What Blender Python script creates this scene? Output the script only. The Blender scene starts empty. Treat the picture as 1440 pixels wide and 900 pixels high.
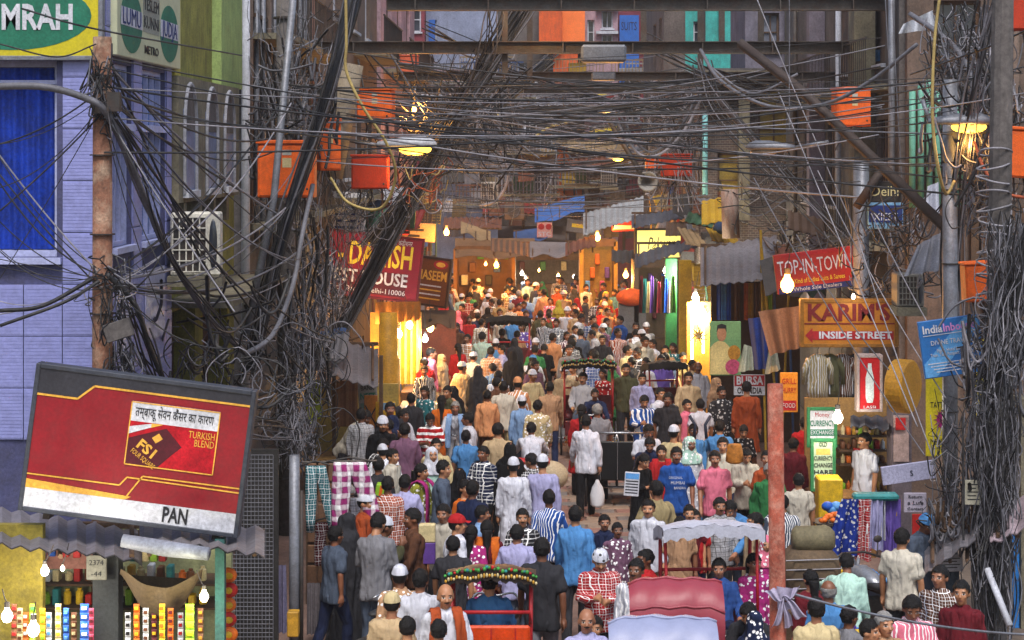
import bpy, bmesh, math, random
from mathutils import Vector, Matrix, Euler, noise
R = math.radians
rnd = random.Random(7)
SC = bpy.context.scene
COL = SC.collection
# ------------------------------------------------------------------ camera, sky, sun, exposure
F_PX, VX, VY, CAM_H = 2600.0, 760.0, 215.0, 6.0      # focal length in photo pixels, vanishing point, eye height
cd = bpy.data.cameras.new('camera'); cam = bpy.data.objects.new('camera', cd); COL.objects.link(cam)
cam.location = (0, 0, CAM_H); cam.rotation_euler = (R(90), 0, 0)
cd.lens = 36 * F_PX / 1440; cd.sensor_width = 36
cd.shift_x = -(VX - 720) / 1440; cd.shift_y = -(450 - VY) / 1440
cd.clip_start = 0.3; cd.clip_end = 600
SC.camera = cam
SUN_EL, SUN_ROT = 60, 180
w = bpy.data.worlds.new('World'); SC.world = w; w.use_nodes = True
nt = w.node_tree; bg = nt.nodes['Background']
sky = nt.nodes.new('ShaderNodeTexSky'); sky.sky_type = 'NISHITA'; sky.sun_disc = False
sky.sun_elevation = R(SUN_EL); sky.sun_rotation = R(SUN_ROT); sky.air_density = 1.3; sky.dust_density = 3.5; sky.ozone_density = 1.6
nt.links.new(sky.outputs[0], bg.inputs[0]); bg.inputs[1].default_value = 0.10
sl = bpy.data.lights.new('sun', 'SUN'); sun = bpy.data.objects.new('sun', sl); COL.objects.link(sun)
sl.energy = 1.5; sl.angle = R(18); sl.color = (1, .96, .93)
# the sun stands behind the photographer's shoulder, veiled
sun.rotation_euler = (R(90 - SUN_EL), 0, R(6)); sun.location = (-8, -10, 25)
SC.view_settings.view_transform = 'Standard'; SC.view_settings.look = 'None'
SC.view_settings.exposure = 1.0; SC.view_settings.gamma = 1; SC.view_settings.use_curve_mapping = False
SC.cycles.use_denoising = True
SC.cycles.max_bounces = 6; SC.cycles.diffuse_bounces = 3; SC.cycles.glossy_bounces = 2; SC.cycles.transmission_bounces = 3
SC.cycles.volume_bounces = 0; SC.cycles.transparent_max_bounces = 6
SC.cycles.caustics_reflective = False; SC.cycles.caustics_refractive = False
SC.cycles.sample_clamp_indirect = 6; SC.cycles.use_light_tree = True

def W(px, py, Y): return Vector(((px - VX) / F_PX * Y, Y, CAM_H + (VY - py) / F_PX * Y))
def WX(px, Y): return (px - VX) / F_PX * Y
def WZ(py, Y): return CAM_H + (VY - py) / F_PX * Y
def headY(py, h=1.6): return F_PX * (CAM_H - h) / (py - VY)
def lin(c): return tuple((x / 12.92 if x <= .04045 else ((x + .055) / 1.055) ** 2.4) for x in c)
def H(s): return lin(tuple(int(s[i:i + 2], 16) / 255 for i in (0, 2, 4)))
# ------------------------------------------------------------------ materials
MATS = {}
def new_mat(name):
    m = bpy.data.materials.new(name); m.use_nodes = True
    return m, m.node_tree, m.node_tree.nodes['Principled BSDF']
def nd(nt, t, **kw):
    n = nt.nodes.new(t)
    for k, v in kw.items(): setattr(n, k, v)
    return n
def math_n(nt, op, a, b=None, c=None):
    n = nd(nt, 'ShaderNodeMath', operation=op)
    for i, v in enumerate((a, b, c)):
        if v is None: continue
        if isinstance(v, (int, float)): n.inputs[i].default_value = v
        else: nt.links.new(v, n.inputs[i])
    return n.outputs[0]
def mix_c(nt, fac, a, b, blend='MIX'):
    n = nd(nt, 'ShaderNodeMix', data_type='RGBA', blend_type=blend)
    for i, v in ((0, fac), (6, a), (7, b)):
        if isinstance(v, (int, float)): n.inputs[i].default_value = v
        elif isinstance(v, tuple): n.inputs[i].default_value = (*v[:3], 1)
        else: nt.links.new(v, n.inputs[i])
    return n.outputs[2]
def ramp(nt, src, lo, hi):
    n = nd(nt, 'ShaderNodeMapRange'); n.inputs[1].default_value = lo; n.inputs[2].default_value = hi
    nt.links.new(src, n.inputs[0]); return n.outputs[0]
def noise_n(nt, vec, scale, detail=4, rough=.6):
    n = nd(nt, 'ShaderNodeTexNoise'); n.inputs['Scale'].default_value = scale
    n.inputs['Detail'].default_value = detail; n.inputs['Roughness'].default_value = rough
    if vec is not None: nt.links.new(vec, n.inputs['Vector'])
    return n.outputs[0]
def M(name, col, rough=.75, var=.35, scale=2.5, bump=.25, metal=0, dirt=.35, dirtcol=(.05, .045, .04), streak=0, bscale=None, spec=.3):
    """weathered surface: base colour, blotchy tone, grime patches with a shape of their own, fine relief"""
    if name in MATS: return MATS[name]
    if isinstance(col, str): col = H(col)
    m, nt, b = new_mat(name)
    tc = nd(nt, 'ShaderNodeTexCoord'); v = tc.outputs['Object']
    n1 = noise_n(nt, v, scale, 6, .65)
    c = mix_c(nt, ramp(nt, n1, .3, .7), tuple(x * (1 - var) for x in col), tuple(min(1, x * (1 + var * .6)) for x in col))
    if dirt:
        mp = nd(nt, 'ShaderNodeMapping'); nt.links.new(v, mp.inputs[0]); mp.inputs['Scale'].default_value = (1, 1, .25 if streak else 1)
        n2 = noise_n(nt, mp.outputs[0], scale * (3.5 if streak else 1.7) + .37, 8, .7)
        c = mix_c(nt, math_n(nt, 'MULTIPLY', ramp(nt, n2, .45, .72), dirt), c, dirtcol)
    if var > .1:                               # fine mottling of old paint, render and metal
        n3 = ramp(nt, noise_n(nt, v, scale * 11 + 3, 5, .7), .3, .7); cc = nd(nt, 'ShaderNodeCombineColor'); g_ = math_n(nt, 'ADD', math_n(nt, 'MULTIPLY', n3, var*1.1 + .15), 1 - (var*.55 + .09))
        for i in range(3): nt.links.new(g_, cc.inputs[i])
        c = mix_c(nt, 1., c, cc.outputs[0], 'MULTIPLY')
    nt.links.new(c, b.inputs['Base Color'])
    b.inputs['Roughness'].default_value = rough; b.inputs['Metallic'].default_value = metal
    b.inputs['Specular IOR Level'].default_value = spec
    if bump:
        bp = nd(nt, 'ShaderNodeBump'); bp.inputs['Strength'].default_value = bump; bp.inputs['Distance'].default_value = .02
        nt.links.new(noise_n(nt, v, bscale or scale * 12, 5, .6), bp.inputs['Height']); nt.links.new(bp.outputs[0], b.inputs['Normal'])
    MATS[name] = m; return m
def corrugated(name, col, period=.09, axis=0, rust=.4):
    m = M(name, col, rough=.6, var=.4, scale=1.5, dirt=.7, dirtcol=H('3a2a20') if rust else (.05,.05,.05), spec=.4)
    return m
def emit(name, col, s):
    if name in MATS: return MATS[name]
    m, nt, b = new_mat(name)
    b.inputs['Base Color'].default_value = (*col, 1); b.inputs['Emission Color'].default_value = (*col, 1)
    b.inputs['Emission Strength'].default_value = s
    m.cycles.emission_sampling = 'NONE'
    MATS[name] = m; return m
def glass(name, col, rough=.08, spec=.6):
    if name in MATS: return MATS[name]
    m, nt, b = new_mat(name); tc = nd(nt, 'ShaderNodeTexCoord')
    n1 = noise_n(nt, tc.outputs['Object'], 2.2, 3)
    nt.links.new(mix_c(nt, ramp(nt, n1, .35, .7), tuple(x * .45 for x in col), tuple(min(1, x * 1.8) for x in col)), b.inputs['Base Color'])
    b.inputs['Roughness'].default_value = rough; b.inputs['Specular IOR Level'].default_value = spec
    MATS[name] = m; return m
def cloth(name, kind='plain', s=14., lw=.16, rough=.9):
    """fabric that takes its dye from the object's own colour; alpha sets how light the second thread is"""
    if name in MATS: return MATS[name]
    m, nt, b = new_mat(name)
    oi = nd(nt, 'ShaderNodeObjectInfo'); tc = nd(nt, 'ShaderNodeTexCoord'); v = tc.outputs['Object']
    base = oi.outputs['Color']
    n1 = noise_n(nt, v, 7, 4)
    c = mix_c(nt, ramp(nt, n1, .25, .75), base, mix_c(nt, 1., base, (.72, .72, .74), 'MULTIPLY'))
    sec = nd(nt, 'ShaderNodeCombineColor')
    for i in range(3): nt.links.new(oi.outputs['Alpha'], sec.inputs[i])
    sep = nd(nt, 'ShaderNodeSeparateXYZ'); nt.links.new(v, sep.inputs[0])
    def line(sock, k, off=0.): return math_n(nt, 'LESS_THAN', math_n(nt, 'FRACT', math_n(nt, 'ADD', math_n(nt, 'MULTIPLY', sock, k), off)), lw)
    if kind != 'plain':                        # the weave follows the folds
        wn = nd(nt, 'ShaderNodeTexNoise'); wn.inputs['Scale'].default_value = 6; nt.links.new(v, wn.inputs['Vector']); va = nd(nt, 'ShaderNodeVectorMath', operation='MULTIPLY_ADD'); nt.links.new(wn.outputs['Color'], va.inputs[0]); va.inputs[1].default_value = (.055, .055, .055); nt.links.new(v, va.inputs[2]); v = va.outputs[0]; nt.links.new(v, sep.inputs[0])
    xy = math_n(nt, 'ADD', sep.outputs[0], math_n(nt, 'MULTIPLY', sep.outputs[1], .8))
    if kind == 'check':
        f = math_n(nt, 'MAXIMUM', line(xy, s), line(sep.outputs[2], s))
        f2 = math_n(nt, 'MULTIPLY', math_n(nt, 'ADD', line(xy, s, .5), line(sep.outputs[2], s, .5)), .3)
        c = mix_c(nt, math_n(nt, 'MINIMUM', math_n(nt, 'ADD', f, f2), 1.), c, sec.outputs[0])
    elif kind == 'gingham':
        c = mix_c(nt, math_n(nt, 'MULTIPLY', math_n(nt, 'ADD', line(xy, s), line(sep.outputs[2], s)), .5), c, sec.outputs[0])
        c = mix_c(nt, math_n(nt, 'MULTIPLY', math_n(nt, 'MAXIMUM', line(xy, s*2.02, .3), line(sep.outputs[2], s*2.02, .3)), .25), c, (.08, .05, .12))
    elif kind == 'stripe': c = mix_c(nt, line(xy, s), c, sec.outputs[0])
    elif kind == 'hstripe': c = mix_c(nt, line(sep.outputs[2], s), c, sec.outputs[0])
    elif kind == 'print':
        vo = nd(nt, 'ShaderNodeTexVoronoi'); vo.inputs['Scale'].default_value = s * 1.6; nt.links.new(v, vo.inputs['Vector'])
        c = mix_c(nt, math_n(nt, 'LESS_THAN', vo.outputs[0], .34), c, sec.outputs[0])
    nt.links.new(c, b.inputs['Base Color']); b.inputs['Roughness'].default_value = rough
    b.inputs['Specular IOR Level'].default_value = .2
    mp = nd(nt, 'ShaderNodeMapping'); nt.links.new(v, mp.inputs[0]); mp.inputs['Scale'].default_value = (1.2, 1.2, .30); mp.inputs['Rotation'].default_value = (.12, .28, .1)
    rid = math_n(nt, 'ABSOLUTE', math_n(nt, 'SUBTRACT', noise_n(nt, mp.outputs[0], 5.5, 2, .5), .5)); rid = math_n(nt, 'MINIMUM', math_n(nt, 'MULTIPLY', rid, 6.), 1.)
    hgt = math_n(nt, 'ADD', rid, math_n(nt, 'MULTIPLY', noise_n(nt, v, 22, 3), .3))
    bp = nd(nt, 'ShaderNodeBump'); bp.inputs['Strength'].default_value = .9; bp.inputs['Distance'].default_value = .024
    nt.links.new(hgt, bp.inputs['Height']); nt.links.new(bp.outputs[0], b.inputs['Normal'])
    MATS[name] = m; return m
def skin_mat():
    m, nt, b = new_mat('skin')
    oi = nd(nt, 'ShaderNodeObjectInfo'); at = nd(nt, 'ShaderNodeAttribute', attribute_name='hc')
    sep = nd(nt, 'ShaderNodeSeparateXYZ'); nt.links.new(at.outputs['Vector'], sep.inputs[0])
    ax = math_n(nt, 'ABSOLUTE', sep.outputs[0]); y, z = sep.outputs[1], sep.outputs[2]
    front = math_n(nt, 'LESS_THAN', y, -.045)
    def ell(cx, cz, rx, rz):
        dx = math_n(nt, 'DIVIDE', math_n(nt, 'SUBTRACT', ax, cx), rx); dz = math_n(nt, 'DIVIDE', math_n(nt, 'SUBTRACT', z, cz), rz)
        q = math_n(nt, 'ADD', math_n(nt, 'MULTIPLY', dx, dx), math_n(nt, 'MULTIPLY', dz, dz))
        return math_n(nt, 'MULTIPLY', math_n(nt, 'LESS_THAN', q, 1.), front)
    tc = nd(nt, 'ShaderNodeTexCoord')
    c = mix_c(nt, ramp(nt, noise_n(nt, tc.outputs['Object'], 12, 3), .3, .7), oi.outputs['Color'], mix_c(nt, 1., oi.outputs['Color'], (.8, .72, .7), 'MULTIPLY'))
    c = mix_c(nt, math_n(nt, 'MULTIPLY', ell(0, -.058, .026, .008), .75), c, (.16, .05, .045))
    c = mix_c(nt, math_n(nt, 'MULTIPLY', ell(.033, .006, .018, .010), .8), c, (.5, .46, .42))
    c = mix_c(nt, ell(.033, .006, .008, .009), c, (.012, .009, .008))
    c = mix_c(nt, math_n(nt, 'MULTIPLY', ell(.034, .028, .022, .006), .9), c, (.015, .012, .01))
    mo = math_n(nt, 'MULTIPLY', ell(0, -.040, .030, .009), math_n(nt, 'GREATER_THAN', oi.outputs['Alpha'], .5))
    c = mix_c(nt, mo, c, (.012, .01, .009))
    nt.links.new(c, b.inputs['Base Color']); b.inputs['Roughness'].default_value = .5
    b.inputs['Subsurface Weight'].default_value = 0
    MATS['skin'] = m; return m
# ------------------------------------------------------------------ mesh builder
class MB:
    def __init__(s): s.v = []; s.f = []
    def add(s, vs, fs):
        o = len(s.v); s.v += [tuple(x) for x in vs]; s.f += [tuple(i + o for i in f) for f in fs]; return s
    def box(s, x0, x1, y0, y1, z0, z1):
        return s.add([(x0,y0,z0),(x1,y0,z0),(x1,y1,z0),(x0,y1,z0),(x0,y0,z1),(x1,y0,z1),(x1,y1,z1),(x0,y1,z1)],
                     [(0,3,2,1),(4,5,6,7),(0,1,5,4),(1,2,6,5),(2,3,7,6),(3,0,4,7)])
    def bbox(s, x0, x1, y0, y1, z0, z1, b=.01):
        """box with chamfered edges"""
        b = min(b, (x1-x0)/2.2, (y1-y0)/2.2, (z1-z0)/2.2)
        bm = bmesh.new(); bmesh.ops.create_cube(bm, size=1)
        for q in bm.verts: q.co = ((x0+x1)/2 + q.co.x*(x1-x0), (y0+y1)/2 + q.co.y*(y1-y0), (z0+z1)/2 + q.co.z*(z1-z0))
        bmesh.ops.bevel(bm, geom=bm.edges[:], offset=b, segments=1, affect='EDGES')
        bm.verts.index_update(); s.add([q.co for q in bm.verts], [[q.index for q in f.verts] for f in bm.faces]); bm.free(); return s
    def quad(s, a, b, c, d): return s.add([a, b, c, d], [(0,1,2,3)])
    def slab(s, pts, n, t):
        """polygon given as points, thickened by t along n"""
        k = len(pts); n = Vector(n).normalized() * t; P = [Vector(p) for p in pts]
        return s.add(P + [p + n for p in P], [tuple(range(k))[::-1], tuple(range(k, 2*k))] + [(i, (i+1) % k, k + (i+1) % k, k + i) for i in range(k)])
    def tube(s, pts, r, n=6, cap=True):
        P = [Vector(p) for p in pts]; m = len(P)
        rs = r if isinstance(r, (list, tuple)) else [r] * m
        up = None; vs = []; fs = []
        for i, p in enumerate(P):
            t = (P[min(i+1, m-1)] - P[max(i-1, 0)])
            t = t.normalized() if t.length > 1e-9 else Vector((0, 0, 1))
            if up is None: up = Vector((0, 0, 1)) if abs(t.z) < .9 else Vector((0, 1, 0))
            u = t.cross(up)
            if u.length < 1e-5: u = t.orthogonal()
            u.normalize(); q = u.cross(t); up = q
            for k in range(n):
                a = 2 * math.pi * k / n; vs.append(p + (u * math.cos(a) + q * math.sin(a)) * rs[i])
        for i in range(m - 1):
            for k in range(n):
                fs.append((i*n + k, i*n + (k+1) % n, (i+1)*n + (k+1) % n, (i+1)*n + k))
        if cap: fs += [tuple(range(n))[::-1], tuple(range((m-1)*n, m*n))]
        return s.add(vs, fs)
    def loft(s, rings, cap=True):
        n = len(rings[0]); vs = [p for r in rings for p in r]; fs = []
        for i in range(len(rings) - 1):
            for k in range(n): fs.append((i*n + k, i*n + (k+1) % n, (i+1)*n + (k+1) % n, (i+1)*n + k))
        if cap: fs += [tuple(range(n))[::-1], tuple(range((len(rings)-1)*n, len(rings)*n))]
        return s.add(vs, fs)
    def lathe(s, prof, n=12, c=(0,0,0), axis='z', sx=1, sy=1):
        rings = []
        for r, h in prof:
            ring = []
            for k in range(n):
                a = 2*math.pi*k/n; x, y = r*math.cos(a)*sx, r*math.sin(a)*sy
                p = (x, y, h) if axis == 'z' else ((h, x, y) if axis == 'x' else (x, h, -y))
                ring.append((p[0]+c[0], p[1]+c[1], p[2]+c[2]))
            rings.append(ring)
        return s.loft(rings)
    def ball(s, c, r, n=10, m=7, rot=None):
        r = r if isinstance(r, (list, tuple)) else (r, r, r); prof = []
        rings = []
        for j in range(m + 1):
            th = math.pi * (.04 + .92 * j / m); ring = []
            for k in range(n):
                a = 2*math.pi*k/n; p = Vector((r[0]*math.sin(th)*math.cos(a), r[1]*math.sin(th)*math.sin(a), -r[2]*math.cos(th)))
                if rot: p = rot @ p
                ring.append(p + Vector(c))
            rings.append(ring)
        return s.loft(rings)
    def grid(s, fn, nu, nv):
        vs = [fn(i / nu, j / nv) for j in range(nv + 1) for i in range(nu + 1)]
        fs = [(j*(nu+1)+i, j*(nu+1)+i+1, (j+1)*(nu+1)+i+1, (j+1)*(nu+1)+i) for j in range(nv) for i in range(nu)]
        return s.add(vs, fs)
    def mesh(s, name, mat=None, smooth=False):
        me = bpy.data.meshes.new(name); me.from_pydata(s.v, [], s.f); me.update()
        if mat: me.materials.append(mat)
        if smooth: me.polygons.foreach_set('use_smooth', [True] * len(me.polygons))
        return me
    def build(s, name, mat, parent=None, smooth=False, local=False, **tags):
        if parent is not None and not local:      # written in world metres: bring into the parent's frame
            mi = world_of(parent).inverted(); s.v = [tuple(mi @ Vector(p)) for p in s.v]
        return link(name, s.mesh(name, mat, smooth), parent, **tags)
WORLD = {}
def world_of(o):
    m = o.matrix_basis.copy()
    while o.parent is not None: o = o.parent; m = o.matrix_basis @ m
    return m
def tag(o, label=None, cat=None, group=None, kind=None):
    if label: o['label'] = label
    if cat: o['category'] = cat
    if group: o['group'] = group
    if kind: o['kind'] = kind
    return o
def link(name, data, parent=None, label=None, cat=None, group=None, kind=None, loc=None, rot=None):
    o = bpy.data.objects.new(name, data); COL.objects.link(o)
    if parent is not None: o.parent = parent
    if loc is not None: o.location = loc
    if rot is not None: o.rotation_euler = rot
    return tag(o, label, cat, group, kind)
def thing(name, label, cat, loc=(0,0,0), rot=(0,0,0), group=None):
    o = bpy.data.objects.new(name, None); COL.objects.link(o); o.empty_display_size = .2
    o.location = loc; o.rotation_euler = rot
    return tag(o, label, cat, group)
def copy_tree(o, parent=None):
    c = o.copy(); COL.objects.link(c); c.parent = parent
    for ch in list(o.children): copy_tree(ch, c)
    return c
FITS = []
def text(parent, s, loc, size, mat, width=None, align='CENTER', rot=(R(90), 0, 0), bold=.0, shear=0, name='lettering', spacing=1.):
    cu = bpy.data.curves.new(name, 'FONT'); cu.body = s; cu.size = size; cu.align_x = align; cu.align_y = 'CENTER'
    cu.resolution_u = 2; cu.extrude = .002; cu.offset = bold * size; cu.shear = shear; cu.space_character = spacing
    cu.materials.append(mat)
    o = link(name, cu, parent, loc=loc, rot=rot)
    if width: FITS.append((o, width))
    return o
def cable_pts(a, b, sag, n=12, wob=.0):
    a, b = Vector(a), Vector(b); P = []
    ph = rnd.random() * 6
    for i in range(n + 1):
        t = i / n; p = a.lerp(b, t); p.z -= sag * 4 * t * (1 - t)
        if wob and 0 < i < n: p += Vector((math.sin(ph + t*11), math.cos(ph*2 + t*9), math.sin(ph*3 + t*13))) * wob
        P.append(p)
    return P
def spline(pts, n=8):
    """Catmull-Rom through points"""
    P = [Vector(p) for p in pts]; P = [P[0]*2 - P[1]] + P + [P[-1]*2 - P[-2]]; out = []
    for i in range(1, len(P) - 2):
        p0, p1, p2, p3 = P[i-1], P[i], P[i+1], P[i+2]
        for k in range(n):
            t = k / n
            out.append(.5 * ((2*p1) + (p2-p0)*t + (2*p0-5*p1+4*p2-p3)*t*t + (3*p1-p0-3*p2+p3)*t**3))
    out.append(P[-2]); return out
# ================================================================== people: bodies, clothes, poses
SKIN = skin_mat()
CL = {'plain': cloth('fabric_plain'), 'check': cloth('fabric_check', 'check', 15, .10), 'bigcheck': cloth('fabric_big_check', 'check', 9, .12),
      'stripe': cloth('fabric_stripe', 'stripe', 26, .3), 'widestripe': cloth('fabric_wide_stripe', 'stripe', 14, .3), 'hstripe': cloth('fabric_band_stripe', 'hstripe', 9, .4),
      'gingham': cloth('fabric_gingham', 'gingham', 7, .45), 'print': cloth('fabric_print', 'print', 11), 'bigprint': cloth('fabric_big_print', 'print', 6)}
HAIR = M('hair', (.007, .006, .006), rough=.55, var=.4, dirt=0, bump=.8, bscale=70, spec=.2)
HAIR_GREY = M('grey_hair', (.22, .21, .2), rough=.6, var=.4, dirt=0, bump=.5, bscale=90)
SHOE = M('shoe_leather', (.03, .022, .018), rough=.5, dirt=.3)

def joints(pose):
    P = dict(lean=0., pelvis=.93, head=(0, 0), twist=0., la=((.10, .03, -1), (.04, -.16, -1)), ra=((-.10, .03, -1), (-.04, -.16, -1)),
             ll=((.02, -.02, -1), (0, .03, -1)), rl=((-.02, -.02, -1), (0, .03, -1)), shw=.185, seat=False)
    P.update(pose); j = {}
    V = Vector; pel = V((0, 0, P['pelvis'])); j['pelvis'] = pel
    L = R(P['lean']); up = V((0, -math.sin(L), math.cos(L))); fw = V((0, -math.cos(L), -math.sin(L))); j['up'] = up; j['fw'] = fw
    tw = Matrix.Rotation(R(P['twist']), 3, 'Z'); sd = tw @ V((1, 0, 0)); j['sd'] = sd
    j['waist'] = pel + up * .14; j['chest'] = pel + up * .36; j['neck'] = pel + up * .53 - fw * .01
    hp, hy = P['head']; L2 = L * .35 + R(hp)
    rot = Matrix.Rotation(R(hy), 3, 'Z') @ Matrix.Rotation(L2, 3, 'X'); j['hrot'] = rot
    j['head'] = j['neck'] + rot @ V((0, -.022, .125))
    for s, a, l in ((1, 'la', 'll'), (-1, 'ra', 'rl')):
        k = 'l' if s > 0 else 'r'
        sh = pel + up * .475 + sd * s * P['shw']; j[k+'sh'] = sh
        d1, d2 = V(P[a][0]).normalized(), V(P[a][1]).normalized()
        j[k+'el'] = sh + d1 * .275; j[k+'wr'] = j[k+'el'] + d2 * .245; j[k+'hd'] = d2
        hip = pel + sd * s * .085 + V((0, 0, -.03)); j[k+'hip'] = hip
        d1, d2 = V(P[l][0]).normalized(), V(P[l][1]).normalized()
        j[k+'kn'] = hip + d1 * .42; j[k+'an'] = j[k+'kn'] + d2 * .40; j[k+'sd'] = d2
    if not P['seat']:                              # lower the figure until the lower ankle stands
        dz = .075 - min(j['lan'].z, j['ran'].z)
        for k, q in j.items():
            if isinstance(q, Vector) and k not in ('up', 'fw', 'sd', 'lhd', 'rhd', 'lsd', 'rsd'): q.z += dz
    return j
def ring(c, rx, ry, x, y, n=14, p=2.3):
    out = []
    for k in range(n):
        a = 2*math.pi*k/n; ca, sa = math.cos(a), math.sin(a)
        out.append(Vector(c) + x * (rx * math.copysign(abs(ca)**(2/p), ca)) + y * (ry * math.copysign(abs(sa)**(2/p), sa)))
    return out
def limb(mb, pts, rs, n=10):
    pts = [Vector(p) for p in pts]; d0 = (pts[0]-pts[1]).normalized(); d1 = (pts[-1]-pts[-2]).normalized()
    mb.tube([pts[0] + d0*rs[0]*.6] + pts + [pts[-1] + d1*rs[-1]*.6], [rs[0]*.55] + list(rs) + [rs[-1]*.55], n)
def spread(a, b, ts): return [a.lerp(b, t) for t in ts]
def torso(mb, j, g, z0=-.10, z1=.53, hipw=.165, shw=.19, belly=0):
    """g = looseness of the cloth in metres"""
    sd, up, fw = j['sd'], j['up'], -j['fw']
    prof = [(-.10, hipw, .115), (0, hipw+.005, .12), (.10, hipw-.022, .108 + belly), (.2, hipw-.015, .106 + belly*.8), (.32, shw-.03, .116), (.42, shw-.015, .105), (.475, shw-.035, .085), (.515, .085, .068), (.54, .058, .058)]
    rings = []
    for h, a, b in prof:
        if h < z0 or h > z1: continue
        rings.append(ring(j['pelvis'] + up*h - j['fw']*(.012 if .25 < h < .45 else 0), a + g, b + g, sd, fw))
    mb.loft(rings)
def arm(mb, j, k, g, t=1., start=True):
    """t: how far down the arm, 1 = wrist, .5 = elbow"""
    sh, el, wr = j[k+'sh'], j[k+'el'], j[k+'wr']; sh = sh - j['sd']*(.028 if k == 'l' else -.028) - j['up']*.018
    if t <= .6: limb(mb, [sh, sh.lerp(el, .5), sh.lerp(el, t*1.6)], [.056+g, .052+g*1.2, .05+g*1.6])
    else: limb(mb, [sh, sh.lerp(el, .5), el, el.lerp(wr, .45), el.lerp(wr, t)], [.055+g, .048+g, .042+g, .041+g, .03+g*1.3])
def leg(mb, j, k, g, t=1.):
    hip, kn, an = j[k+'hip'], j[k+'kn'], j[k+'an']
    limb(mb, [hip, hip.lerp(kn, .35), hip.lerp(kn, .75), kn, kn.lerp(an, .3), kn.lerp(an, .7), kn.lerp(an, t)],
         [.088+g*.6, .082+g*.7, .065+g, .056+g, .058+g*1.1, .045+g*1.6, .036+g*2.1])
def hand(mb, j, k, curl=.5):
    d = j[k+'hd']; wr = j[k+'wr']; s = 1 if k == 'l' else -1
    side = d.cross(Vector((s, 0, 0)));  side = side.normalized() if side.length > .2 else Vector((0, 1, 0))
    pn = side.cross(d).normalized() * s          # palm normal
    mb.tube([wr - d*.01, wr + d*.03, wr + d*.085], [.026, .036, .033], 8)
    for q, off in enumerate((-.030, -.010, .010, .030)):
        ln = (.062, .075, .07, .055)[q]; b = wr + d*.08 + side*off
        m_ = b + (d + pn * -curl*.5).normalized()*ln*.5 + side*off*.12
        mb.tube([b - d*.01, b, m_, m_ + (d*.6 + pn * -curl).normalized()*ln*.5], [.009, .0095, .009, .007], 6)
    tb = wr + d*.025 - side*.028
    mb.tube([tb, tb - side*.022 + d*.028, tb - side*.030 + d*.06], [.013, .011, .009], 6)
def head_vol(mb, j):
    rot, c = j['hrot'], j['head']
    P = lambda x, y, z: c + rot @ Vector((x, y, z))
    mb.ball(P(0, .012, .022), (.077, .094, .095), 14, 10, rot)           # skull
    mb.ball(P(0, -.022, -.035), (.058, .066, .076), 12, 8, rot)          # face and jaw
    mb.ball(P(0, -.058, -.088), (.026, .022, .02), 8, 6, rot)            # chin
    mb.tube([P(0, -.082, .012), P(0, -.106, -.026), P(0, -.084, -.036)], [.009, .017, .012], 6)   # nose
    mb.ball(P(0, -.080, -.058), (.026, .012, .012), 8, 5, rot)           # lips
    for s in (-1, 1):
        mb.ball(P(s*.079, .012, -.008), (.011, .022, .034), 8, 6, rot)   # ear
        mb.ball(P(s*.034, -.074, .028), (.026, .012, .010), 8, 5, rot)   # brow
        mb.ball(P(s*.042, -.066, -.022), (.022, .016, .018), 8, 5, rot)  # cheek
    limb(mb, [j['neck'] - j['up']*.05, j['neck'], c + rot @ Vector((0, .015, -.05))], [.062, .054, .052], 10)
def body_vol(j, shw):
    mb = MB(); torso(mb, j, -.012, shw=shw)
    for k in 'lr':
        arm(mb, j, k, -.004); hand(mb, j, k); leg(mb, j, k, -.004)
        an = j[k+'an']; f = Vector((.25 if k == 'l' else -.25, -1, 0)).normalized(); f = Vector((f.x*.3, f.y, 0)).normalized()
        heel = an + Vector((0, .045, -.04))
        mb.tube([an + Vector((0, 0, .05)), an + Vector((0, .01, -.01)), an + f*.03 + Vector((0, 0, -.035))], [.036, .038, .036], 8)
        mb.tube([heel, an + f*.05 + Vector((0, 0, -.042)), an + f*.13 + Vector((0, 0, -.05)), an + f*.185 + Vector((0, 0, -.055))], [.03, .034, .036, .018], 8)
    head_vol(mb, j); return mb
def remesh(mb, vox, name, mat, fold=0., fscale=9., smooth=1):
    me = mb.mesh(name + '_raw'); o = bpy.data.objects.new('tmp', me); COL.objects.link(o)
    md = o.modifiers.new('r', 'REMESH'); md.mode = 'VOXEL'; md.voxel_size = vox; md.adaptivity = 0
    if smooth:
        sm = o.modifiers.new('s', 'SMOOTH'); sm.iterations = smooth; sm.factor = .5
    dg = bpy.context.evaluated_depsgraph_get(); out = bpy.data.meshes.new_from_object(o.evaluated_get(dg), depsgraph=dg)
    bpy.data.objects.remove(o); bpy.data.meshes.remove(me)
    out.name = name; out.materials.clear(); out.materials.append(mat)
    out.polygons.foreach_set('use_smooth', [True] * len(out.polygons))
    if fold:
        for v in out.vertices:
            c = v.co; n = v.normal
            q = noise.noise(Vector((c.x*2.2, c.y*2.2, c.z*3.1)))*1.3; h = .75*noise.noise(Vector((c.x*fscale*1.9+q, c.y*fscale*1.9, c.z*fscale*.35+q))) + .55*(.5-abs(noise.noise(Vector((c.x*fscale*1.4+7, c.y*fscale*1.4, c.z*fscale*1.1+q)))))*1.6 - .2
            v.co = c + n * (h * fold)
    return out
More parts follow.
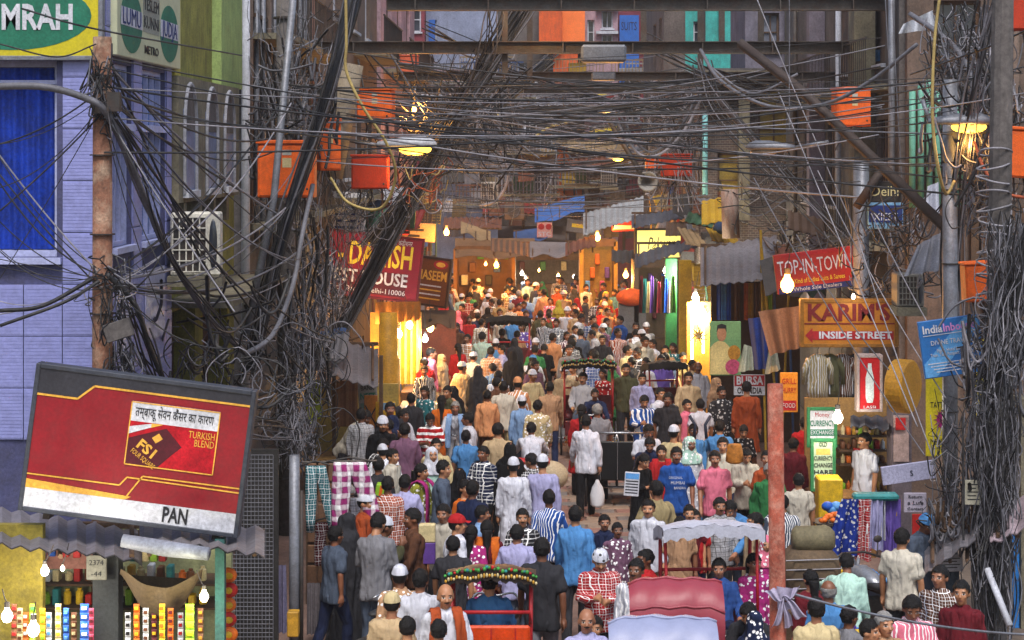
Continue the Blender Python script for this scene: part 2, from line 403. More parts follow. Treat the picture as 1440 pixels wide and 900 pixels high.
POSES = {
 'stand': {},
 'walk': dict(lean=3, la=((.10, .32, -1), (.04, -.02, -1)), ra=((-.10, -.26, -1), (-.02, -.62, -1)), ll=((.02, -.40, -1), (0, .05, -1)), rl=((-.02, .22, -1), (0, .52, -1)), twist=5),
 'stroll': dict(lean=2, la=((.12, -.15, -1), (.0, -.42, -1)), ra=((-.12, .2, -1), (-.03, .0, -1)), ll=((.02, .16, -1), (0, .34, -1)), rl=((-.02, -.26, -1), (0, .02, -1)), twist=-4),
 'hold': dict(lean=2, la=((.14, -.10, -1), (-.75, -.95, .1)), ra=((-.14, -.10, -1), (.75, -.95, .25)), head=(22, 0)),
 'reach': dict(lean=14, la=((.45, -.75, -.55), (.35, -1, -.35)), ra=((-.1, .1, -1), (0, -.3, -1)), head=(10, 15), ll=((.06, -.1, -1), (0, .06, -1))),
 'sit': dict(seat=True, pelvis=.50, lean=-4, la=((.16, -.30, -1), (-.15, -1, -.35)), ra=((-.16, -.30, -1), (.15, -1, -.35)), ll=((.12, -1, .05), (.02, -.12, -1)), rl=((-.12, -1, .05), (-.02, -.12, -1)), head=(4, -12)),
 'pedal': dict(seat=True, pelvis=.88, lean=24, la=((.20, -.75, -.8), (.12, -1, -.35)), ra=((-.20, -.75, -.8), (-.12, -1, -.35)), ll=((.08, -.95, -.55), (0, .2, -1)), rl=((-.08, -.45, -1), (0, .12, -1)), head=(-8, 0)),
 'glance': dict(lean=1, la=((.16, .05, -1), (.05, -.35, -1)), ra=((-.10, .12, -1), (-.12, -.1, -1)), ll=((.10, -.05, -1), (.06, .08, -1)), rl=((-.03, .02, -1), (0, .04, -1)), twist=12, head=(-3, 48)),
 'phone': dict(lean=3, la=((.38, -.35, -1), (-.28, -.32, 1)), ra=((-.12, .1, -1), (-.05, -.2, -1)), ll=((.02, .14, -1), (0, .3, -1)), rl=((-.02, -.25, -1), (0, .02, -1)), twist=-6, head=(6, -14)),
 'stoop': dict(lean=38, la=((.10, -.5, -1), (-.1, -1, -.55)), ra=((-.10, -.5, -1), (.1, -1, -.55)), head=(14, 0), ll=((.04, -.1, -1), (0, .12, -1)), rl=((-.04, .05, -1), (0, .15, -1))),
}
WOMAN = dict(shw=.160)
MESHES = {}; JO = {}
def J(pose, fem=False):
    k = (pose, fem)
    if k not in JO:
        p = dict(POSES[pose]);  p.update(WOMAN if fem else {}); JO[k] = joints(p)
    return JO[k]
def body_mesh(pose, fem):
    k = ('body', pose, fem)
    if k not in MESHES:
        j = J(pose, fem); me = remesh(body_vol(j, .165 if fem else .185), .0132, 'body', SKIN, smooth=1)
        at = me.attributes.new('hc', 'FLOAT_VECTOR', 'POINT'); inv = j['hrot'].inverted(); buf = []
        for v in me.vertices: buf += list(inv @ (v.co - j['head']))
        at.data.foreach_set('vector', buf); MESHES[k] = me
    return MESHES[k]
def clothes_mesh(kind, pose, fem):
    k = (kind, pose, fem)
    if k in MESHES: return MESHES[k]
    j = J(pose, fem); shw = .165 if fem else .185; mb = MB(); up, fw = j['up'], j['fw']; vox = .0205; fold = .019
    seat = POSES[pose].get('seat')
    def skirt(z_end, flare, top=.12, n=7, amp=.014):
        """cloth hanging from the waist"""
        p0 = j['pelvis'] + up*top; rings = []
        kmid = (j['lkn'] + j['rkn']) * .5
        for i in range(n + 1):
            t = i / n; c = Vector((p0.x, p0.y + (kmid.y - p0.y) * t * .45, p0.z + (z_end - p0.z) * t)); r = []
            st = abs(j['lkn'].y - j['rkn'].y) * .42 * t
            for q in range(22):
                a = 2*math.pi*q/22; wv = 1 + amp*6*t*math.sin(a*7 + 1.3*math.sin(a*2))
                r.append(c + Vector((math.cos(a)*(.165 + flare*t)*wv, math.sin(a)*(.125 + flare*.9*t + st)*wv, 0)))
            rings.append(r)
        mb.loft(rings)
    if kind in ('shirt', 'tshirt'):
        torso(mb, j, .016, z0=-.11, z1=.52, shw=shw, belly=.006)
        sl = 1.0 if kind == 'shirt' else .48
        for s in 'lr': arm(mb, j, s, .012 if kind == 'shirt' else .014, .93 if kind == 'shirt' else sl)
        mb.loft([ring(j['neck'] + up*(h) , a, a*.95, j['sd'], -fw, 12) for h, a in ((-.05, .085), (-.005, .066), (.018, .068))])   # collar
        if not seat: mb.loft([ring(j['pelvis'] + up*h, a, b, j['sd'], -fw) for h, a, b in ((-.15, .186, .142), (-.09, .186, .142), (.02, .18, .134), (.1, .165, .128))])
    elif kind in ('kurta', 'kameez'):
        torso(mb, j, .015, z0=-.05, z1=.52, shw=shw)
        for s in 'lr': arm(mb, j, s, .016, .95 if kind == 'kurta' else .75)
        if seat:
            for s in 'lr': leg(mb, j, s, .026, .25)
        else: skirt(j['lkn'].z*.5 + j['rkn'].z*.5 - .02, .07)
    elif kind == 'trousers':
        mb.loft([ring(j['pelvis'] + up*h, a, b, j['sd'], -fw) for h, a, b in ((-.13, .12, .10), (-.08, .168, .122), (.02, .166, .12), (.09, .15, .115))])
        for s in 'lr': leg(mb, j, s, .012, .97)
        fold = .009
    elif kind == 'pyjama':
        mb.loft([ring(j['pelvis'] + up*h, a, b, j['sd'], -fw) for h, a, b in ((-.13, .12, .10), (-.08, .168, .122), (.02, .166, .12), (.09, .15, .115))])
        for s in 'lr': leg(mb, j, s, .024, .93)
        fold = .014
    elif kind == 'burqa':
        c = j['head']; rings = []
        for h, a, b, y in ((-.02, .30, .26, .0), (.25, .27, .24, 0), (.6, .25, .215, 0), (.95, .235, .19, 0), (1.2, .232, .165, 0), (1.36, .222, .145, 0), (1.44, .15, .125, .0), (1.49, .105, .118, -.01), (1.56, .099, .122, -.01), (1.62, .092, .115, 0), (1.67, .07, .085, .005), (1.695, .03, .04, .01)):
            r = []
            for q in range(30):
                t = 2*math.pi*q/30; wv = 1 + .05*max(0, (1.2-h))*math.sin(t*9 + h*2 + 2*math.sin(t))
                r.append(Vector((math.cos(t)*a*wv, y + math.sin(t)*b*wv, h)))
            rings.append(r)
        mb.loft(rings)
        for s in 'lr': arm(mb, j, s, .03, .98)
        fold = .018; vox = .018
    elif kind == 'scarf':
        c = j['head']; rot = j['hrot']; rings = []
        for h, a, b, y in ((-.30, .215, .155, .03), (-.22, .20, .14, .03), (-.14, .135, .115, .03), (-.06, .100, .105, .032), (.02, .098, .106, .03), (.08, .087, .096, .026), (.115, .06, .066, .024), (.132, .02, .02, .022)):
            rings.append([c + Vector((math.cos(2*math.pi*q/24)*a, y + math.sin(2*math.pi*q/24)*b, h)) for q in range(24)])
        mb.loft(rings)
    elif kind == 'drape':       # a long scarf over both shoulders hanging down front and back
        for s in (-1, 1):
            sh = j['pelvis'] + up*.50 + j['sd']*s*.10
            pts = [sh + Vector((s*.03, -.16, -.55)), sh + Vector((s*.03, -.165, -.2)), sh + Vector((s*.01, -.13, -.02)), sh + Vector((0, -.02, .045)), sh + Vector((0, .10, -.02)), sh + Vector((s*.02, .155, -.25)), sh + Vector((s*.03, .165, -.6))]
            P = spline(pts, 4); rings = []
            for i, p in enumerate(P):
                t = (P[min(i+1, len(P)-1)] - P[max(i-1, 0)]).normalized(); x = Vector((1, 0, 0)); n_ = t.cross(x).normalized()
                rings.append([p + x*.055 + n_*.012, p - x*.055 + n_*.012, p - x*.055 - n_*.012, p + x*.055 - n_*.012])
            mb.loft(rings)
        vox = .014; fold = .006
    MESHES[k] = remesh(mb, vox, kind, CL['plain'], fold=fold, smooth=2)
    return MESHES[k]
def head_mesh(kind, pose, fem):
    k = (kind, pose, fem)
    if k in MESHES: return MESHES[k]
    j = J(pose, fem); c, rot = j['head'], j['hrot']; mb = MB(); vs = []; nu, nv = 38, 22
    P = lambda x, y, z: c + rot @ Vector((x, y, z))
    def shell(g, keep, lump=.014):
        idx = {}; v = []; f = []
        for jv in range(nv + 1):
            th = math.pi * (.5 * .02 + jv / nv * .99) ; 
            for i in range(nu):
                a = 2*math.pi*i/nu; d = Vector((math.sin(th)*math.cos(a), math.sin(th)*math.sin(a), math.cos(th)))
                p = Vector((d.x*(.077+g), .012 + d.y*(.094+g), .022 + d.z*(.097+g)))
                p += d * lump * (.7*noise.noise(p*38) + .6*noise.noise(p*95))
                v.append(p)
        for jv in range(nv):
            for i in range(nu):
                q = (jv*nu+i, jv*nu+(i+1) % nu, (jv+1)*nu+(i+1) % nu, (jv+1)*nu+i)
                m_ = sum((v[t] for t in q), Vector()) / 4
                if keep(m_): f.append(q[::-1])
        return v, f
    if kind == 'hair':
        v, f = shell(.009, lambda p: not ((p.y < -.035 and p.z < .066 - .2*abs(p.x)) or (p.z < .0 and p.y < .035) or p.z < -.052))
    elif kind == 'cropped': v, f = shell(.006, lambda p: not ((p.y < -.035 and p.z < .066 - .2*abs(p.x)) or (p.z < .0 and p.y < .035) or p.z < -.052), .003)
    elif kind == 'bald_fringe':
        v, f = shell(.006, lambda p: (p.y > -.01 and -.045 < p.z < .045))
    elif kind == 'long_hair':
        v, f = shell(.009, lambda p: not ((p.y < -.03 and p.z < .07 - .5*abs(p.x)) or (p.z < -.0 and p.y < .0)))
    elif kind in ('cap',):
        v, f = shell(.0155, lambda p: p.z > .036, .0)
        v = [Vector((p.x, p.y, .04 + (p.z - .04)*.95 + (.012 if p.z > .09 else 0))) for p in v]
    elif kind == 'brim': v, f = [], []
    elif kind == 'red_cap':
        v, f = shell(.0165, lambda p: p.z > .042, .0)
    mb.add([P(*p) for p in v], f)
    if kind == 'long_hair':
        pts = [P(0, .09, .01), P(0, .10, -.08), P(0, .105, -.17), P(.005, .135, -.30), P(.01, .145, -.42)]
        mb.tube(spline(pts, 3), [.062, .064, .062, .058, .052, .05, .046, .044, .04, .038, .034, .03, .02], 9)
    if kind == 'brim':
        mb = MB(); mb.grid(lambda u, t: P((u-.5)*.13, -.08 - .075*t*math.sin(math.pi*(.15+.7*u)), .052 - .012*t - .02*abs(u-.5)), 8, 4)
    me = mb.mesh(kind, HAIR, True); me.validate()
    bm = bmesh.new(); bm.from_mesh(me); bmesh.ops.recalc_face_normals(bm, faces=bm.faces[:])
    bmesh.ops.remove_doubles(bm, verts=bm.verts[:], dist=.0004); bmesh.ops.delete(bm, geom=[v for v in bm.verts if not v.link_faces], context='VERTS')
    for fa in bm.faces: fa.smooth = True
    bm.to_mesh(me); bm.free(); MESHES[k] = me
    return me
def set_mat(o, m):
    o.material_slots[0].link = 'OBJECT'; o.material_slots[0].material = m
# dye chart: name -> colour
DYE = {k: H(v) for k, v in dict(white='c6c8d2', offwhite='b9b3a4', cream='bfae84', beige='b79f7c', tan='ab8666', peach='c88c60', orange='c0601c', rust='9a4420', red='a41e22',
    maroon='5f1720', pink='d8738a', magenta='a02a70', mauve='6d4c62', violet='6a55a8', lilac='a3a2c8', lightblue='7d9cc4', skyblue='4a80b6', blue='234f98', navy='1a2340', teal='2a6a72',
    mint='a9cbbc', green='2f7040', olive='4c4b33', lime='8a8c34', yellow='b8943a', brown='5a3a28', grey='77777c', lightgrey='a8a8ac', slate='4a5566', charcoal='2c2c30', black='0f0f12', denim='2a4a86', khaki='8d7f5c').items()}
DYEWORD = dict(offwhite='off-white', lightblue='light blue', skyblue='sky blue', lightgrey='light grey', mint='pale green', lilac='pale lilac', charcoal='dark grey', denim='denim blue', slate='slate grey')
SKINS = [H(x) for x in ('96664a', '86563c', 'a67654', '744a32', 'b4825f')]
PEOPLE = []
def person(px, py, rot, top, pat='plain', bot='charcoal', pose='stroll', wear='shirt', head='hair', Y=None, label=None, scale=None, light2=.85, headcol=None, mous=None, z=0., scarf=None, X=None):
    """px, py: where the head shows in the photo; the ground position follows from the eye height"""
    fem = wear in ('kameez', 'burqa') ; sc = scale or rnd.uniform(.915, 1.05) * (.94 if fem else 1)
    j = J(pose, fem)
    if Y is None: Y = headY(py, j['head'].z * sc + z)
    root = thing('person', label or '', 'person', (WX(px, Y) if X is None else X, Y, z), (0, 0, R(rot)))
    root.scale = (sc * (-1 if (pose in ('walk', 'stroll', 'glance', 'phone') and rnd.random() < .5 and label and 'lettered' not in label) else 1) * rnd.uniform(.95, 1.08), sc * rnd.uniform(.95, 1.12), sc)
    b = link('body', body_mesh(pose, fem), root)
    sk = rnd.choice(SKINS); b.color = (*sk, 1. if (mous if mous is not None else (not fem and rnd.random() < .45)) else 0.)
    def wearit(kind, dye, pt, nm, l2=light2):
        o = link(nm, clothes_mesh(kind, pose, fem), root); c = DYE[dye] if isinstance(dye, str) else dye
        q = rnd.uniform(.9, 1.08); o.color = (*[min(1, x*q) for x in c], l2); set_mat(o, CL[pt]); return o
    if wear == 'burqa': wearit('burqa', top, pat, 'cloak')
    else:
        wearit(wear, top, pat, dict(shirt='shirt', tshirt='tee_shirt', kurta='tunic', kameez='tunic')[wear])
        wearit('pyjama' if wear in ('kurta', 'kameez') else 'trousers', bot, 'plain', 'trousers')
    if head in ('hair', 'grey', 'bald', 'long'):
        o = link('hair', head_mesh({'hair': 'hair', 'grey': 'hair', 'bald': 'bald_fringe', 'long': 'long_hair'}[head], pose, fem), root)
        if head in ('grey', 'bald'): set_mat(o, HAIR_GREY)
    elif head in ('cap', 'red_cap'):
        link('hair', head_mesh('cropped', pose, fem), root)
        o = link('cap', head_mesh(head, pose, fem), root); o.color = (*(headcol or (DYE['white'] if head == 'cap' else DYE['red'])), .2); set_mat(o, CL['plain'])
        if head == 'red_cap': q_ = link('brim', head_mesh('brim', pose, fem), o); q_.color = o.color; set_mat(q_, CL['plain'])
    elif head == 'printcap':
        link('hair', head_mesh('cropped', pose, fem), root)
        o = link('cap', head_mesh('cap', pose, fem), root); o.color = (*DYE['white'], .05); set_mat(o, CL['print'])
    elif head == 'scarf':
        o = link('headscarf', clothes_mesh('scarf', pose, fem), root); hc = headcol or (top, 'plain')
        o.color = (*DYE[hc[0]], .85 if hc[0] not in ('white', 'offwhite') else .1); set_mat(o, CL[hc[1]])
    if scarf:
        o = link('shawl', clothes_mesh('drape', pose, fem), root); o.color = (*DYE[scarf], .8); set_mat(o, CL['plain'])
    PEOPLE.append(dict(o=root, px=px, py=py, x=root.location.x, y=Y, top=top, pat=pat, bot=bot, wear=wear, head=head, rot=rot, pose=pose, fem=fem))
    return root
# ================================================================== the street and its buildings
def wall_holes(mb, o, u, n, U, Z, holes, depth=.18):
    """wall sheet from o along u (length U) and up to Z, facing n, with rectangular openings (u0,u1,z0,z1) and their reveals"""
    o, u, n = Vector(o), Vector(u), Vector(n); z = Vector((0, 0, 1))
    us = sorted({0., U} | {min(max(h[i], 0), U) for h in holes for i in (0, 1)}); zs = sorted({0., Z} | {min(max(h[i], 0), Z) for h in holes for i in (2, 3)})
    P = lambda a, b, d=0: o + u*a + z*b - n*d
    fl = u.cross(z).dot(n) < 0
    q = lambda a, b, c, d: mb.quad(*((a, b, c, d) if not fl else (d, c, b, a)))
    for i in range(len(us)-1):
        for k in range(len(zs)-1):
            cu, cz = (us[i]+us[i+1])/2, (zs[k]+zs[k+1])/2
            if any(h[0] < cu < h[1] and h[2] < cz < h[3] for h in holes): continue
            q(P(us[i], zs[k]), P(us[i+1], zs[k]), P(us[i+1], zs[k+1]), P(us[i], zs[k+1]))
    for a, b, c, d in [h[:4] for h in holes]:
        q(P(a,c), P(b,c), P(b,c,depth), P(a,c,depth)); q(P(a,d,depth), P(b,d,depth), P(b,d), P(a,d))
        q(P(a,c), P(a,c,depth), P(a,d,depth), P(a,d)); q(P(b,c,depth), P(b,c), P(b,d), P(b,d,depth))
def obox(mb, o, u, n, u0, u1, z0, z1, d0, d1):
    """box in a facade's frame; d is measured outward"""
    o, u, n = Vector(o), Vector(u), Vector(n); z = Vector((0,0,1)); P = lambda a, b, d: o + u*a + z*b + n*d
    v = [P(a, b, d) for d in (d0, d1) for b in (z0, z1) for a in (u0, u1)]
    mb.add(v, [(0,1,3,2),(4,6,7,5),(0,4,5,1),(2,3,7,6),(0,2,6,4),(1,5,7,3)])
def window(b, o, u, n, h, fm, gm, nx=2, nz=2, fw=.05, sill=True, bars=0, depth=.18):
    a, c, d, e = h[:4]
    pm = MB(); obox(pm, o, u, n, a, c, d, e, -depth-.02, -depth+.005); w_ = pm.build('window', gm, b)
    f = MB()
    for x in (a, c-fw): obox(f, o, u, n, x, x+fw, d, e, -depth+.006, -depth+.07)
    for z in (d, e-fw): obox(f, o, u, n, a+fw, c-fw, z, z+fw, -depth+.006, -depth+.069)
    for i in range(1, nx): x = a + (c-a)*i/nx; obox(f, o, u, n, x-fw*.3, x+fw*.3, d+fw, e-fw, -depth+.006, -depth+.055)
    for i in range(1, nz): z = d + (e-d)*i/nz; obox(f, o, u, n, a+fw, c-fw, z-fw*.3, z+fw*.3, -depth+.006, -depth+.05)
    f.build('frame', fm, w_)
    if bars:
        g = MB()
        for i in range(bars): x = a + (c-a)*(i+.5)/bars; obox(g, o, u, n, x-.008, x+.008, d, e, -.06, -.045)
        g.build('bar', MATS['dark_iron'], w_)
    if sill: s = MB(); obox(s, o, u, n, a-.06, c+.06, d-.07, d-.002, -.02, .09); s.build('sill', fm, w_)
IRON = M('dark_iron', (.035, .032, .03), rough=.6, var=.4, dirt=.5, dirtcol=H('4a2c1c'))
STEEL = M('old_steel', '4a4540', rough=.55, var=.45, metal=.3, dirt=.6, dirtcol=H('4a2c1c'), spec=.4)
GALV = M('galvanised', '7d8088', rough=.5, var=.3, metal=.35, dirt=.5, dirtcol=H('3a3028'))
LAV = M('lavender_tile', '8b90c8', rough=.45, var=.14, scale=1.0, dirt=.28, dirtcol=H('5a5a78'), spec=.5)
LAVW = M('lavender_frame', 'aab0d8', rough=.5, var=.15, dirt=.3)
DBLUE = glass('deep_blue_glass', (.006, .03, .20)); WBLUE = glass('blue_window_glass', (.07, .13, .30))
BLKGLASS = glass('dark_glass', (.03, .035, .045), .15); DUSTGLASS = glass('dusty_glass', (.10, .11, .14), .3)
OLIVE = M('olive_render', '8a8a44', rough=.9, var=.4, scale=3, dirt=.55, streak=1, bump=.6, bscale=60)
PALEGRN = M('pale_green_render', '93a867', rough=.9, var=.25, dirt=.35, streak=1)
CONC = M('stained_concrete', '77715f', rough=.9, var=.4, dirt=.6, streak=1)
DARKCONC = M('sooty_concrete', '5f5a58', rough=.9, var=.45, scale=1.3, dirt=.65, streak=1)
BROWNW = M('brown_render', '66564c', rough=.9, var=.4, dirt=.5, streak=1)
GREYBLUE = M('grey_blue_render', '8088a0', rough=.9, var=.3, scale=1, dirt=.4, streak=1)
PINKW = M('faded_pink_render', 'a98c96', rough=.9, var=.3, scale=1, dirt=.45, streak=1)
ORANGEW = M('orange_render', 'd05a26', rough=.8, var=.25, dirt=.4, streak=1)
MAROONW = M('maroon_render', '7a3540', rough=.85, var=.25, dirt=.3, streak=1)
TEALW = M('teal_render', '3fa8a2', rough=.8, var=.3, dirt=.4, streak=1)
WHITEW = M('whitewash', 'b9bcc6', rough=.85, var=.2, dirt=.4, streak=1)
BLUEW = M('blue_paint', '2b62b4', rough=.6, var=.2, dirt=.25)
WOOD = M('old_timber', '57412f', rough=.85, var=.5, dirt=.5, scale=4)
CORR = M('corrugated_iron', '7a777c', rough=.55, var=.35, scale=1.1, metal=.25, dirt=.6, dirtcol=H('4a3528'))
TARP = M('brown_tarpaulin', '6b5138', rough=.8, var=.35, dirt=.4); TARPB = M('blue_tarpaulin', '2f5ea0', rough=.6, var=.3, dirt=.3)
def brick_mat():
    m, nt, b = new_mat('sooty_brick'); tc = nd(nt, 'ShaderNodeTexCoord'); mp = nd(nt, 'ShaderNodeMapping'); mp.inputs['Rotation'].default_value = (R(90), 0, 0)
    nt.links.new(tc.outputs['Object'], mp.inputs[0]); br = nd(nt, 'ShaderNodeTexBrick'); nt.links.new(mp.outputs[0], br.inputs['Vector'])
    br.inputs['Color1'].default_value = (*H('5b473f'), 1); br.inputs['Color2'].default_value = (*H('3f3532'), 1); br.inputs['Mortar'].default_value = (*H('756c66'), 1)
    br.inputs['Scale'].default_value = 4.2; br.inputs['Mortar Size'].default_value = .025
    c = mix_c(nt, math_n(nt, 'MULTIPLY', ramp(nt, noise_n(nt, tc.outputs['Object'], 1.3, 6), .4, .7), .6), br.outputs[0], (.06, .055, .05))
    nt.links.new(c, b.inputs['Base Color']); b.inputs['Roughness'].default_value = .95
    bp = nd(nt, 'ShaderNodeBump'); bp.inputs['Strength'].default_value = .6; bp.inputs['Distance'].default_value = .02
    nt.links.new(br.outputs['Fac'], bp.inputs['Height']); bp.invert = True; nt.links.new(bp.outputs[0], b.inputs['Normal'])
    MATS['sooty_brick'] = m; return m
BRICK = brick_mat()
# ---- ground
GRD = M('packed_earth', '6a5d52', rough=.95, var=.3, scale=.8, dirt=.3)
MB().box(-160, 160, -20, 300, -.3, 0).build('ground', GRD, kind='structure')
road = MB().box(-4.6, 5.2, 5, 90, .002, .02).build('road', M('worn_asphalt', '7a6258', rough=.9, var=.3, scale=1.5, dirt=.35, bump=.4), kind='structure')
STONE = [M('paving_stone_%s' % a, c, rough=.85, var=.3, scale=5, dirt=.3, bump=.35) for a, c in (('red', '8a675c'), ('buff', '8e7a6a'), ('grey', '77706c'))]
slab_me = [MB().bbox(-.24, .24, -.145, .145, 0, .028, .012).mesh('paving_slab', s) for s in STONE]
k = 0
for r_ in range(30):                       # the bare patch of paving among the crowd
    for c_ in range(9):
        y = 25.5 + r_*.31; x = -1.3 + c_*.51 + (.25 if r_ % 2 else 0)
        if (r_ in (0, 1, 28, 29) or c_ in (0, 8)) and rnd.random() < .5: continue
        link('paving_slab', rnd.choice(slab_me), road, loc=(x, y, .02 - .006*rnd.random()), rot=(0, 0, rnd.uniform(-.012, .012)))

# ---- lavender tiled building by the camera
LY, LX = 20., -4.73
b1 = thing('tiled_building', 'lavender tiled building with deep blue shop window behind rusty pole', 'building', (LX-1.5, LY, 0))
z = lambda py, Y: WZ(py, Y)
wf = (WX(-60, LY), WX(80, LY), z(362, LY), z(84, LY))     # big blue window
mb = MB(); wall_holes(mb, (-8.5, LY, 0), (1,0,0), (0,-1,0), 8.5+LX, 9.4, [(wf[0]+8.5, wf[1]+8.5, wf[2], wf[3])], .25)
sidewin = [(Y0-LY, Y1-LY, 4.95, 7.0) for Y0, Y1 in ((20.35, 21.35), (21.85, 23.25))]
wall_holes(mb, (LX, LY, 0), (0,1,0), (1,0,0), 3.6, 9.4, sidewin, .12)
mb.quad((-8.5, LY, 9.4), (LX, LY, 9.4), (LX, LY+3.6, 9.4), (-8.5, LY+3.6, 9.4)); mb.quad((-8.5, LY+3.6, 0), (LX, LY+3.6, 0), (LX, LY+3.6, 9.4), (-8.5, LY+3.6, 9.4))
mb.build('wall', M('tile_backing', '4a4c70', dirt=.4), b1)
pan = MB()                                  # tile panels, each a piece
def tile_panel(o, u, n, u0, u1, z0, z1):
    m_ = MB(); obox(m_, o, u, n, u0+.005, u1-.005, z0+.005, z1-.005, .002, .022 + rnd.random()*.004)
    nr = 15
    for i in range(1, nr):                  # narrow tile courses standing proud
        zz = z0 + (z1-z0)*i/nr; obox(m_, o, u, n, u0+.005, u1-.005, zz-.0165, zz+.0165, .018, .0285)
    m_.build('panel', LAV, b1)
for zi in range(12):
    z0 = 2.9 + zi*.56
    for ui in range(9):
        u0 = 8.5 + LX - .015 - (ui+1)*.42
        if z0 + .56 > wf[2] - .06 and z0 < wf[3] and u0 < wf[1] + 8.5 + .02:
            if u0 + .42 > wf[1] + 8.6: tile_panel((-8.5, LY, 0), (1,0,0), (0,-1,0), wf[1]+8.5+.085, u0+.42, z0, z0+.56)
            continue
        if u0 < 1.4: continue
        tile_panel((-8.5, LY, 0), (1,0,0), (0,-1,0), u0, u0+.42, z0, z0+.56)
    for a, c in ((.03, .33), (1.37, 1.83), (3.27, 3.58)): tile_panel((LX, LY, 0), (0,1,0), (1,0,0), a, c, z0, z0+.56)
    if z0 + .56 < 4.9 :
        for a, c in ((.34, 1.36), (1.84, 3.26)): tile_panel((LX, LY, 0), (0,1,0), (1,0,0), a, c, z0, z0+.56)
window(b1, (-8.5, LY, 0), (1,0,0), (0,-1,0), (wf[0]+8.5, wf[1]+8.5, wf[2], wf[3]), LAVW, DBLUE, 1, 1, .07, True, depth=.25)
m_ = MB(); obox(m_, (-8.5, LY, 0), (1,0,0), (0,-1,0), wf[0]+8.5, wf[1]+8.5, z(118, LY), z(112, LY), -.2, -.12); m_.build('transom', LAVW, b1)
cu_ = MB().grid(lambda u, v: (wf[0] + .08 + (wf[1]-wf[0]-.16)*u, LY+.20 + .022*math.sin(u*44) + .012*math.sin(u*19+v*3), wf[2]+.08+(wf[3]-wf[2]-.16)*v), 90, 4); cu_.build('curtain', M('curtain_blue', '0e349a', rough=.7, var=.6, scale=2.2, dirt=.6, dirtcol=(.004, .012, .08)), b1, True)
for h in sidewin: window(b1, (LX, LY, 0), (0,1,0), (1,0,0), h, LAVW, WBLUE, 4, 1, .05, True, depth=.12)
for h in sidewin: m_ = MB(); obox(m_, (LX, LY, 0), (0,1,0), (1,0,0), h[0]-.04, h[1]+.04, 6.25, 6.33, -.1, .05); m_.build('lintel', LAVW, b1)
for h in sidewin:                           # small lower panes, their window glare painted in as pale colour
    m_ = MB(); obox(m_, (LX, LY, 0), (0,1,0), (1,0,0), h[0]+.1, h[1]-.2, 3.75, 4.6, .034, .05); m_.build('glare_pane', M('pale_glare', 'a7a8c8', rough=.3, dirt=.2), b1)
# ---- olive building with the arched bay
b2 = thing('olive_building', 'mottled olive rendered building with grey bay of three arched niches', 'building', (LX-.7, 26, 0))
mb = MB(); wall_holes(mb, (LX-.12, 23.65, 0), (0,1,0), (1,0,0), 5.6, 10.5, [(.5, 2.3, 2.2, 3.9), (2.9, 5.0, 2.0, 4.0)], .3)
mb.quad((LX-3, 23.66, 0), (LX-.12, 23.65, 0), (LX-.12, 23.65, 10.5), (LX-3, 23.66, 10.5)); mb.build('wall', OLIVE, b2)
MB().box(LX-.2, LX+.02, 27.3, 29.2, 7.0, 10.5).build('green_pier', PALEGRN, b2); MB().box(LX-.2, LX+.04, 23.7, 24.1, 6.6, 10.5).build('yellow_pier', M('yellow_render', 'b8ad4a', dirt=.4, streak=1), b2)
by0, by1, bz0, bz1 = 23.66, 28.4, WZ(282, 25), WZ(112, 25); bx = LX + .10
mb = MB(); niches = [(a-by0, c-by0, bz0+.12, bz1-.42) for a, c in ((23.95, 24.78), (25.55, 26.4), (27.0, 27.85))]
wall_holes(mb, (bx, by0, bz0), (0,1,0), (1,0,0), by1-by0, bz1-bz0, [(a, c, .12, bz1-bz0-.42) for a, c, _, _ in niches], .14)
mb.quad((LX-.1, by0, bz0), (bx, by0, bz0), (bx, by0, bz1), (LX-.1, by0, bz1)); mb.quad((LX-.1, by0, bz1), (bx, by0, bz1), (bx, by1, bz1), (LX-.1, by1, bz1)); mb.quad((LX-.1, by1, bz0), (bx, by1, bz0), (bx, by0, bz0), (LX-.1, by0, bz0))
bay = mb.build('bay', CONC, b2)
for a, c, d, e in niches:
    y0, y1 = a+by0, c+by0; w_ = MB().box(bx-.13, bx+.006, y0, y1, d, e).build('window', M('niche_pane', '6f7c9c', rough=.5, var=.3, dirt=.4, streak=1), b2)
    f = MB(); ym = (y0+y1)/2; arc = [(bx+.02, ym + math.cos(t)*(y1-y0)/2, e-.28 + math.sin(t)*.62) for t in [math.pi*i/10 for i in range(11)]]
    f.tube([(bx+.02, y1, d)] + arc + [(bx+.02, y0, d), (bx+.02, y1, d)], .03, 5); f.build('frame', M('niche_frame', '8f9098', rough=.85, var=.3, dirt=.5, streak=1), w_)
    f = MB(); P = [(bx+.010, *p[1:]) for p in arc]; f.slab(P, (-1, 0, 0), .02); f.build('arch_dark_panel', DARKCONC, w_)  # dark concrete panel filling the arch head
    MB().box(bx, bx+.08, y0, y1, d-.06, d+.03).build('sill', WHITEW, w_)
for i in range(4): MB().box(LX-.1, bx-.02, 24.1+i*1.1, 24.3+i*1.1, bz0-.35, bz0-.01).build('bracket', CONC, b2)
for i, (y0, y1) in enumerate(((24.15, 25.95), (26.55, 28.65))):
    m_ = MB().box(LX-.45, LX-.42, y0, y1, 2.0, 4.0); m_.build('shutter', M('brown_shutter', '4a2f2a', dirt=.5), b2)
MB().box(LX-.1, LX+.75, 23.8, 29.1, 4.0, 4.09).build('ledge', CONC, b2)
MB().tube([(LX+.05, 29.35, 2), (LX+.05, 29.35, 10)], .07, 8).build('downpipe', WHITEW, b2, True)
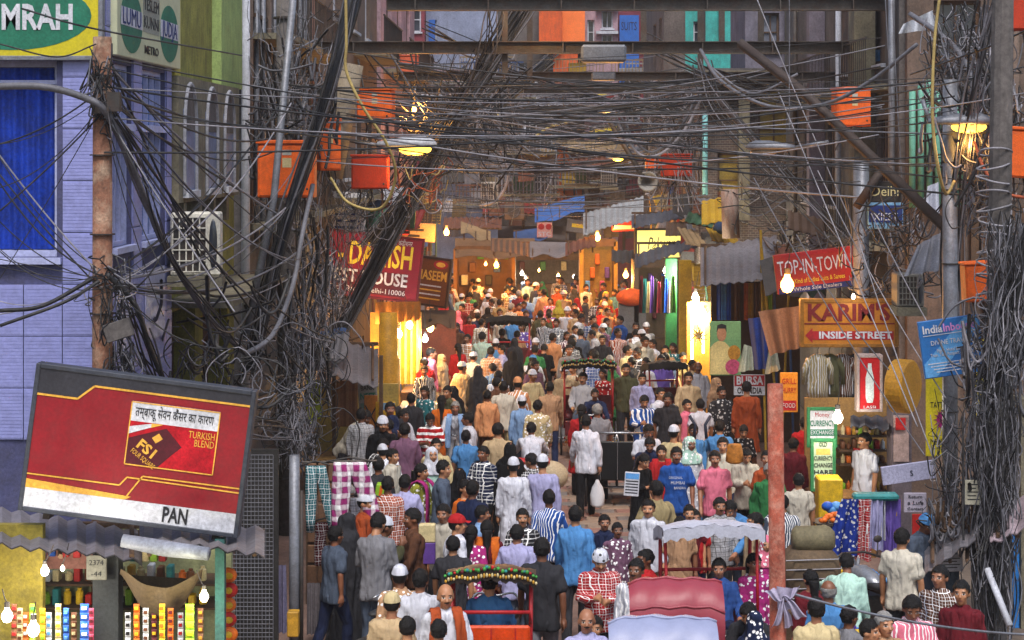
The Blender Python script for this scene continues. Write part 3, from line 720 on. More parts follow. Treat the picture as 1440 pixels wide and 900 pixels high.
# ---- generic building along a street side
def row_building(name, label, side, X, Y0, Y1, Zt, wall, wins, fm, gm, extras=(), dep=3.):
    """side +1: stands on the negative-x side and faces +x; wins: (Y0,Y1,z0,z1,nx,nz,bars)"""
    n = (side, 0, 0); b = thing(name, label, 'building', (X - side*dep/2, (Y0+Y1)/2, 0))
    mb = MB(); o = (X, Y0, 0); wall_holes(mb, o, (0,1,0), n, Y1-Y0, Zt, [(w_[0]-Y0, w_[1]-Y0, w_[2], w_[3]) for w_ in wins])
    Xb = X - side*dep
    mb.quad((Xb, Y0, 0), (X, Y0, 0), (X, Y0, Zt), (Xb, Y0, Zt)); mb.quad((X, Y0, Zt), (X, Y1, Zt), (Xb, Y1, Zt), (Xb, Y0, Zt)); mb.quad((X, Y1, 0), (Xb, Y1, 0), (Xb, Y1, Zt), (X, Y1, Zt))
    mb.build('wall', wall, b)
    for w_ in wins: window(b, o, (0,1,0), n, (w_[0]-Y0, w_[1]-Y0, w_[2], w_[3]), fm, gm, w_[4], w_[5], .06, True, w_[6] if len(w_) > 6 else 0)
    return b
b3 = row_building('dark_building', 'sooty dark building with upright pipes behind orange boxes and cable tangle', 1, -4.75, 29.5, 39.5, 11.5, DARKCONC,
    [(30.2, 31.4, 5.2, 7.2, 2, 3, 5), (32.4, 33.8, 5.2, 7.2, 2, 3, 6), (35, 36.4, 5.2, 7.4, 2, 3, 5), (37.2, 38.6, 5.2, 7.4, 2, 3), (30.4, 31.6, 8.3, 10, 2, 2), (33, 34.6, 8.3, 10, 2, 2), (36, 38, 8.3, 10, 3, 2)], WOOD, BLKGLASS)
for i in range(14):
    Y = 29.7 + i*.68; z0 = rnd.uniform(2.5, 5)
    MB().tube([(-4.66, Y, z0), (-4.66, Y, rnd.uniform(8.5, 11))], rnd.choice((.03, .045, .06)), 7).build('downpipe', rnd.choice((STEEL, GALV, M('pink_pipe', '8f6a5e', dirt=.5), BROWNW)), b3, True)
for Y0, Y1, zz in ((29.8, 33.8, 4.75), (34.6, 39, 4.8), (30, 38.5, 7.85)):
    MB().box(-4.75, -4.05, Y0, Y1, zz, zz+.1).build('balcony_slab', CONC, b3)
    rl = MB(); rl.tube([(-4.1, Y0, zz+.95), (-4.1, Y1, zz+.95)], .02, 5)
    for i in range(int((Y1-Y0)/.22)): rl.tube([(-4.1, Y0+.1+i*.22, zz+.1), (-4.1, Y0+.1+i*.22, zz+.95)], .009, 4)
    rl.build('railing', IRON, b3)
b4 = row_building('brown_guesthouse', 'brown rendered house carrying the maroon signboards above lit shop', 1, -4.6, 39.6, 52, 12.5, BROWNW,
    [(40.5, 41.7, 5.4, 7.4, 2, 2, 5), (43, 44.2, 5.4, 7.4, 2, 2, 5), (46, 47.4, 5.4, 7.4, 2, 2), (49, 50.4, 5.4, 7.4, 2, 2), (41, 42.4, 9, 11, 2, 2), (45, 46.5, 9, 11, 2, 2), (48.5, 50, 9, 11, 2, 2)], WHITEW, BLKGLASS)
b5 = row_building('faded_pink_house', 'faded pink house beyond the signboards, shutters and narrow balconies', 1, -4.5, 52.1, 66, 13.5, PINKW,
    [(53.5, 55, 5, 7.2, 2, 2), (57, 58.5, 5, 7.2, 2, 2), (60.5, 62, 5, 7.2, 2, 2), (63, 64.6, 5, 7.2, 2, 2), (54, 55.8, 9, 11.2, 2, 2), (58, 59.8, 9, 11.2, 2, 2), (62, 63.8, 9, 11.2, 2, 2)], WOOD, BLKGLASS)
for b_, X, Ys in ((b4, -4.6, ((40, 45, 4.9), (45.5, 51.5, 8.4))), (b5, -4.5, ((53, 59, 4.5), (60, 65.5, 4.5), (53, 65, 8.3)))):
    for Y0, Y1, zz in Ys:
        MB().box(X, X+.8, Y0, Y1, zz, zz+.12).build('balcony_slab', CONC, b_)
        rl = MB(); rl.tube([(X+.75, Y0, zz+1), (X+.75, Y1, zz+1)], .025, 5)
        for i in range(int((Y1-Y0)/.3)): rl.tube([(X+.75, Y0+.1+i*.3, zz+.1), (X+.75, Y0+.1+i*.3, zz+1)], .012, 4)
        rl.build('railing', IRON, b_)
# ---- the other side of the street
def front_building(name, label, Y, X0, X1, Zt, wall, wins, fm, gm, dep=4., z0=0.):
    b = thing(name, label, 'building', ((X0+X1)/2, Y+dep/2, 0)); mb = MB()
    wall_holes(mb, (X0, Y, z0), (1,0,0), (0,-1,0), X1-X0, Zt-z0, [(w_[0]-X0, w_[1]-X0, w_[2]-z0, w_[3]-z0) for w_ in wins])
    mb.quad((X0, Y, z0), (X0, Y, Zt), (X0, Y+dep, Zt), (X0, Y+dep, z0)); mb.quad((X1, Y+dep, z0), (X1, Y+dep, Zt), (X1, Y, Zt), (X1, Y, z0)); mb.quad((X0, Y, Zt), (X1, Y, Zt), (X1, Y+dep, Zt), (X0, Y+dep, Zt))
    mb.build('wall', wall, b)
    for w_ in wins: window(b, (X0, Y, z0), (1,0,0), (0,-1,0), (w_[0]-X0, w_[1]-X0, w_[2]-z0, w_[3]-z0), fm, gm, w_[4], w_[5], .06, True, w_[6] if len(w_) > 6 else 0)
    return b
r1 = front_building('grimy_building', 'grimy brown building with row of green upright pipes behind the grey pole', 31.5, 6.25, 12, 11, BROWNW,
    [(7.2, 8.1, 5.2, 6.9, 2, 2, 4), (8.6, 9.4, 5.2, 6.9, 2, 2, 4), (6.7, 7.5, 7.6, 8.6, 2, 1)], WOOD, BLKGLASS, 14)
for i, px in enumerate((1284, 1296, 1308, 1320, 1332, 1346, 1356)):
    MB().tube([(WX(px, 31.3), 31.36, WZ(292, 31.3)), (WX(px, 31.3), 31.36, WZ(128 - 8*(i % 3), 31.3))], .055, 8).build('green_pipe', M('green_pipe_paint', '5f9a86', rough=.5, var=.2, dirt=.4), r1, True)
for i in range(9):
    x = 7.2 + i*.28 + rnd.random()*.1; MB().tube([(x, 31.4, 2), (x, 31.4, rnd.uniform(6, 9.5))], rnd.choice((.03, .05, .07)), 7).build('downpipe', rnd.choice((STEEL, BROWNW, GALV)), r1, True)
for i in range(12): MB().box(7.3+i*.17, 7.43+i*.17, 31.33, 31.44, WZ(420, 31.4), WZ(290, 31.4)).build('plank', WOOD, r1)
r1b = row_building('soot_grey_house', 'soot grey house with barred windows behind the orange box and grey post', -1, 6.15, 31.7, 46.3, 11.5, DARKCONC,
    [(32.5, 33.7, 4.9, 6.6, 2, 2, 5), (35, 36.4, 4.9, 6.6, 2, 2, 5), (38, 39.6, 4.9, 6.6, 2, 2, 5), (41.5, 43, 4.9, 6.6, 2, 2), (33, 34.4, 7.6, 9, 2, 2), (37, 38.6, 7.6, 9, 2, 2), (41, 42.6, 7.6, 9, 2, 2)], WHITEW, BLKGLASS, dep=.12)
for zz, Y0, Y1 in ((4.3, 32, 37), (7.1, 36, 44), (7.1, 32, 35)):
    MB().box(5.6, 6.14, Y0, Y1, zz, zz+.1).build('balcony_slab', CONC, r1b); rl = MB(); rl.tube([(5.64, Y0, zz+.9), (5.64, Y1, zz+.9)], .02, 5)
    for i in range(int((Y1-Y0)/.2)): rl.tube([(5.64, Y0+.1+i*.2, zz+.1), (5.64, Y0+.1+i*.2, zz+.9)], .009, 4)
    rl.build('railing', IRON, r1b)
for Y, m in ((31.9, GALV), (34.6, STEEL), (37.6, WHITEW), (40.4, GALV), (44, STEEL)): MB().tube([(6.06, Y, 2.5), (6.06, Y, 11)], .06, 8).build('downpipe', m, r1b, True)
MB().box(5.75, 6.14, 33.9, 34.5, 4.4, 11.4).build('pier', CONC, r1b); MB().box(5.8, 6.14, 39.9, 40.3, 2.4, 11.4).build('pier', M('mauve_pier', '77707c', dirt=.4, streak=1), r1b)
r2 = front_building('brick_building', 'sooty brick building with yellow arched window above the market roofs', 47, 4.05, 9.5, 8.1, BRICK,
    [(WX(1066, 47), WX(1112, 47), WZ(212, 47), WZ(150, 47), 2, 2), (4.5, 5.1, 4.6, 6.0, 1, 2)], WOOD, M('amber_glass', '8f7a3a', rough=.3, dirt=.4), 16)
xm, xr, zb = WX(1089, 47), WX(1112, 47) - WX(1089, 47), WZ(150, 47)
ar = [(xm + math.cos(t)*xr, 46.93, zb + math.sin(t)*xr*1.05) for t in [math.pi*i/12 for i in range(13)]]
MB().slab(ar, (0,1,0), .05).build('arch_pane', MATS['amber_glass'], r2); MB().tube(ar, .06, 5).build('arch_frame', CONC, r2)
MB().box(WX(1040, 46.5), WX(1055, 46.5), 46.6, 46.98, WZ(310, 46.5), WZ(140, 46.5)).build('pilaster', CONC, r2)
MB().box(WX(1130, 46.5), WX(1165, 46.5), 46.6, 46.98, WZ(300, 46.5), WZ(106, 46.5)).build('pilaster', CONC, r2)
MB().tube([(WX(992, 46.6), 46.7, WZ(275, 46.7)), (WX(992, 46.6), 46.7, WZ(160, 46.7))], .07, 8).build('drainpipe', M('aqua_pipe', '7fc0c4', rough=.5, dirt=.3), r2, True)
for i in range(9): MB().box(WX(985, 46.9), WX(1062, 46.9), 46.86, 46.97, WZ(161-i*5, 46.9), WZ(158-i*5, 46.9)).build('slat', STEEL, r2)
MB().box(WX(975, 46.5), WX(1250, 46.5), 46.2, 46.99, WZ(108, 46.5), WZ(100, 46.5)).build('cornice', CONC, r2)
r5 = front_building('mauve_grey_house', 'mauve grey house rising behind the sooty brick front', 51.5, WX(1048, 51.5), 10.5, 14.5, M('mauve_grey_render', '6c6874', rough=.9, var=.35, scale=1.2, dirt=.5, streak=1), [(WX(1072, 51.5), WX(1096, 51.5), WZ(72, 51.5), WZ(18, 51.5), 2, 2), (WX(1128, 51.5), WX(1150, 51.5), WZ(72, 51.5), WZ(18, 51.5), 2, 2), (WX(1180, 51.5), WX(1204, 51.5), WZ(72, 51.5), WZ(18, 51.5), 2, 2)], WOOD, DUSTGLASS)
for a_, c_ in ((1104, 1112), (1160, 1170)): MB().box(WX(a_, 51.4), WX(c_, 51.4), 51.2, 51.48, WZ(100, 51.4), 14.4).build('pilaster', CONC, r5)
MB().tube([(WX(1140, 51.3), 51.35, WZ(100, 51.3)), (WX(1140, 51.3), 51.35, 14)], .07, 8).build('drainpipe', WHITEW, r5, True)
r3 = row_building('shuttered_building', 'grey building with shuttered windows past the sooty brick house', -1, 4.0, 60, 71.8, 15, DARKCONC,
    [(61, 62.5, 8.5, 10.5, 2, 2), (64, 65.5, 8.5, 10.5, 2, 2), (67, 69, 4.5, 6.5, 2, 2)], WHITEW, BLKGLASS, dep=.7)
r4 = row_building('grey_balcony_house', 'narrow grey house with dark balconies above the yellow lit sign', -1, 4.15, 48, 59.8, 8.2, DARKCONC,
    [(50, 51.5, 5, 7, 2, 2, 4), (53, 54.5, 5, 7, 2, 2, 4), (56, 57.5, 5, 7, 2, 2)], WOOD, BLKGLASS)
# ---- the houses that close the street at its far end
FY = 78
def far(name, label, px0, px1, py_top, wall, wins=(), Y=FY, fm=None, gm=None, z0=0.):
    b = front_building(name, label, Y, WX(px0, Y), WX(px1, Y), WZ(py_top, Y), wall, [(WX(a, Y), WX(c, Y), WZ(e, Y), WZ(d, Y), nx, nz) for a, c, d, e, nx, nz in wins], fm or WHITEW, gm or BLKGLASS, 6, z0)
    return b
f0 = far('maroon_house', 'maroon house with white trim at the far end beside grey wall', 545, 597, -60, MAROONW, [(560, 572, 10, 45, 1, 2), (578, 592, 10, 45, 1, 2), (558, 575, 110, 160, 2, 2)], 77)
f1 = far('grey_wall_house', 'tall bare grey-blue wall house closing the far end', 597.5, 700, -60, GREYBLUE, [(604, 614, 28, 58, 1, 1), (700-26, 700-8, 85, 102, 2, 1), (640, 662, 130, 175, 2, 2), (610, 630, 130, 175, 2, 2), (660, 690, 240, 290, 3, 2)])
MB().box(WX(603, FY), WX(612, FY), FY-.1, FY-.02, WZ(58, FY), WZ(28, FY)).build('blue_shutter', BLUEW, f1)
MB().box(WX(600, FY), WX(672, FY), FY-.12, FY-.02, WZ(170, FY), WZ(98, FY)).build('pink_band', PINKW, f1)
f2 = far('concrete_house', 'unfinished concrete house with bright orange projecting room up high', 700.5, 822, -60, DARKCONC, [(706, 722, 90, 112, 1, 2), (728, 748, 88, 112, 2, 1), (712, 730, 150, 200, 2, 2), (735, 755, 150, 200, 2, 2), (705, 740, 232, 280, 3, 3), (745, 775, 232, 280, 2, 2)], FY+.5)
MB().box(WX(758, FY), WX(790, FY), FY-1.2, FY+.5, WZ(64, FY), WZ(12, FY)).build('orange_room', ORANGEW, f2); MB().box(WX(790.3, FY), WX(822, FY), FY-.8, FY+.5, WZ(64, FY), WZ(12, FY)).build('orange_wall', M('orange_render_pale', 'ef7a3a', rough=.8, var=.12, dirt=.15), f2)
MB().box(WX(778, FY), WX(812, FY), FY-.6, FY+.5, WZ(160, FY), WZ(74, FY)).build('orange_wall', ORANGEW, f2); MB().box(WX(784, FY), WX(818, FY), FY-.7, FY+.5, WZ(285, FY), WZ(204, FY)).build('orange_wall', MATS['orange_render_pale'], f2)
for a, c in ((792, 794), (806, 808)): MB().box(WX(a, FY), WX(c, FY), FY-.75, FY-.66, WZ(285, FY), WZ(204, FY)).build('dark_rib', IRON, f2)
f3 = far('pinkish_house', 'pale pinkish house with white cornices between orange room and blue board', 822.5, 869, -60, PINKW, [(826, 836, 28, 62, 1, 2), (846, 862, 14, 40, 2, 1), (846, 862, 48, 62, 2, 1), (835, 860, 235, 285, 2, 2)], FY)
for py in (12, 44, 66, 230): MB().box(WX(838, FY), WX(869, FY), FY-.25, FY-.02, WZ(py+4, FY), WZ(py, FY)).build('cornice', WHITEW, f3)
f4 = far('maroon_window_house', 'maroon house with tall shuttered window carrying a blue board', 869.5, 934, -60, MAROONW, [(922, 933, 16, 58, 1, 4), (905, 916, 20, 60, 1, 1), (880, 900, 130, 170, 2, 2)], FY+.2)
MB().box(WX(871, FY), WX(898, FY), FY-.3, FY+.1, WZ(122, FY), WZ(22, FY)).build('blue_board', BLUEW, f4)
text(f4, 'SUITS', Vector((WX(884, FY), FY-.31, WZ(38, FY))) - f4.location, .5, M('dark_ink', (.02,.02,.06), dirt=0), width=.65)
f5 = far('white_house', 'whitewashed narrow house with green drain beside the maroon one', 934.5, 962, -60, WHITEW, [(940, 948, 80, 98, 1, 1)], FY-.3)
MB().box(WX(953, FY), WX(961, FY), FY-.5, FY-.32, WZ(62, FY), WZ(18, FY)).build('green_shutter', TEALW, f5)
f6 = far('teal_house', 'bright teal house peeping between girders high up', 962.5, 1046, -60, TEALW, [(975, 986, 30, 60, 1, 2)], FY-6)
for px in (985, 1012): MB().box(WX(px, FY-6.2), WX(px+7, FY-6.2), FY-6.25, FY-6.02, WZ(70, FY), WZ(10, FY)).build('dark_post', IRON, f6)
# low shops and awnings in front of the far end
def awning(name, label, px0, px1, py0, py1, Y, mat, drop=.25, out=1.2, corr=True, cat='awning', tilt=0., n=None):
    """sloping sheet roof from the wall (py0) down to its lip (py1); ridged when corrugated"""
    x0, x1 = WX(px0, Y), WX(px1, Y); za, zb_ = WZ(py0, Y), WZ(py1, Y-out); o = thing(name, label, cat, ((x0+x1)/2, Y, za)); q_ = (Y-out)/Y
    nu = n or max(8, int((x1-x0)/.045)) if corr else 16; nv = 6
    sag = 0 if corr else .12; ph = rnd.random()*9
    def fn(u, v):
        zz = za + (zb_-za)*v + tilt*(u-.5) + (.022*math.sin(u*nu*math.pi/2) if corr else -sag*math.sin(u*math.pi*3+ph)*v*.5 - sag*math.sin(math.pi*v)*.6)
        if corr: zz += .03*math.sin(u*5+ph)*v
        return ((x0+(x1-x0)*u)*(1+(q_-1)*v), Y - out*v, zz)
    def fn2(u, v):
        p = fn(u, v); return (p[0], p[1], p[2]-.012)
    m_ = MB().grid(fn, nu, nv); m_.grid(fn2, nu, nv); s = m_.build('sheet', mat, o, not corr)
    f = MB(); f.box(x0, x1, Y-.05, Y+.02, za-.1, za-.04)
    for xx in (x0+.1, (x0+x1)/2, x1-.1): f.tube([(xx, Y, za-.08), (xx*(1+(q_-1)*.96), Y-out+.05, zb_-.06)], .025, 5)
    f.build('rafter', WOOD, o); return o
def cloth_patch(name, label, cat, pts, mat, thick=.01, folds=6, amp=.05, nu=16, nv=10, n=(0,-1,0), sag=0.):
    """hanging sheet spanned by four corners (bottom-left, bottom-right, top-right, top-left) with folds"""
    a, b, c, d = [Vector(p) for p in pts]; n = Vector(n); o = thing(name, label, cat, (a+b+c+d)/4)
    ph = rnd.random()*6
    def fn(u, v):
        p = a.lerp(b, u).lerp(d.lerp(c, u), v); return p + n*(amp*math.sin(u*folds*math.pi+ph)*(1-.6*v)) - Vector((0,0,sag*math.sin(math.pi*u)*4*v*(1-v) + sag*math.sin(math.pi*u)*(1-v)*.5))
    m_ = MB().grid(fn, nu, nv); m_.grid(lambda u, v: Vector(fn(u, v)) - n*thick, nu, nv); m_.build('sheet', mat, o, True); return o
# ================================================================== signs, girders, poles, boxes, lamps
INK = M('black_ink', (.015,.015,.018), dirt=0, rough=.6, bump=0); WINK = M('white_paint', 'c8cad2', dirt=.3, rough=.6, bump=0); YINK = M('yellow_paint', 'e0c63a', dirt=.15, rough=.6, bump=0)
RINK = M('red_paint', 'a01c24', dirt=.15, rough=.6, bump=0); GINK = M('green_paint', '1e6a52', dirt=.15, rough=.6, bump=0); GOLD = M('gold_paint', 'd9a441', dirt=.1, rough=.5, bump=0); BINK = M('blue_ink', '1c2e6a', dirt=.1, bump=0)
PINKINK = M('pink_paint', 'c98ac8', dirt=.1, bump=0)
def board(name, label, px0, py0, px1, py1, Y, mat, roll=0., yaw=0., thick=.08, frame=None, fw=.035, cat='sign', back=None):
    """a sign board: root at its centre, x across, z up, face towards -y; sizes follow from the photo at distance Y"""
    c = W((px0+px1)/2, (py0+py1)/2, Y); w_, h_ = (px1-px0)/F_PX*Y, (py1-py0)/F_PX*Y
    o = thing(name, label, cat, c, (0, R(roll), R(yaw))); o['w'] = w_; o['h'] = h_
    MB().bbox(-w_/2, w_/2, 0, thick, -h_/2, h_/2, .008).build('panel', mat, o, local=True)
    if frame:
        f = MB()
        for a, b_, c_, d in ((-w_/2-fw*.4, -w_/2+fw, -h_/2-fw*.4, h_/2+fw*.4), (w_/2-fw, w_/2+fw*.4, -h_/2-fw*.4, h_/2+fw*.4)): f.bbox(a, b_, -.018, thick+.012, c_, d, .006)
        for a, b_ in ((-h_/2-fw*.4, -h_/2+fw), (h_/2-fw, h_/2+fw*.4)): f.bbox(-w_/2+fw+.001, w_/2-fw-.001, -.017, thick+.011, a, b_, .006)
        f.build('frame', frame, o, local=True)
    return o
def put(o, s, u, v, hgt, mat, width=None, d=.006, **kw):
    """lettering on a board at u,v (0..1 from the lower corner); hgt and width as shares of the board"""
    w_, h_ = o['w'], o['h']
    return text(o, s, ((u-.5)*w_, -d, (v-.5)*h_), hgt*h_*1.38, mat, width=width*w_ if width else None, **kw)
def patch(o, u0, v0, u1, v1, mat, d=.003, name='printed_band', t=.002, poly=None, **kw):
    w_, h_ = o['w'], o['h']; P = poly or [(u0, v0), (u1, v0), (u1, v1), (u0, v1)]
    return MB().slab([((u-.5)*w_, -d, (v-.5)*h_) for u, v in P], (0,1,0), t).build(name, mat, o, local=True)
def ellipse(o, cu, cv, ru, rv, mat, d=.003, n=32, name='printed_oval'):
    return patch(o, 0, 0, 0, 0, mat, d, name, poly=[(cu+ru*math.cos(2*math.pi*i/n), cv+rv*math.sin(2*math.pi*i/n)) for i in range(n)])
# yellow board with green oval
s = board('shop_sign', 'yellow signboard with green oval and white capitals above blue window', -95, -22, 143, 83, 19.9, M('sign_yellow', 'c2b41e', rough=.5, var=.15, dirt=.3, bump=0), frame=GALV, cat='sign')
ellipse(s, .47, .58, .47, .46, GINK); put(s, 'MRAH', .62, .545, .34, WINK, .42, .008, bold=.03)
# cream board on the side wall (faces the street)
s = thing('shop_sign', 'cream signboard with two green ovals on the lavender side wall', 'sign', (LX+.1, 22.0, 7.56), (0, 0, R(90))); s['w'] = 3.55; s['h'] = .98
MB().bbox(-1.78, 1.78, 0, .09, -.49, .49, .01).build('panel', M('sign_cream', 'b9bc9c', rough=.5, var=.1, dirt=.2, bump=0), s, local=True)
for cu in (.2, .8): ellipse(s, cu, .42, .16, .36, GINK); patch(s, cu-.155, .36, cu+.155, .57, M('sign_pale', 'b7b8c4', dirt=.2, bump=0), .006); put(s, 'LUMU' if cu < .5 else 'JUDJA', cu, .46, .2, BINK, .26, .01)
put(s, 'TESLEM', .5, .68, .15, INK, .24); put(s, 'KUNNI', .5, .47, .15, INK, .24); put(s, 'METRO', .5, .14, .1, INK, .22, bold=.02); patch(s, .37, .35, .63, .8, M('sign_grey', '8f9288', dirt=.2, bump=0), .003)
# the tilted tobacco board
s = board('billboard', 'tilted red tobacco billboard with grey frame above the lit kiosk', 39, 531, 347, 736, 17.2, M('sign_red', '84141f', rough=.45, var=.2, dirt=.25, bump=0, spec=.4), roll=7.4, thick=.14, frame=M('sign_frame', '3a3e48', rough=.5, dirt=.3), fw=.03, cat='billboard')
DKS = M('sign_charcoal', '33333a', rough=.45, dirt=.15, bump=0)
patch(s, 0, 0, 0, 0, DKS, .004, 'dark_header', poly=[(.012, .985), (.012, .80), (.20, .80), (.27, .90), (.988, .90), (.988, .985)])
def line(o, pts, mat, wd=.006, d=.007):
    w_, h_ = o['w'], o['h']; m_ = MB()
    for (a, b_), (c, e) in zip(pts, pts[1:]):
        p, q = Vector(((a-.5)*w_, -d, (b_-.5)*h_)), Vector(((c-.5)*w_, -d, (e-.5)*h_)); t = (q-p).normalized(); n = Vector((-t.z, 0, t.x))*wd*h_*.5
        m_.slab([p-n, q-n, q+n, p+n], (0,1,0), .002)
    return m_.build('gold_rule', mat, o, local=True)
line(s, [(.012, .80), (.20, .80), (.27, .90), (.988, .90)], GOLD, .014)
patch(s, .012, .015, .988, .155, WINK, .004, 'white_footer')
patch(s, 0, 0, 0, 0, GOLD, .005, 'gold_wedge', poly=[(.012, .155), (.47, .155), (.50, .18), (.012, .215)])
line(s, [(.012, .25), (.44, .25), (.47, .31), (.988, .30)], GOLD, .010); line(s, [(.47, .16), (.54, .33), (.988, .33)], GOLD, .010)
put(s, 'PAN', .71, .085, .105, INK, .115, .008, bold=.025)
s['w'] = s['w']; PIC = [(.45, .40), (.855, .40), (.855, .83), (.45, .83)]
patch(s, .45, .40, .855, .70, M('sign_bright_red', 'a81422', rough=.4, dirt=0, bump=0, var=.5, scale=4), .006, 'picture'); patch(s, .45, .70, .855, .835, WINK, .006, 'caption_strip')
line(s, PIC + [PIC[0]], GOLD, .008, .009)
put(s, 'तम्बाकू सेवन कैंसर का कारण', .65, .765, .065, INK, .36, .009)
patch(s, 0,0,0,0, M('pack_maroon', '4a0f1c', dirt=0, bump=0), .008, 'printed_pack', poly=[(.452, .58), (.62, .675), (.70, .56), (.66, .50), (.60, .402), (.452, .402)])
patch(s, 0,0,0,0, WINK, .010, 'printed_cigarette', poly=[(.452, .61), (.55, .67), (.55, .695), (.452, .66)]); patch(s, 0,0,0,0, GOLD, .010, 'printed_filter', poly=[(.55, .668), (.60, .695), (.60, .699), (.55, .697)])
patch(s, 0,0,0,0, GOLD, .010, 'printed_square', poly=[(.56, .60), (.59, .635), (.61, .60), (.58, .565)])
o_ = put(s, 'FS1', .545, .515, .07, GOLD, .09, .012, bold=.03); o_.rotation_euler = (R(90), R(32), 0); o_ = put(s, 'FOUR SQUARE', .53, .45, .035, GOLD, .13, .012); o_.rotation_euler = (R(90), R(32), 0)
put(s, 'TURKISH', .785, .655, .05, GOLD, .12, .010); put(s, 'BLEND', .80, .60, .05, GOLD, .09, .010)
w_, h_ = s['w'], s['h']
for x in (-.8, .8): MB().box(x-.03, x+.03, .15, .5, -h_/2-.1, h_/2-.1).build('bracket', STEEL, s, local=True)
# guesthouse board
s = board('guesthouse_sign', 'maroon guest house signboard with yellow and white letters behind cables', 438, 328, 592, 418, 40.2, M('sign_maroon', '7d1a30', rough=.5, var=.15, dirt=.2, bump=0), roll=6.5, thick=.12, frame=M('maroon_frame', '5a1420', dirt=.2))
put(s, 'AL - DANISH', .46, .66, .36, YINK, .92, bold=.02); patch(s, .02, .06, .88, .42, M('sign_wine', '521624', dirt=.2, bump=0), .003)
put(s, 'GUEST HOUSE', .46, .31, .20, WINK, .86, .008, bold=.02); put(s, 'Chitli Qabar, Delhi-110006', .52, .12, .08, WINK, .72, .008); put(s, 'एयर कंडीशनर', .8, .9, .08, WINK, .2, .008)
s = board('notice', 'white notice board with dark lines above the maroon guest house signboard', 466, 270, 514, 328, 40.6, WINK, roll=2)
for i in range(5): patch(s, .1, .75-i*.16, .9-.1*(i % 3), .81-i*.16, BINK, .004, 'printed_line')
s = board('restaurant_sign', 'brown restaurant signboard with gold letters hung beside the maroon board', 580, 362, 632, 430, 41.5, M('sign_brown', '6e3a1c', rough=.5, var=.3, dirt=.2, bump=0), roll=7, yaw=-12, thick=.1, frame=M('brown_frame', '3a2014'))
put(s, 'NASEEM', .5, .62, .2, GOLD, .85, bold=.02); ellipse(s, .72, .87, .2, .09, RINK); ellipse(s, .72, .87, .13, .05, GOLD, .006)
for i in range(4): patch(s, .2, .4-i*.09, .8, .43-i*.09, GOLD if i % 2 else WINK, .004, 'printed_line')
# yellow warm-lit sign on the other side
s = board('lit_sign', 'pale yellow lit signboard with black script under tin roofs', 893, 322, 960, 364, 51, emit('lit_yellow', (.75, .62, .16), .75), thick=.15, frame=IRON, yaw=12)
put(s, 'Pakwan', .55, .5, .42, INK, .6, shear=.3)
# arrow sign
s = board('direction_sign', 'orange direction sign with maroon capitals and red arrow over the stalls', 1127, 422, 1262, 487, 29, M('sign_orange', 'b06e1c', rough=.5, var=.2, dirt=.3, bump=0), thick=.16, frame=M('orange_frame', '8a5a1a', dirt=.3), fw=.04)
put(s, "KARIM'S", .49, .715, .36, M('maroon_paint', '6e1a1c', dirt=.1, bump=0), .86, bold=.035); line(s, [(.03, .49), (.97, .49)], MATS['maroon_paint'], .03)
patch(s, 0,0,0,0, RINK, .005, 'printed_arrow', poly=[(.04, .235), (.115, .40), (.115, .33), (.96, .33), (.96, .14), (.115, .14), (.115, .07)]); put(s, 'INSIDE STREET', .56, .235, .15, WINK, .76, .008, bold=.03)
# red TOP-IN-TOWN sign, rising to the right
s = board('shop_sign', 'red shop signboard with tall white capitals rising behind the orange sign', 1090, 352, 1204, 408, 31.5, M('sign_scarlet', '9c2420', rough=.5, var=.2, dirt=.3, bump=0), roll=-7, thick=.08)
put(s, 'TOP-IN-TOWN', .5, .62, .38, WINK, .92); patch(s, .02, .0, .98, .14, BINK, .003); put(s, 'All Kind of Ladies Suits & Sarees', .5, .28, .12, YINK, .7); put(s, 'Whole Sale Dealers', .5, .08, .1, WINK, .6, .008); patch(s, .1, .9, .9, .98, RINK, .004)
# blue tilted travel board
s = board('travel_sign', 'tilted sky blue travel agency board fixed on the grey pole', 1295, 447, 1382, 528, 24, M('sign_blue', '2a6aac', rough=.45, var=.15, dirt=.25, bump=0), roll=-8, thick=.06)
patch(s, 0,0,0,0, M('sign_pale_blue', '5a9ad0', dirt=.1, bump=0), .003, 'diagonal_band', poly=[(.02, .02), (.2, .02), (.98, .8), (.98, .98), (.75, .98), (.02, .25)])
put(s, 'India', .22, .84, .14, WINK, .32, .008, bold=.02); put(s, 'Inbound', .66, .84, .14, PINKINK, .52, .008, bold=.02); line(s, [(.06, .74), (.95, .74)], WINK, .012); put(s, 'DIVINE TRAVELS', .5, .6, .085, WINK, .66, .008)
put(s, 'Flight, Hotel Booking', .5, .46, .06, WINK, .5, .008); put(s, 'Train, Taxi, Passport & Tourism', .5, .39, .06, WINK, .72, .008)
for i in range(4): patch(s, .08+.04*i, .24-i*.05, .92-.05*i, .255-i*.05, WINK, .006, 'printed_line')
# small delhi boards
s = board('hotel_sign', 'dark board with cream letters above the small blue board by grey post', 1221, 255, 1268, 284, 30, M('sign_soot', '26221f', dirt=.3), frame=None); put(s, 'Delhi', .5, .5, .5, M('cream_paint', 'c9bc8a', bump=0), .8)
s = board('hotel_sign', 'small blue and white hotel board below the dark cream-lettered one', 1221, 285, 1270, 322, 30, M('sign_lightblue', '6f9cc0', dirt=.2), frame=None); patch(s, .02, .25, .98, .9, BINK, .003); put(s, 'XIEST', .5, .45, .3, WINK, .7); put(s, 'HOTEL', .5, .13, .22, INK, .6)
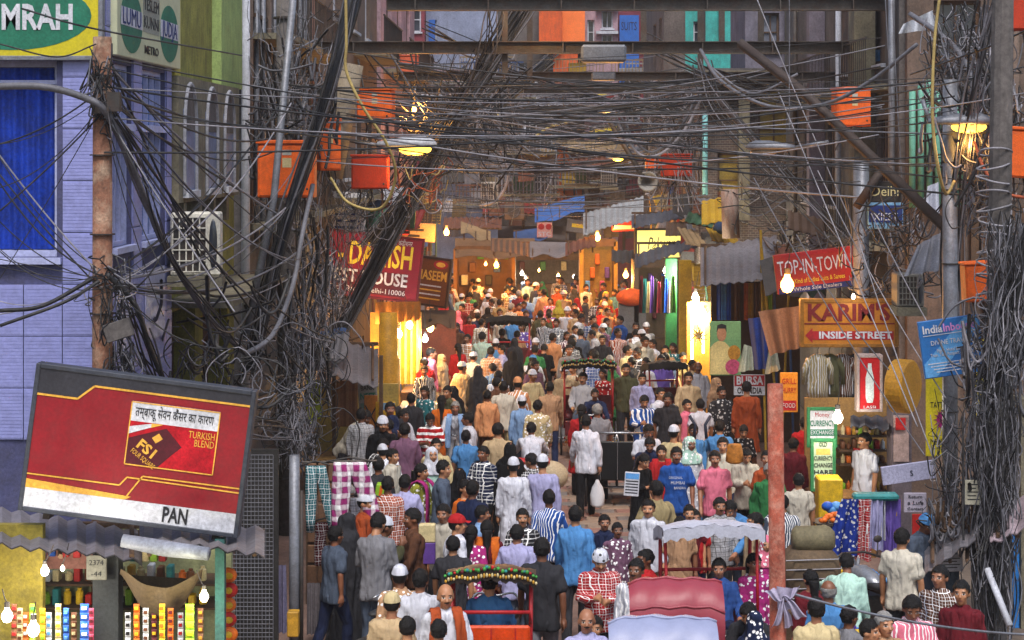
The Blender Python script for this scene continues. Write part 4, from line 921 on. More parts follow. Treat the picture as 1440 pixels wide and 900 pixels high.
# yellow banners behind the cable column
s = board('banner', 'tall yellow banner with magenta flower behind the grey pole', 1302, 470, 1345, 642, 25.5, M('banner_yellow', 'd8c41e', rough=.6, dirt=.25, bump=0), thick=.02); 
ellipse(s, .55, .3, .2, .07, M('magenta_paint', 'a01a6a', bump=0), .004); put(s, 'TATTOO', .5, .42, .05, INK, .7); put(s, 'MEHNDI', .5, .12, .05, INK, .7)
for i in range(14):
    a = 2*math.pi*i/14; patch(s, 0,0,0,0, MATS['magenta_paint'], .005+.0003*i, 'printed_petal', poly=[(.55+.18*math.cos(a-.1), .3+.06*math.sin(a-.1)), (.55+.34*math.cos(a), .3+.11*math.sin(a)), (.55+.18*math.cos(a+.1), .3+.06*math.sin(a+.1))])
s = board('banner', 'yellow banner strip with red letter S beside the wrapped cable column', 1372, 474, 1407, 636, 25.6, MATS['banner_yellow'], thick=.02)
put(s, 'S', .45, .82, .14, RINK, .5, bold=.04); put(s, 'JEWELLERY', .72, .45, .05, INK, .6, .006).rotation_euler = (R(90), R(-90), 0); put(s, 'BANGLES', .5, .2, .04, INK, .7)
# currency boards by the counter
s = board('exchange_sign', 'white and green exchange board hung beneath the bright bulb', 1136, 574, 1176, 628, 28.0, WINK, thick=.03, frame=M('green_frame', '2e7a4a')); put(s, 'CURRENCY', .5, .6, .15, GINK, .85, bold=.02); patch(s, .04, .28, .96, .45, GINK, .003); put(s, 'EXCHANGE', .5, .365, .11, WINK, .8, .008); put(s, 'Money', .5, .83, .12, RINK, .5); put(s, 'Sale Change', .5, .12, .1, INK, .7)
s = board('price_board', 'tall pale green board listing currency change in black letters', 1141, 618, 1174, 690, 27.6, M('sign_mint', 'b3c9a8', dirt=.2, bump=0), thick=.03, frame=MATS['green_frame'])
for i, t in enumerate(('OLD', '', 'CURRENCY', 'CHANGE', 'HARE', 'CONTACT', '9.30')): 
    if t: put(s, t, .5, .9-i*.135, .085, INK, .32 if i in (0,6) else .78, bold=.015)
patch(s, .2, .7, .8, .82, M('note_yellow', 'c9b05a', bump=0), .003, 'printed_note')
# milk bottle light box
s = board('light_box', 'red light box with a white bottle picture beside the round yellow drum', 1206, 500, 1240, 578, 27.5, M('box_red', 'a81a20', rough=.4, dirt=.15, bump=0), thick=.2, frame=M('box_silver', 'a08f8c', rough=.4, dirt=.3), fw=.03)
patch(s, 0,0,0,0, M('bottle_white', 'b9c3c4', bump=0, dirt=.1), .004, 'printed_bottle', poly=[(.5+.17*x, y) for x, y in ((-1,.25),(-.7,.15),(.7,.15),(1,.25),(1,.6),(.6,.72),(.45,.8),(.45,.86),(-.45,.86),(-.45,.8),(-.6,.72),(-1,.6))]); put(s, 'LASSI', .5, .07, .05, WINK, .5)
s = board('handmade_notice', 'lilac handwritten notice above the small red board', 1271, 693, 1303, 721, 24, M('sign_lilac', 'b0a8b8', dirt=.25, bump=0), thick=.02, cat='notice'); put(s, 'Return', .5, .8, .16, INK, .6); put(s, 'a Lufa', .5, .5, .2, INK, .7, shear=.2); put(s, 'Contact', .5, .2, .14, INK, .7)
s = board('red_notice', 'plain red board under the lilac handwritten notice', 1283, 723, 1306, 766, 24, M('board_red', 'b8201c', dirt=.2), thick=.03, cat='notice'); put(s, 'SHOP', .5, .12, .1, GOLD, .6)
s = board('paper_notice', 'pale paper notice nailed onto the cable column', 1357, 675, 1381, 710, 21.6, M('paper', 'a9a594', dirt=.35, bump=.1), thick=.01, cat='notice')
for i in range(5): patch(s, .15, .8-i*.15, .85-.2*(i % 2), .84-i*.15, INK, .003, 'printed_line')
s = board('cloth_notice', 'white handwritten cloth notice beside the leaning post', 1314, 780, 1354, 804, 22, WINK, roll=-2, thick=.01, cat='notice')
for i in range(4): patch(s, .1, .75-i*.18, .9-.1*(i % 2), .8-i*.18, INK, .003, 'printed_line')
s = board('blank_board', 'tilted blank lilac-white board above the hanging scarves', 1240, 652, 1316, 678, 24.5, M('board_lilac', 'a8a8c4', dirt=.3), roll=-8, thick=.05); put(s, 'S', .55, .45, .3, INK)
# left stall boards
s = board('stall_board', 'worn brown timber board under the tin roof of the booth', 466, 536, 503, 600, 33.2, M('board_brown', '8a6244', dirt=.4, var=.3), thick=.04, cat='board')
for i in range(9): patch(s, .02+i*.11, 0.01, .115+i*.11, .99, M('plank_%d' % (i % 3), ('8a6244', '7a5438', '96704e')[i % 3], dirt=.35, scale=6), .006+.002*(i % 2), 'plank', .004)
s = board('chemist_board', 'grey board with dark green letters at the booth corner', 504, 538, 531, 590, 33.4, M('board_grey', '8a8a86', dirt=.3), roll=-3, thick=.04, cat='sign'); put(s, 'NEFT', .5, .62, .18, GINK, .8, bold=.03); put(s, 'BANK', .5, .85, .14, INK, .7); patch(s, .1, .1, .9, .45, M('board_teal', '5f7f78', bump=0), .003)
s = board('cross_board', 'orange tapered board marked with a black cross next to yellow poster', 512, 556, 531, 606, 32.8, M('board_orange', 'c07a30', dirt=.3), thick=.03); line(s, [(.08, .12), (.95, .72)], INK, .035); line(s, [(.08, .72), (.95, .12)], INK, .035, .008)
s = board('poster', 'yellow poster with red slanted lettering below golden lit pillar', 528, 565, 556, 607, 32.7, M('poster_yellow', 'd0a020', dirt=.2, bump=0), thick=.02, cat='poster'); put(s, 'MUGHLAI', .52, .3, .2, RINK, .85, bold=.03).rotation_euler = (R(90), R(-8), 0); patch(s, .3, .72, .98, .97, M('poster_blue', '6a86a0', bump=0), .003); put(s, 'CHICKEN', .5, .6, .1, INK, .7); put(s, 'RESTAURANT', .5, .47, .09, INK, .75)
s = board('small_sign', 'pale pink small sign with dark eyes motif over the far awnings', 755, 313, 777, 334, 66, M('sign_pink', 'c08a86', bump=0)); ellipse(s, .28, .72, .2, .2, RINK); ellipse(s, .76, .72, .2, .2, RINK); put(s, 'STC', .5, .22, .3, WINK, .8)
s = board('small_sign', 'red signboard half-hidden under the white awning edge', 861, 298, 898, 325, 58, M('sign_dullred', '96282a', dirt=.2), thick=.2); patch(s, .05, .1, .95, .3, WINK, .003)
s = board('poster', 'big poster of a man in pale yellow shirt by the bright tubes', 998, 452, 1042, 528, 35, M('poster_green', '6f9a68', rough=.5, var=.3, dirt=.1, bump=0), thick=.03, cat='poster')
PY = M('poster_shirt', 'cdb87a', rough=.5, bump=0, dirt=0); PS = M('poster_skin', 'a87a5a', rough=.5, bump=0, dirt=0)
patch(s, 0,0,0,0, PY, .004, 'printed_shirt', poly=[(.02,.02),(.02,.52),(.15,.60),(.28,.64),(.48,.62),(.62,.54),(.7,.4),(.7,.02)]); ellipse(s, .38, .77, .15, .14, PS, .006, name='printed_face'); patch(s, 0,0,0,0, INK, .008, 'printed_hair', poly=[(.22,.80),(.24,.93),(.38,.96),(.53,.93),(.54,.80),(.5,.87),(.28,.87)])
ellipse(s, .78, .42, .2, .14, M('poster_gold', 'b07a2a', var=.5, scale=20, bump=0, dirt=0), .006); ellipse(s, .74, .16, .24, .14, M('poster_pink', 'b84a6a', var=.5, scale=20, bump=0, dirt=0), .008)
s = board('shop_sign', 'red and white shop board with bold capitals beneath the big poster', 1032, 527, 1076, 556, 36.2, WINK, thick=.04); patch(s, .02, .45, .98, .98, RINK, .003); put(s, 'BURSA', .5, .7, .4, WINK, .85, .008, bold=.03); put(s, 'OF INDIA', .5, .22, .3, INK, .8, bold=.02)
s = board('menu_board', 'orange menu board with red letters behind the rusty pole', 1097, 524, 1122, 580, 31, M('board_amber', 'c88a2a', rough=.5, dirt=.2), thick=.04); put(s, 'GRILL', .5, .78, .14, RINK, .8); put(s, 'HURRY', .5, .55, .14, RINK, .8); patch(s, .08, .05, .92, .3, RINK, .003); put(s, 'FOOD', .5, .17, .12, WINK, .7, .008)
# ---- steel girders across the street
def girder(py, Y, px0, px1, h=.16, d=.2, label='', roll=0.):
    a, b_ = W(px0, py, Y), W(px1, py, Y); o = thing('steel_girder', label, 'girder', (a+b_)/2, (0, roll, 0), 'girders across the street'); L = (b_-a).length/2
    m_ = MB(); m_.box(-L, L, -.012, .012, -h/2, h/2)
    m_.build('web', STEEL, o, local=True); MB().box(-L, L, -d/2, d/2, h/2+.001, h/2+.018).build('flange', STEEL, o, local=True); MB().box(-L, L, -d/2, d/2, -h/2-.018, -h/2-.001).build('flange', STEEL, o, local=True)
    for i in range(int(L*2/1.3)): x = -L+.5+i*1.3; MB().box(x-.012, x+.012, -d/2+.01, -.014, -h/2, h/2).build('stiffener', STEEL, o, local=True)
    return o
girder(6, 33, 545, 1470, .19, .24, 'topmost steel girder across the street at the frame edge')
girder(67, 34.5, 362, 1445, .19, .24, 'long steel girder carrying the square tray lamp across the street')
girder(107, 38, 560, 1260, .14, .18, 'thin steel girder just beneath the long tray-lamp girder')
girder(128, 44, 585, 1010, .10, .16, 'lower thin girder over the middle of the street, closest below the pair')
girder(152, 52, 610, 960, .10, .16, 'small dark girder deep in the street above hanging yellow wire')
girder(126, 30.5, 345, 480, .14, .2, 'short rusty girder stub bolted behind the orange boxes')
for i, (px, ya, yb, Y) in enumerate(((710, -5, 105, 34.6), (905, 8, 75, 34.6), (745, -5, 110, 37), (985, 5, 110, 37.5), (1015, 5, 75, 34.7), (1070, 8, 70, 34.6))):
    MB().box(WX(px-4, Y), WX(px+4, Y), Y-.04, Y+.04, WZ(yb, Y), WZ(ya, Y)).build('steel_hanger', STEEL, label='%s of six steel hangers between girders, counted from the stay poles' % ('first', 'second', 'third', 'fourth', 'fifth', 'last')[sorted((710, 905, 745, 985, 1015, 1070)).index(px)], cat='hanger', group='girder hangers')
# ---- poles
def pole(name, label, pts, r, mat, n=10, extra=None, cat='pole', bands=0):
    c = Vector(pts[0]); o = thing(name, label, cat, c); MB().tube(pts, r, n).build('shaft', mat, o, True)
    if bands:
        P = [Vector(p) for p in pts]; rr = r if not isinstance(r, (list, tuple)) else max(r)
        for i in range(bands):
            t = (i+.5)/bands; p = P[0].lerp(P[-1], t); q = P[0].lerp(P[-1], t+.006/bands*3); MB().tube([p, q], rr*1.12, n).build('band', IRON, o)
    return o
RUSTP = M('rusty_pole', '7a5340', rough=.8, var=.5, scale=3, dirt=.5, dirtcol=H('b0a28c'), bump=.5)
po = pole('utility_pole', 'square-topped rusty utility pole before the lavender wall', [(WX(144, 18.6), 18.6, 0), (WX(144, 18.6), 18.6, WZ(52, 18.6))], [.115, .095], RUSTP, 10, bands=9)
MB().box(WX(132, 18.5), WX(157, 18.5), 18.42, 18.52, WZ(160, 18.5), WZ(145, 18.5)).build('clamp', IRON, po); MB().box(WX(150, 18.3), WX(168, 18.3), 18.3, 18.4, WZ(157, 18.4), WZ(130, 18.4)).build('insulator_plate', IRON, po)
pole('lamp_pole', 'pale grey metal lamp pole with the blue board tied on', [(WX(1336, 25), 25, 0), (WX(1336, 25), 25, WZ(112, 25))], [.11, .10], GALV, 12, bands=7)
pole('rusty_post', 'slim rust-red post close to the camera with cloth knotted round it', [(WX(1103, 10.5), 10.5, 0), (WX(1090, 10.5), 10.5, WZ(540, 10.5))], [.052, .045], M('rust_red', '8a4230', rough=.75, var=.45, dirt=.55, dirtcol=H('b08a78'), scale=9), 12)
pole('grey_post', 'square pale grey post standing behind the orange direction sign', [(WX(1211, 30.3), 30.3, 0), (WX(1211, 30.3), 30.3, WZ(226, 30.3))], .13, GALV, 4)
pole('steel_pole', 'thin grey conduit pole slanting in front of the big orange box', [W(345, 475, 25.5), W(385, 280, 25.5), W(412, 0, 25.5)], .05, GALV, 8)
pole('steel_pole', 'bluish black slanted pole in front of orange boxes', [W(352, 520, 25.8), W(400, 320, 25.8), W(470, 100, 25.8), W(500, -10, 25.8)], .095, M('blue_black', '20242e', rough=.6, dirt=.4), 10)
pole('wire_pole', 'dark upright concrete pole wrapped in cables beneath orange boxes', [(WX(405, 29), 29, 0), (WX(400, 29), 29, 9.)], [.16, .13], DARKCONC, 10, bands=5)
pole('stay_pole', 'thick dark diagonal stay pole crossing over the maroon signboard', [W(478, 470, 36), W(590, 250, 36), W(742, -8, 36)], .13, M('pole_black', (.016, .015, .015), rough=.6, dirt=.3), 9)
pole('stay_pole', 'second diagonal stay pole running parallel deeper in the street', [W(520, 340, 40), W(640, 200, 40), W(775, 85, 40)], .12, MATS['pole_black'], 9)
pole('brace', 'dark timber brace slanting down to the lamp pole', [W(1040, 60, 30.8), W(1130, 130, 30), W(1332, 322, 26.5)], .085, M('dark_timber', '3a2f2a', dirt=.4), 4)
pole('brace', 'short dark brace slanting from beam tip to the grey post', [W(1245, 232, 29.9), W(1204, 292, 29.9)], .07, MATS['dark_timber'], 4)
pole('brace', 'long thin dark brace from the arched window down to the tin roofs', [W(1000, 128, 44), W(1060, 195, 43), W(1160, 300, 42)], .11, MATS['dark_timber'], 4)
pole('brace', 'dark arm holding up the megaphone', [W(845, 150, 43), W(905, 250, 42)], .06, IRON, 6)
pole('timber_post', 'wide pale timber upright leaning between the orange boxes', [W(468, 250, 30), W(494, 90, 30)], [.16, .2], M('pale_timber', '8a7e6c', dirt=.4), 4)
pole('timber_post', 'rust and white upright panel standing over the tin roofs', [W(1028, 335, 40), W(1026, 266, 40)], .19, M('rust_white', '9c8a80', dirt=.6, dirtcol=H('8a4a28'), streak=1), 4)
for i, (px, ya, yb) in enumerate(((368, 640, 905), (386, 650, 905), (414, 640, 905), (424, 690, 905))):
    pole('scaffold_pole', ('thin pale bamboo pole at the grating', 'slim second pole beside the grating, paler and thinner', 'thick galvanised tube between grating and timber cabinet', 'dark thin tube next to the timber cabinet')[i], [(WX(px, 21), 21, 0), (WX(px, 21), 21, WZ(ya, 21))], (.035, .025, .06, .022)[i], (GALV, WHITEW, GALV, IRON)[i], 8)
# knotted cloth + string at the rust-red post
kn = thing('cloth_knot', 'white and lilac cloth knotted round the rust-red post', 'cloth', W(1102, 838, 10.4)); KC = M('knot_cloth', 'a39cb4', dirt=.35, var=.3); c = W(1100, 838, 10.5)
for i in range(3): MB().grid(lambda u, v, i=i: c + Vector((math.cos(u*6.283)*(.058+.006*math.sin(u*17+i)), math.sin(u*6.283)*.058, (v-.5)*.045 + .03*(i-1) + .014*math.sin(u*6.283+i*2))), 20, 3).build('wrap', KC, kn, True)
for i, (dx, dz, w_) in enumerate(((.10, -.09, .05), (-.05, -.15, .045), (.07, .05, .04), (-.08, .03, .045), (.03, -.17, .035))):
    MB().grid(lambda u, v, dx=dx, dz=dz, w_=w_, i=i: c + Vector((dx*v + (u-.5)*w_*(.3+v), -.06 - .012*math.sin(u*9+i) - .02*math.sin(v*3), dz*v + .02*math.sin(v*5+i) + (u-.5)*.02*v)), 8, 8).build('tail', KC, kn, True)
MB().tube(cable_pts(W(1104, 832, 10.45), W(1460, 893, 11.5), .05, 14), .008, 5).build('string', GALV, label='taut grey string running from the knotted cloth toward the frame edge', cat='string')
# ---- orange junction boxes
ORB = M('box_orange', 'de5e14', rough=.6, var=.25, dirt=.4, dirtcol=H('5a3018'), scale=5, spec=.35); ORR = M('box_red_orange', 'b43412', rough=.6, var=.25, dirt=.45, dirtcol=H('4a2414'), scale=5)
def jbox(px0, py0, px1, py1, Y, label, mat=ORB, roll=0., yaw=0., d=.3, lab=True):
    o = thing('junction_box', label, 'junction box', W((px0+px1)/2, (py0+py1)/2, Y), (0, R(roll), R(yaw)), 'orange electrical boxes'); w_, h_ = (px1-px0)/F_PX*Y/2, (py1-py0)/F_PX*Y/2
    MB().bbox(-w_, w_, 0, d, -h_, h_*.86, .012).build('case', mat, o, local=True); MB().bbox(-w_*1.06, w_*1.06, -.03, d+.02, h_*.87, h_, .01).build('lid', mat, o, local=True)
    MB().bbox(-w_*.94, w_*.94, -.014, -.001, -h_*.93, h_*.8, .006).build('door', mat, o, local=True)
    if lab:
        MB().box(-w_*.12, w_*.2, -.018, -.015, h_*.05, h_*.38).build('sticker', M('sticker', 'c9b98a', bump=0), o, local=True); MB().box(-w_*.12, w_*.2, -.018, -.015, h_*.48, h_*.66).build('sticker', M('sticker_grey', 'a8a8a0', bump=0), o, local=True)
    MB().lathe([(.012, -.02), (.018, -.016), (.018, -.01)], 8, (w_*.75, 0, -h_*.7), 'y').build('lock', IRON, o, local=True)
    for x in (-w_*.6, 0, w_*.6): MB().tube(spline([(x, d*.5, -h_), (x+.02, d*.5, -h_-.15), (x+rnd.uniform(-.15, .15), d*.6, -h_-.4)], 4), .014, 5).build('gland', IRON, o, local=True)
    return o
jbox(362, 197, 442, 278, 26.5, 'biggest bright orange box, low on the cable-wrapped dark pole'); jbox(450, 166, 480, 240, 28.5, 'tall narrow orange box leaning before pale timber', yaw=20)
jbox(501, 124, 551, 170, 31, 'orange box with a paper sticker under the long girder', yaw=-8); jbox(494, 217, 546, 266, 31, 'red-orange box hung beneath the wrapped lamp', ORR, lab=False); jbox(432, 186, 452, 220, 29.5, 'dull red small box tucked behind the narrow one', ORR, lab=False)
jbox(1176, 122, 1226, 178, 31, 'orange box above the grey post, before pale pillar', yaw=10); jbox(1358, 368, 1418, 424, 23.5, 'bright orange box above the tilted sky blue board', roll=-3, lab=False); jbox(1408, 178, 1455, 250, 24, 'orange box streaked with cables at the frame edge', lab=False, roll=4); jbox(1415, -8, 1470, 42, 25, 'red-orange box in the top corner of the street', ORR, lab=False)
jbox(930, 216, 973, 248, 43, 'red-orange box behind the megaphone', ORR, lab=False); jbox(908, 222, 931, 237, 43.5, 'little orange box next to the megaphone', lab=False); jbox(562, 77, 588, 106, 42, 'pinkish orange box below the long girder', M('box_faded', 'c25a3a', dirt=.3), lab=False)
# ---- megaphone and air conditioners
mg = thing('megaphone', 'grey horn loudspeaker facing the camera above the far shops', 'loudspeaker', W(911, 255, 42)); c = W(911, 255, 42); pr = [(.02, .55), (.05, .35), (.11, .15), (.19, .02), (.235, 0), (.225, .015), (.18, .04), (.09, .18), (.03, .38)]
MB().lathe(pr, 18, c, 'y').build('horn', M('horn_grey', '8a8886', rough=.5, dirt=.3), mg, True); MB().lathe([(.07, .5), (.09, .56), (.09, .75), (.06, .8)], 12, c, 'y').build('driver', DARKCONC, mg, True)
def ac(px0, py0, px1, py1, Y, label, yaw=0., col='c9c6bc', d=.5):
    o = thing('air_conditioner', label, 'air conditioner', W((px0+px1)/2, (py0+py1)/2, Y), (0, 0, R(yaw))); w_, h_ = (px1-px0)/F_PX*Y/2, (py1-py0)/F_PX*Y/2; m = M('ac_'+col, col, rough=.6, dirt=.35)
    MB().bbox(-w_, w_, .01, d, -h_, h_, .02).build('case', m, o, local=True); MB().box(-w_*.9, w_*.45, -.005, .008, -h_*.86, h_*.86).build('grille_back', IRON, o, local=True)
    g = MB()
    for i in range(6): x = -w_*.9 + w_*1.35*i/5; g.box(x-.008, x+.008, -.02, -.006, -h_*.86, h_*.86)
    for i in range(6): zz = -h_*.86 + h_*1.72*i/5; g.box(-w_*.9, w_*.45, -.030, -.021, zz-.007, zz+.007)
    g.build('grille', m, o, local=True)
    MB().ball((w_*.72, 0, 0), (w_*.17, .03, h_*.8), 12, 8).build('fan_slot', BLKGLASS, o, True, local=True); MB().box(-w_*1.1, w_*1.1, -.1, d+.1, -h_-.13, -h_-.002).build('ledge', CONC, o, local=True); return o
ac(240, 299, 309, 388, 23.2, 'cream window air conditioner with barred grille on a concrete ledge', yaw=6, col='d6d2c4'); ac(1262, 385, 1300, 432, 28.5, 'dusty dark air conditioner beside the lamp pole', col='6a6862')
ac(676, 256, 700, 288, 64, 'pale air conditioner high at the far end', col='a8a49c'); ac(845, 236, 868, 262, 70, 'grey air conditioner below the pinkish house', col='8a8680')
# grey junction plate on the rusty pole, yellow drum, bottle etc.
s = board('meter_box', 'tilted dark grey meter box strapped on the rusty utility pole', 146, 452, 184, 478, 18.3, DARKCONC, roll=-18, thick=.1, cat='meter box')
dr = thing('round_drum', 'round yellow sided drum sign hanging beside the red light box', 'drum', W(1270, 543, 26.5), (0, 0, R(-35))); MB().lathe([(.0, -.13), (.36, -.13), (.385, -.11), (.385, .11), (.36, .13), (.0, .13)], 26, (0,0,0), 'x', 1, 1).build('drum', M('drum_yellow', 'c8902a', rough=.5, dirt=.4, var=.3), dr, local=True); MB().lathe([(.0, -.15), (.33, -.145), (.33, -.131)], 26, (0,0,0), 'x').build('face', M('drum_face', '4a3a2c', dirt=.3), dr, local=True)
# ---- lamps
BULBS = []
def bulb(px, py, Y, col, watt, r=.045, label='', tube=None, glow=6., light=True, drop=.6, group=None):
    p = W(px, py, Y); o = thing('light_bulb', label, 'light bulb', p, group=group); E = emit('glow_%d_%d_%d_%d' % (*[int(c*99) for c in col], glow*10), col, glow)
    m_ = MB(); m_.lathe([(.004, -1.35*r), (.6*r, -1.15*r), (r, -.4*r), (.95*r, .2*r), (.45*r, 1.0*r), (.4*r, 1.4*r)], 12) if not tube else m_.tube([(0, 0, -tube/2), (0, 0, tube/2)], r, 8)
    m_.build('glass', E, o, True, local=True); MB().lathe([(.42*r, 1.4*r if not tube else tube/2), (.5*r, 1.5*r if not tube else tube/2+.01), (.5*r, 2.3*r if not tube else tube/2+.06)], 8).build('socket', IRON, o, local=True)
    if drop: MB().tube(cable_pts((0, 0, 2.2*r), (rnd.uniform(-.1, .1), .05, drop), .02, 6), .006, 4).build('flex', IRON, o, local=True)
    if light:
        ld = bpy.data.lights.new('bulb_light', 'POINT'); ld.energy = watt; ld.color = col; ld.shadow_soft_size = .06
        lo = bpy.data.objects.new('bulb_light', ld); COL.objects.link(lo); lo.parent = o; lo.location = (0, -.16, -.10)
    return o
WARM = (1, .55, .18); AMB = (1, .42, .08); WHT = (1, .9, .72); COOL = (.9, .95, 1.)
bl = [ # px, py, Y, colour, watts, r, label
 (546, 467, 38.5, WARM, 60, .10, 'biggest warm bulb over the golden stall front'), (561, 469, 38.9, WARM, 40, .07, 'second warm bulb in the golden stall, beside the biggest'), (576, 456, 39.2, WARM, 40, .07, 'upper warm bulb in the golden stall'),
 (605, 460, 41, WARM, 40, .075, 'amber bulb hanging under the brown restaurant board'), (598, 476, 40, COOL, 25, .07, 'cool white bulb below the amber one by the restaurant board'),
 (628, 326, 52, AMB, 60, .11, 'orange bulb above the brown restaurant board'), (698, 372, 60, AMB, 70, .11, 'large warm bulb beneath the far brown awning'), (683, 371, 62, AMB, 30, .07, 'smaller warm bulb next to the large one at the far awning'),
 (734, 384, 66, WHT, 30, .09, 'white bulb low at the far end crowd'), (758, 380, 68, WARM, 20, .06, 'small white bulb over far heads'), (785, 388, 68, WARM, 30, .09, 'pair-sized white bulb near the far grey counter'), (807, 389, 68, WHT, 20, .07, 'last white bulb before the far yellow wall'),
 (840, 333, 58, AMB, 120, .14, 'bright orange bulb hanging beneath the white awning'), (880, 386, 52, AMB, 50, .11, 'warm bulb above the orange covered heap'), (936, 380, 47, WHT, 40, .09, 'white bulb under the yellow lit signboard'), (961, 377, 46, WHT, 25, .06, 'small white bulb beside green pillar'), (968, 391, 46, WHT, 40, .09, 'white bulb below the small one at the green pillar'),
 (978, 419, 41, WHT, 40, .10, 'bright white bulb on top of the glowing tubes'), (989, 442, 41, WHT, 40, .10, 'bright white bulb beside glowing tube stand'), (1107, 399, 30, AMB, 22, .10, 'glaring orange bulb in front of the red signboard'), (1178, 586, 27.2, WHT, 12, .085, 'bright white bulb over the exchange board'),
 (1200, 417, 28.8, WHT, 1.5, .035, 'small lamp on top of the orange direction sign'), (63, 802, 16.6, WHT, 20, .042, 'white bulb hanging under the kiosk eave'), (10, 865, 16.3, WHT, 6, .055, 'white bulb at the kiosk edge by the frame'), (47, 884, 16.0, WHT, 14, .06, 'large white bulb among packet strips in the kiosk'), (287, 838, 16.5, (1, .92, .6), 22, .045, 'yellowish bulb beside the dirty cloth sling'), (88, 799, 17, WHT, 5, .022, 'tiny bulb next to the kiosk eave bulb'),
 (582, 153, 36, AMB, 14, .05, 'small orange bulb on a stick above the wrapped lamp'), (760, 0, 33.5, WARM, 10, .05, 'amber bulb under the topmost girder')]
for px, py, Y, col, wt, r, lb in bl: bulb(px, py, Y, col, wt*((2. if px < 615 and py > 400 else (4.5 if Y > 45 else 5.) if col is not WHT else 2.) if Y > 25 else 1), r*(.72 if Y > 45 else 1.1 if col in (AMB, WARM) else .9), lb, glow=9. if col in (AMB, WARM) else 9., drop=.22 if Y < 20 else .6 if Y < 42 else .25)
bulb(973, 478, 40.5, (1, .72, .25), 30, .03, 'tall glowing yellow tube on the stall post', tube=1.7, glow=7., drop=0); bulb(989, 468, 40.6, (1, .8, .4), 20, .028, 'shorter glowing tube behind the tall one', tube=.9, glow=6., drop=0)
def street_lamp(px, py, Y, label, lit, yaw=0., wrap=False, s=1., arm=None):
    o = thing('street_lamp', label, 'street lamp', W(px, py, Y), (0, 0, R(yaw))); hd = GALV if not wrap else M('plastic_wrap', 'a8acb4', rough=.4, dirt=.2)
    rings = []
    for t, w_, h_ in ((-.45, .05, .05), (-.25, .10, .09), (0, .17, .13), (.25, .17, .13), (.38, .11, .08), (.42, .04, .03)): rings.append([Vector((t*s, math.cos(a)*w_*s, math.sin(a)*h_*s*(1 if math.sin(a) > 0 else .35))) for a in [2*math.pi*i/12 for i in range(12)]])
    MB().loft(rings).build('housing', hd, o, True, local=True)
    E = emit('lamp_glow', (1, .55, .06), 2.2) if lit else M('lamp_lens', '8a8070', rough=.3, dirt=.3)
    MB().ball((.1*s, 0, -.06*s), (.24*s, .13*s, .09*s), 12, 8).build('lens', E, o, True, local=True)
    if arm: MB().tube([Vector((-.42*s, 0, 0)), *[Vector(a) for a in arm]], .03, 8).build('arm', GALV, o, True, local=True)
    if lit:
        ld = bpy.data.lights.new('lamp_light', 'POINT'); ld.energy = 25; ld.color = (1, .5, .12); ld.shadow_soft_size = .1
        lo = bpy.data.objects.new('lamp_light', ld); COL.objects.link(lo); lo.parent = o; lo.location = (.1*s, -.05, -.3*s)
    return o
street_lamp(574, 204, 31, 'street lamp wrapped in plastic glowing yellow beneath orange boxes', True, 0, True, 1.15, [(-.9, .1, .05)]); street_lamp(1352, 172, 24.7, 'sodium lamps glowing yellow upon the grey lamp pole', True, 0, False, 1.0, [(-.5, .1, .3)]); street_lamp(853, 158, 42, 'little yellow lit lamp beneath the thin girders', True, -20, False, .5); street_lamp(866, 222, 45, 'yellow lit lamp above the megaphone', True, 10, False, .55)
street_lamp(1082, 208, 30.5, 'unlit domed lamp in front of the arched window', False, 160, False, .95, [(-1., .1, .1)])
tl = thing('tray_lamp', 'square grey tray lamp on the long girder at mid street', 'lamp', W(848, 74, 34)); MB().bbox(WX(817, 34), WX(880, 34), 33.7, 34.3, WZ(88, 34), WZ(64, 34), .04).build('housing', M('tray_grey', '707884', rough=.5, dirt=.4), tl); MB().bbox(WX(832, 34), WX(865, 34), 33.8, 34.2, WZ(113, 34), WZ(102, 34), .02).build('tray', GALV, tl)
wh = thing('cart_wheel_lamp', 'round rimmed amber lamp hung under the topmost girder', 'lamp', W(597, 0, 33.4)); m_ = MB(); m_.tube([W(597, -8, 33.4) + Vector((math.cos(t)*.31, 0, math.sin(t)*.26)) for t in [2*math.pi*i/24 for i in range(25)]], .025, 6); m_.build('rim', IRON, wh, True); MB().ball(W(597, 4, 33.45), (.1, .08, .06), 10, 7).build('lens', emit('lamp_glow', (1,.55,.06), 2.2), wh, True)
# ---- tin roofs, awnings, tarpaulins
awning('tin_roof', 'grey tin roof of the booth under the cable tangle', 428, 532, 478, 530, 33.6, CORR, out=2.2, tilt=-.35); awning('tin_roof', 'wide weathered tin roof above the big poster stall', 985, 1092, 340, 396, 38, CORR, out=2., tilt=.25); awning('tin_roof', 'dark slanting tin roof under the yellow lit sign', 893, 1020, 338, 356, 49, M('dark_tin', '4a4c55', dirt=.4), out=1.4, tilt=.75)
awning('tin_roof', 'black flat tin roof over the yellow lit sign', 888, 990, 296, 312, 52, MATS['dark_tin'], out=1.3, tilt=.3); awning('tin_roof', 'white edged awning above the far orange bulb', 820, 905, 288, 318, 58, M('pale_tin', '8a8f94', dirt=.4), out=1.4, tilt=.55)
awning('awning', 'long brown awning over the far end lit shop', 640, 752, 335, 362, 64, TARP, out=2., corr=False); awning('awning', 'blue tarpaulin awning beneath the far houses', 752, 822, 283, 306, 70, TARPB, out=1.5, corr=False, tilt=.5); awning('awning', 'dark awning behind the warm far bulbs', 700, 800, 318, 346, 72, M('dark_tarp', '4a4240', dirt=.4), out=2, corr=False)
awning('tin_roof', 'corrugated grey eave of the kiosk under the red billboard', -30, 200, 728, 775, 18.3, CORR, out=1.4, tilt=-.25); awning('tin_roof', 'ragged tin eave with pipe at the kiosk corner', 196, 372, 738, 772, 18.1, CORR, out=1.2, tilt=-.05)
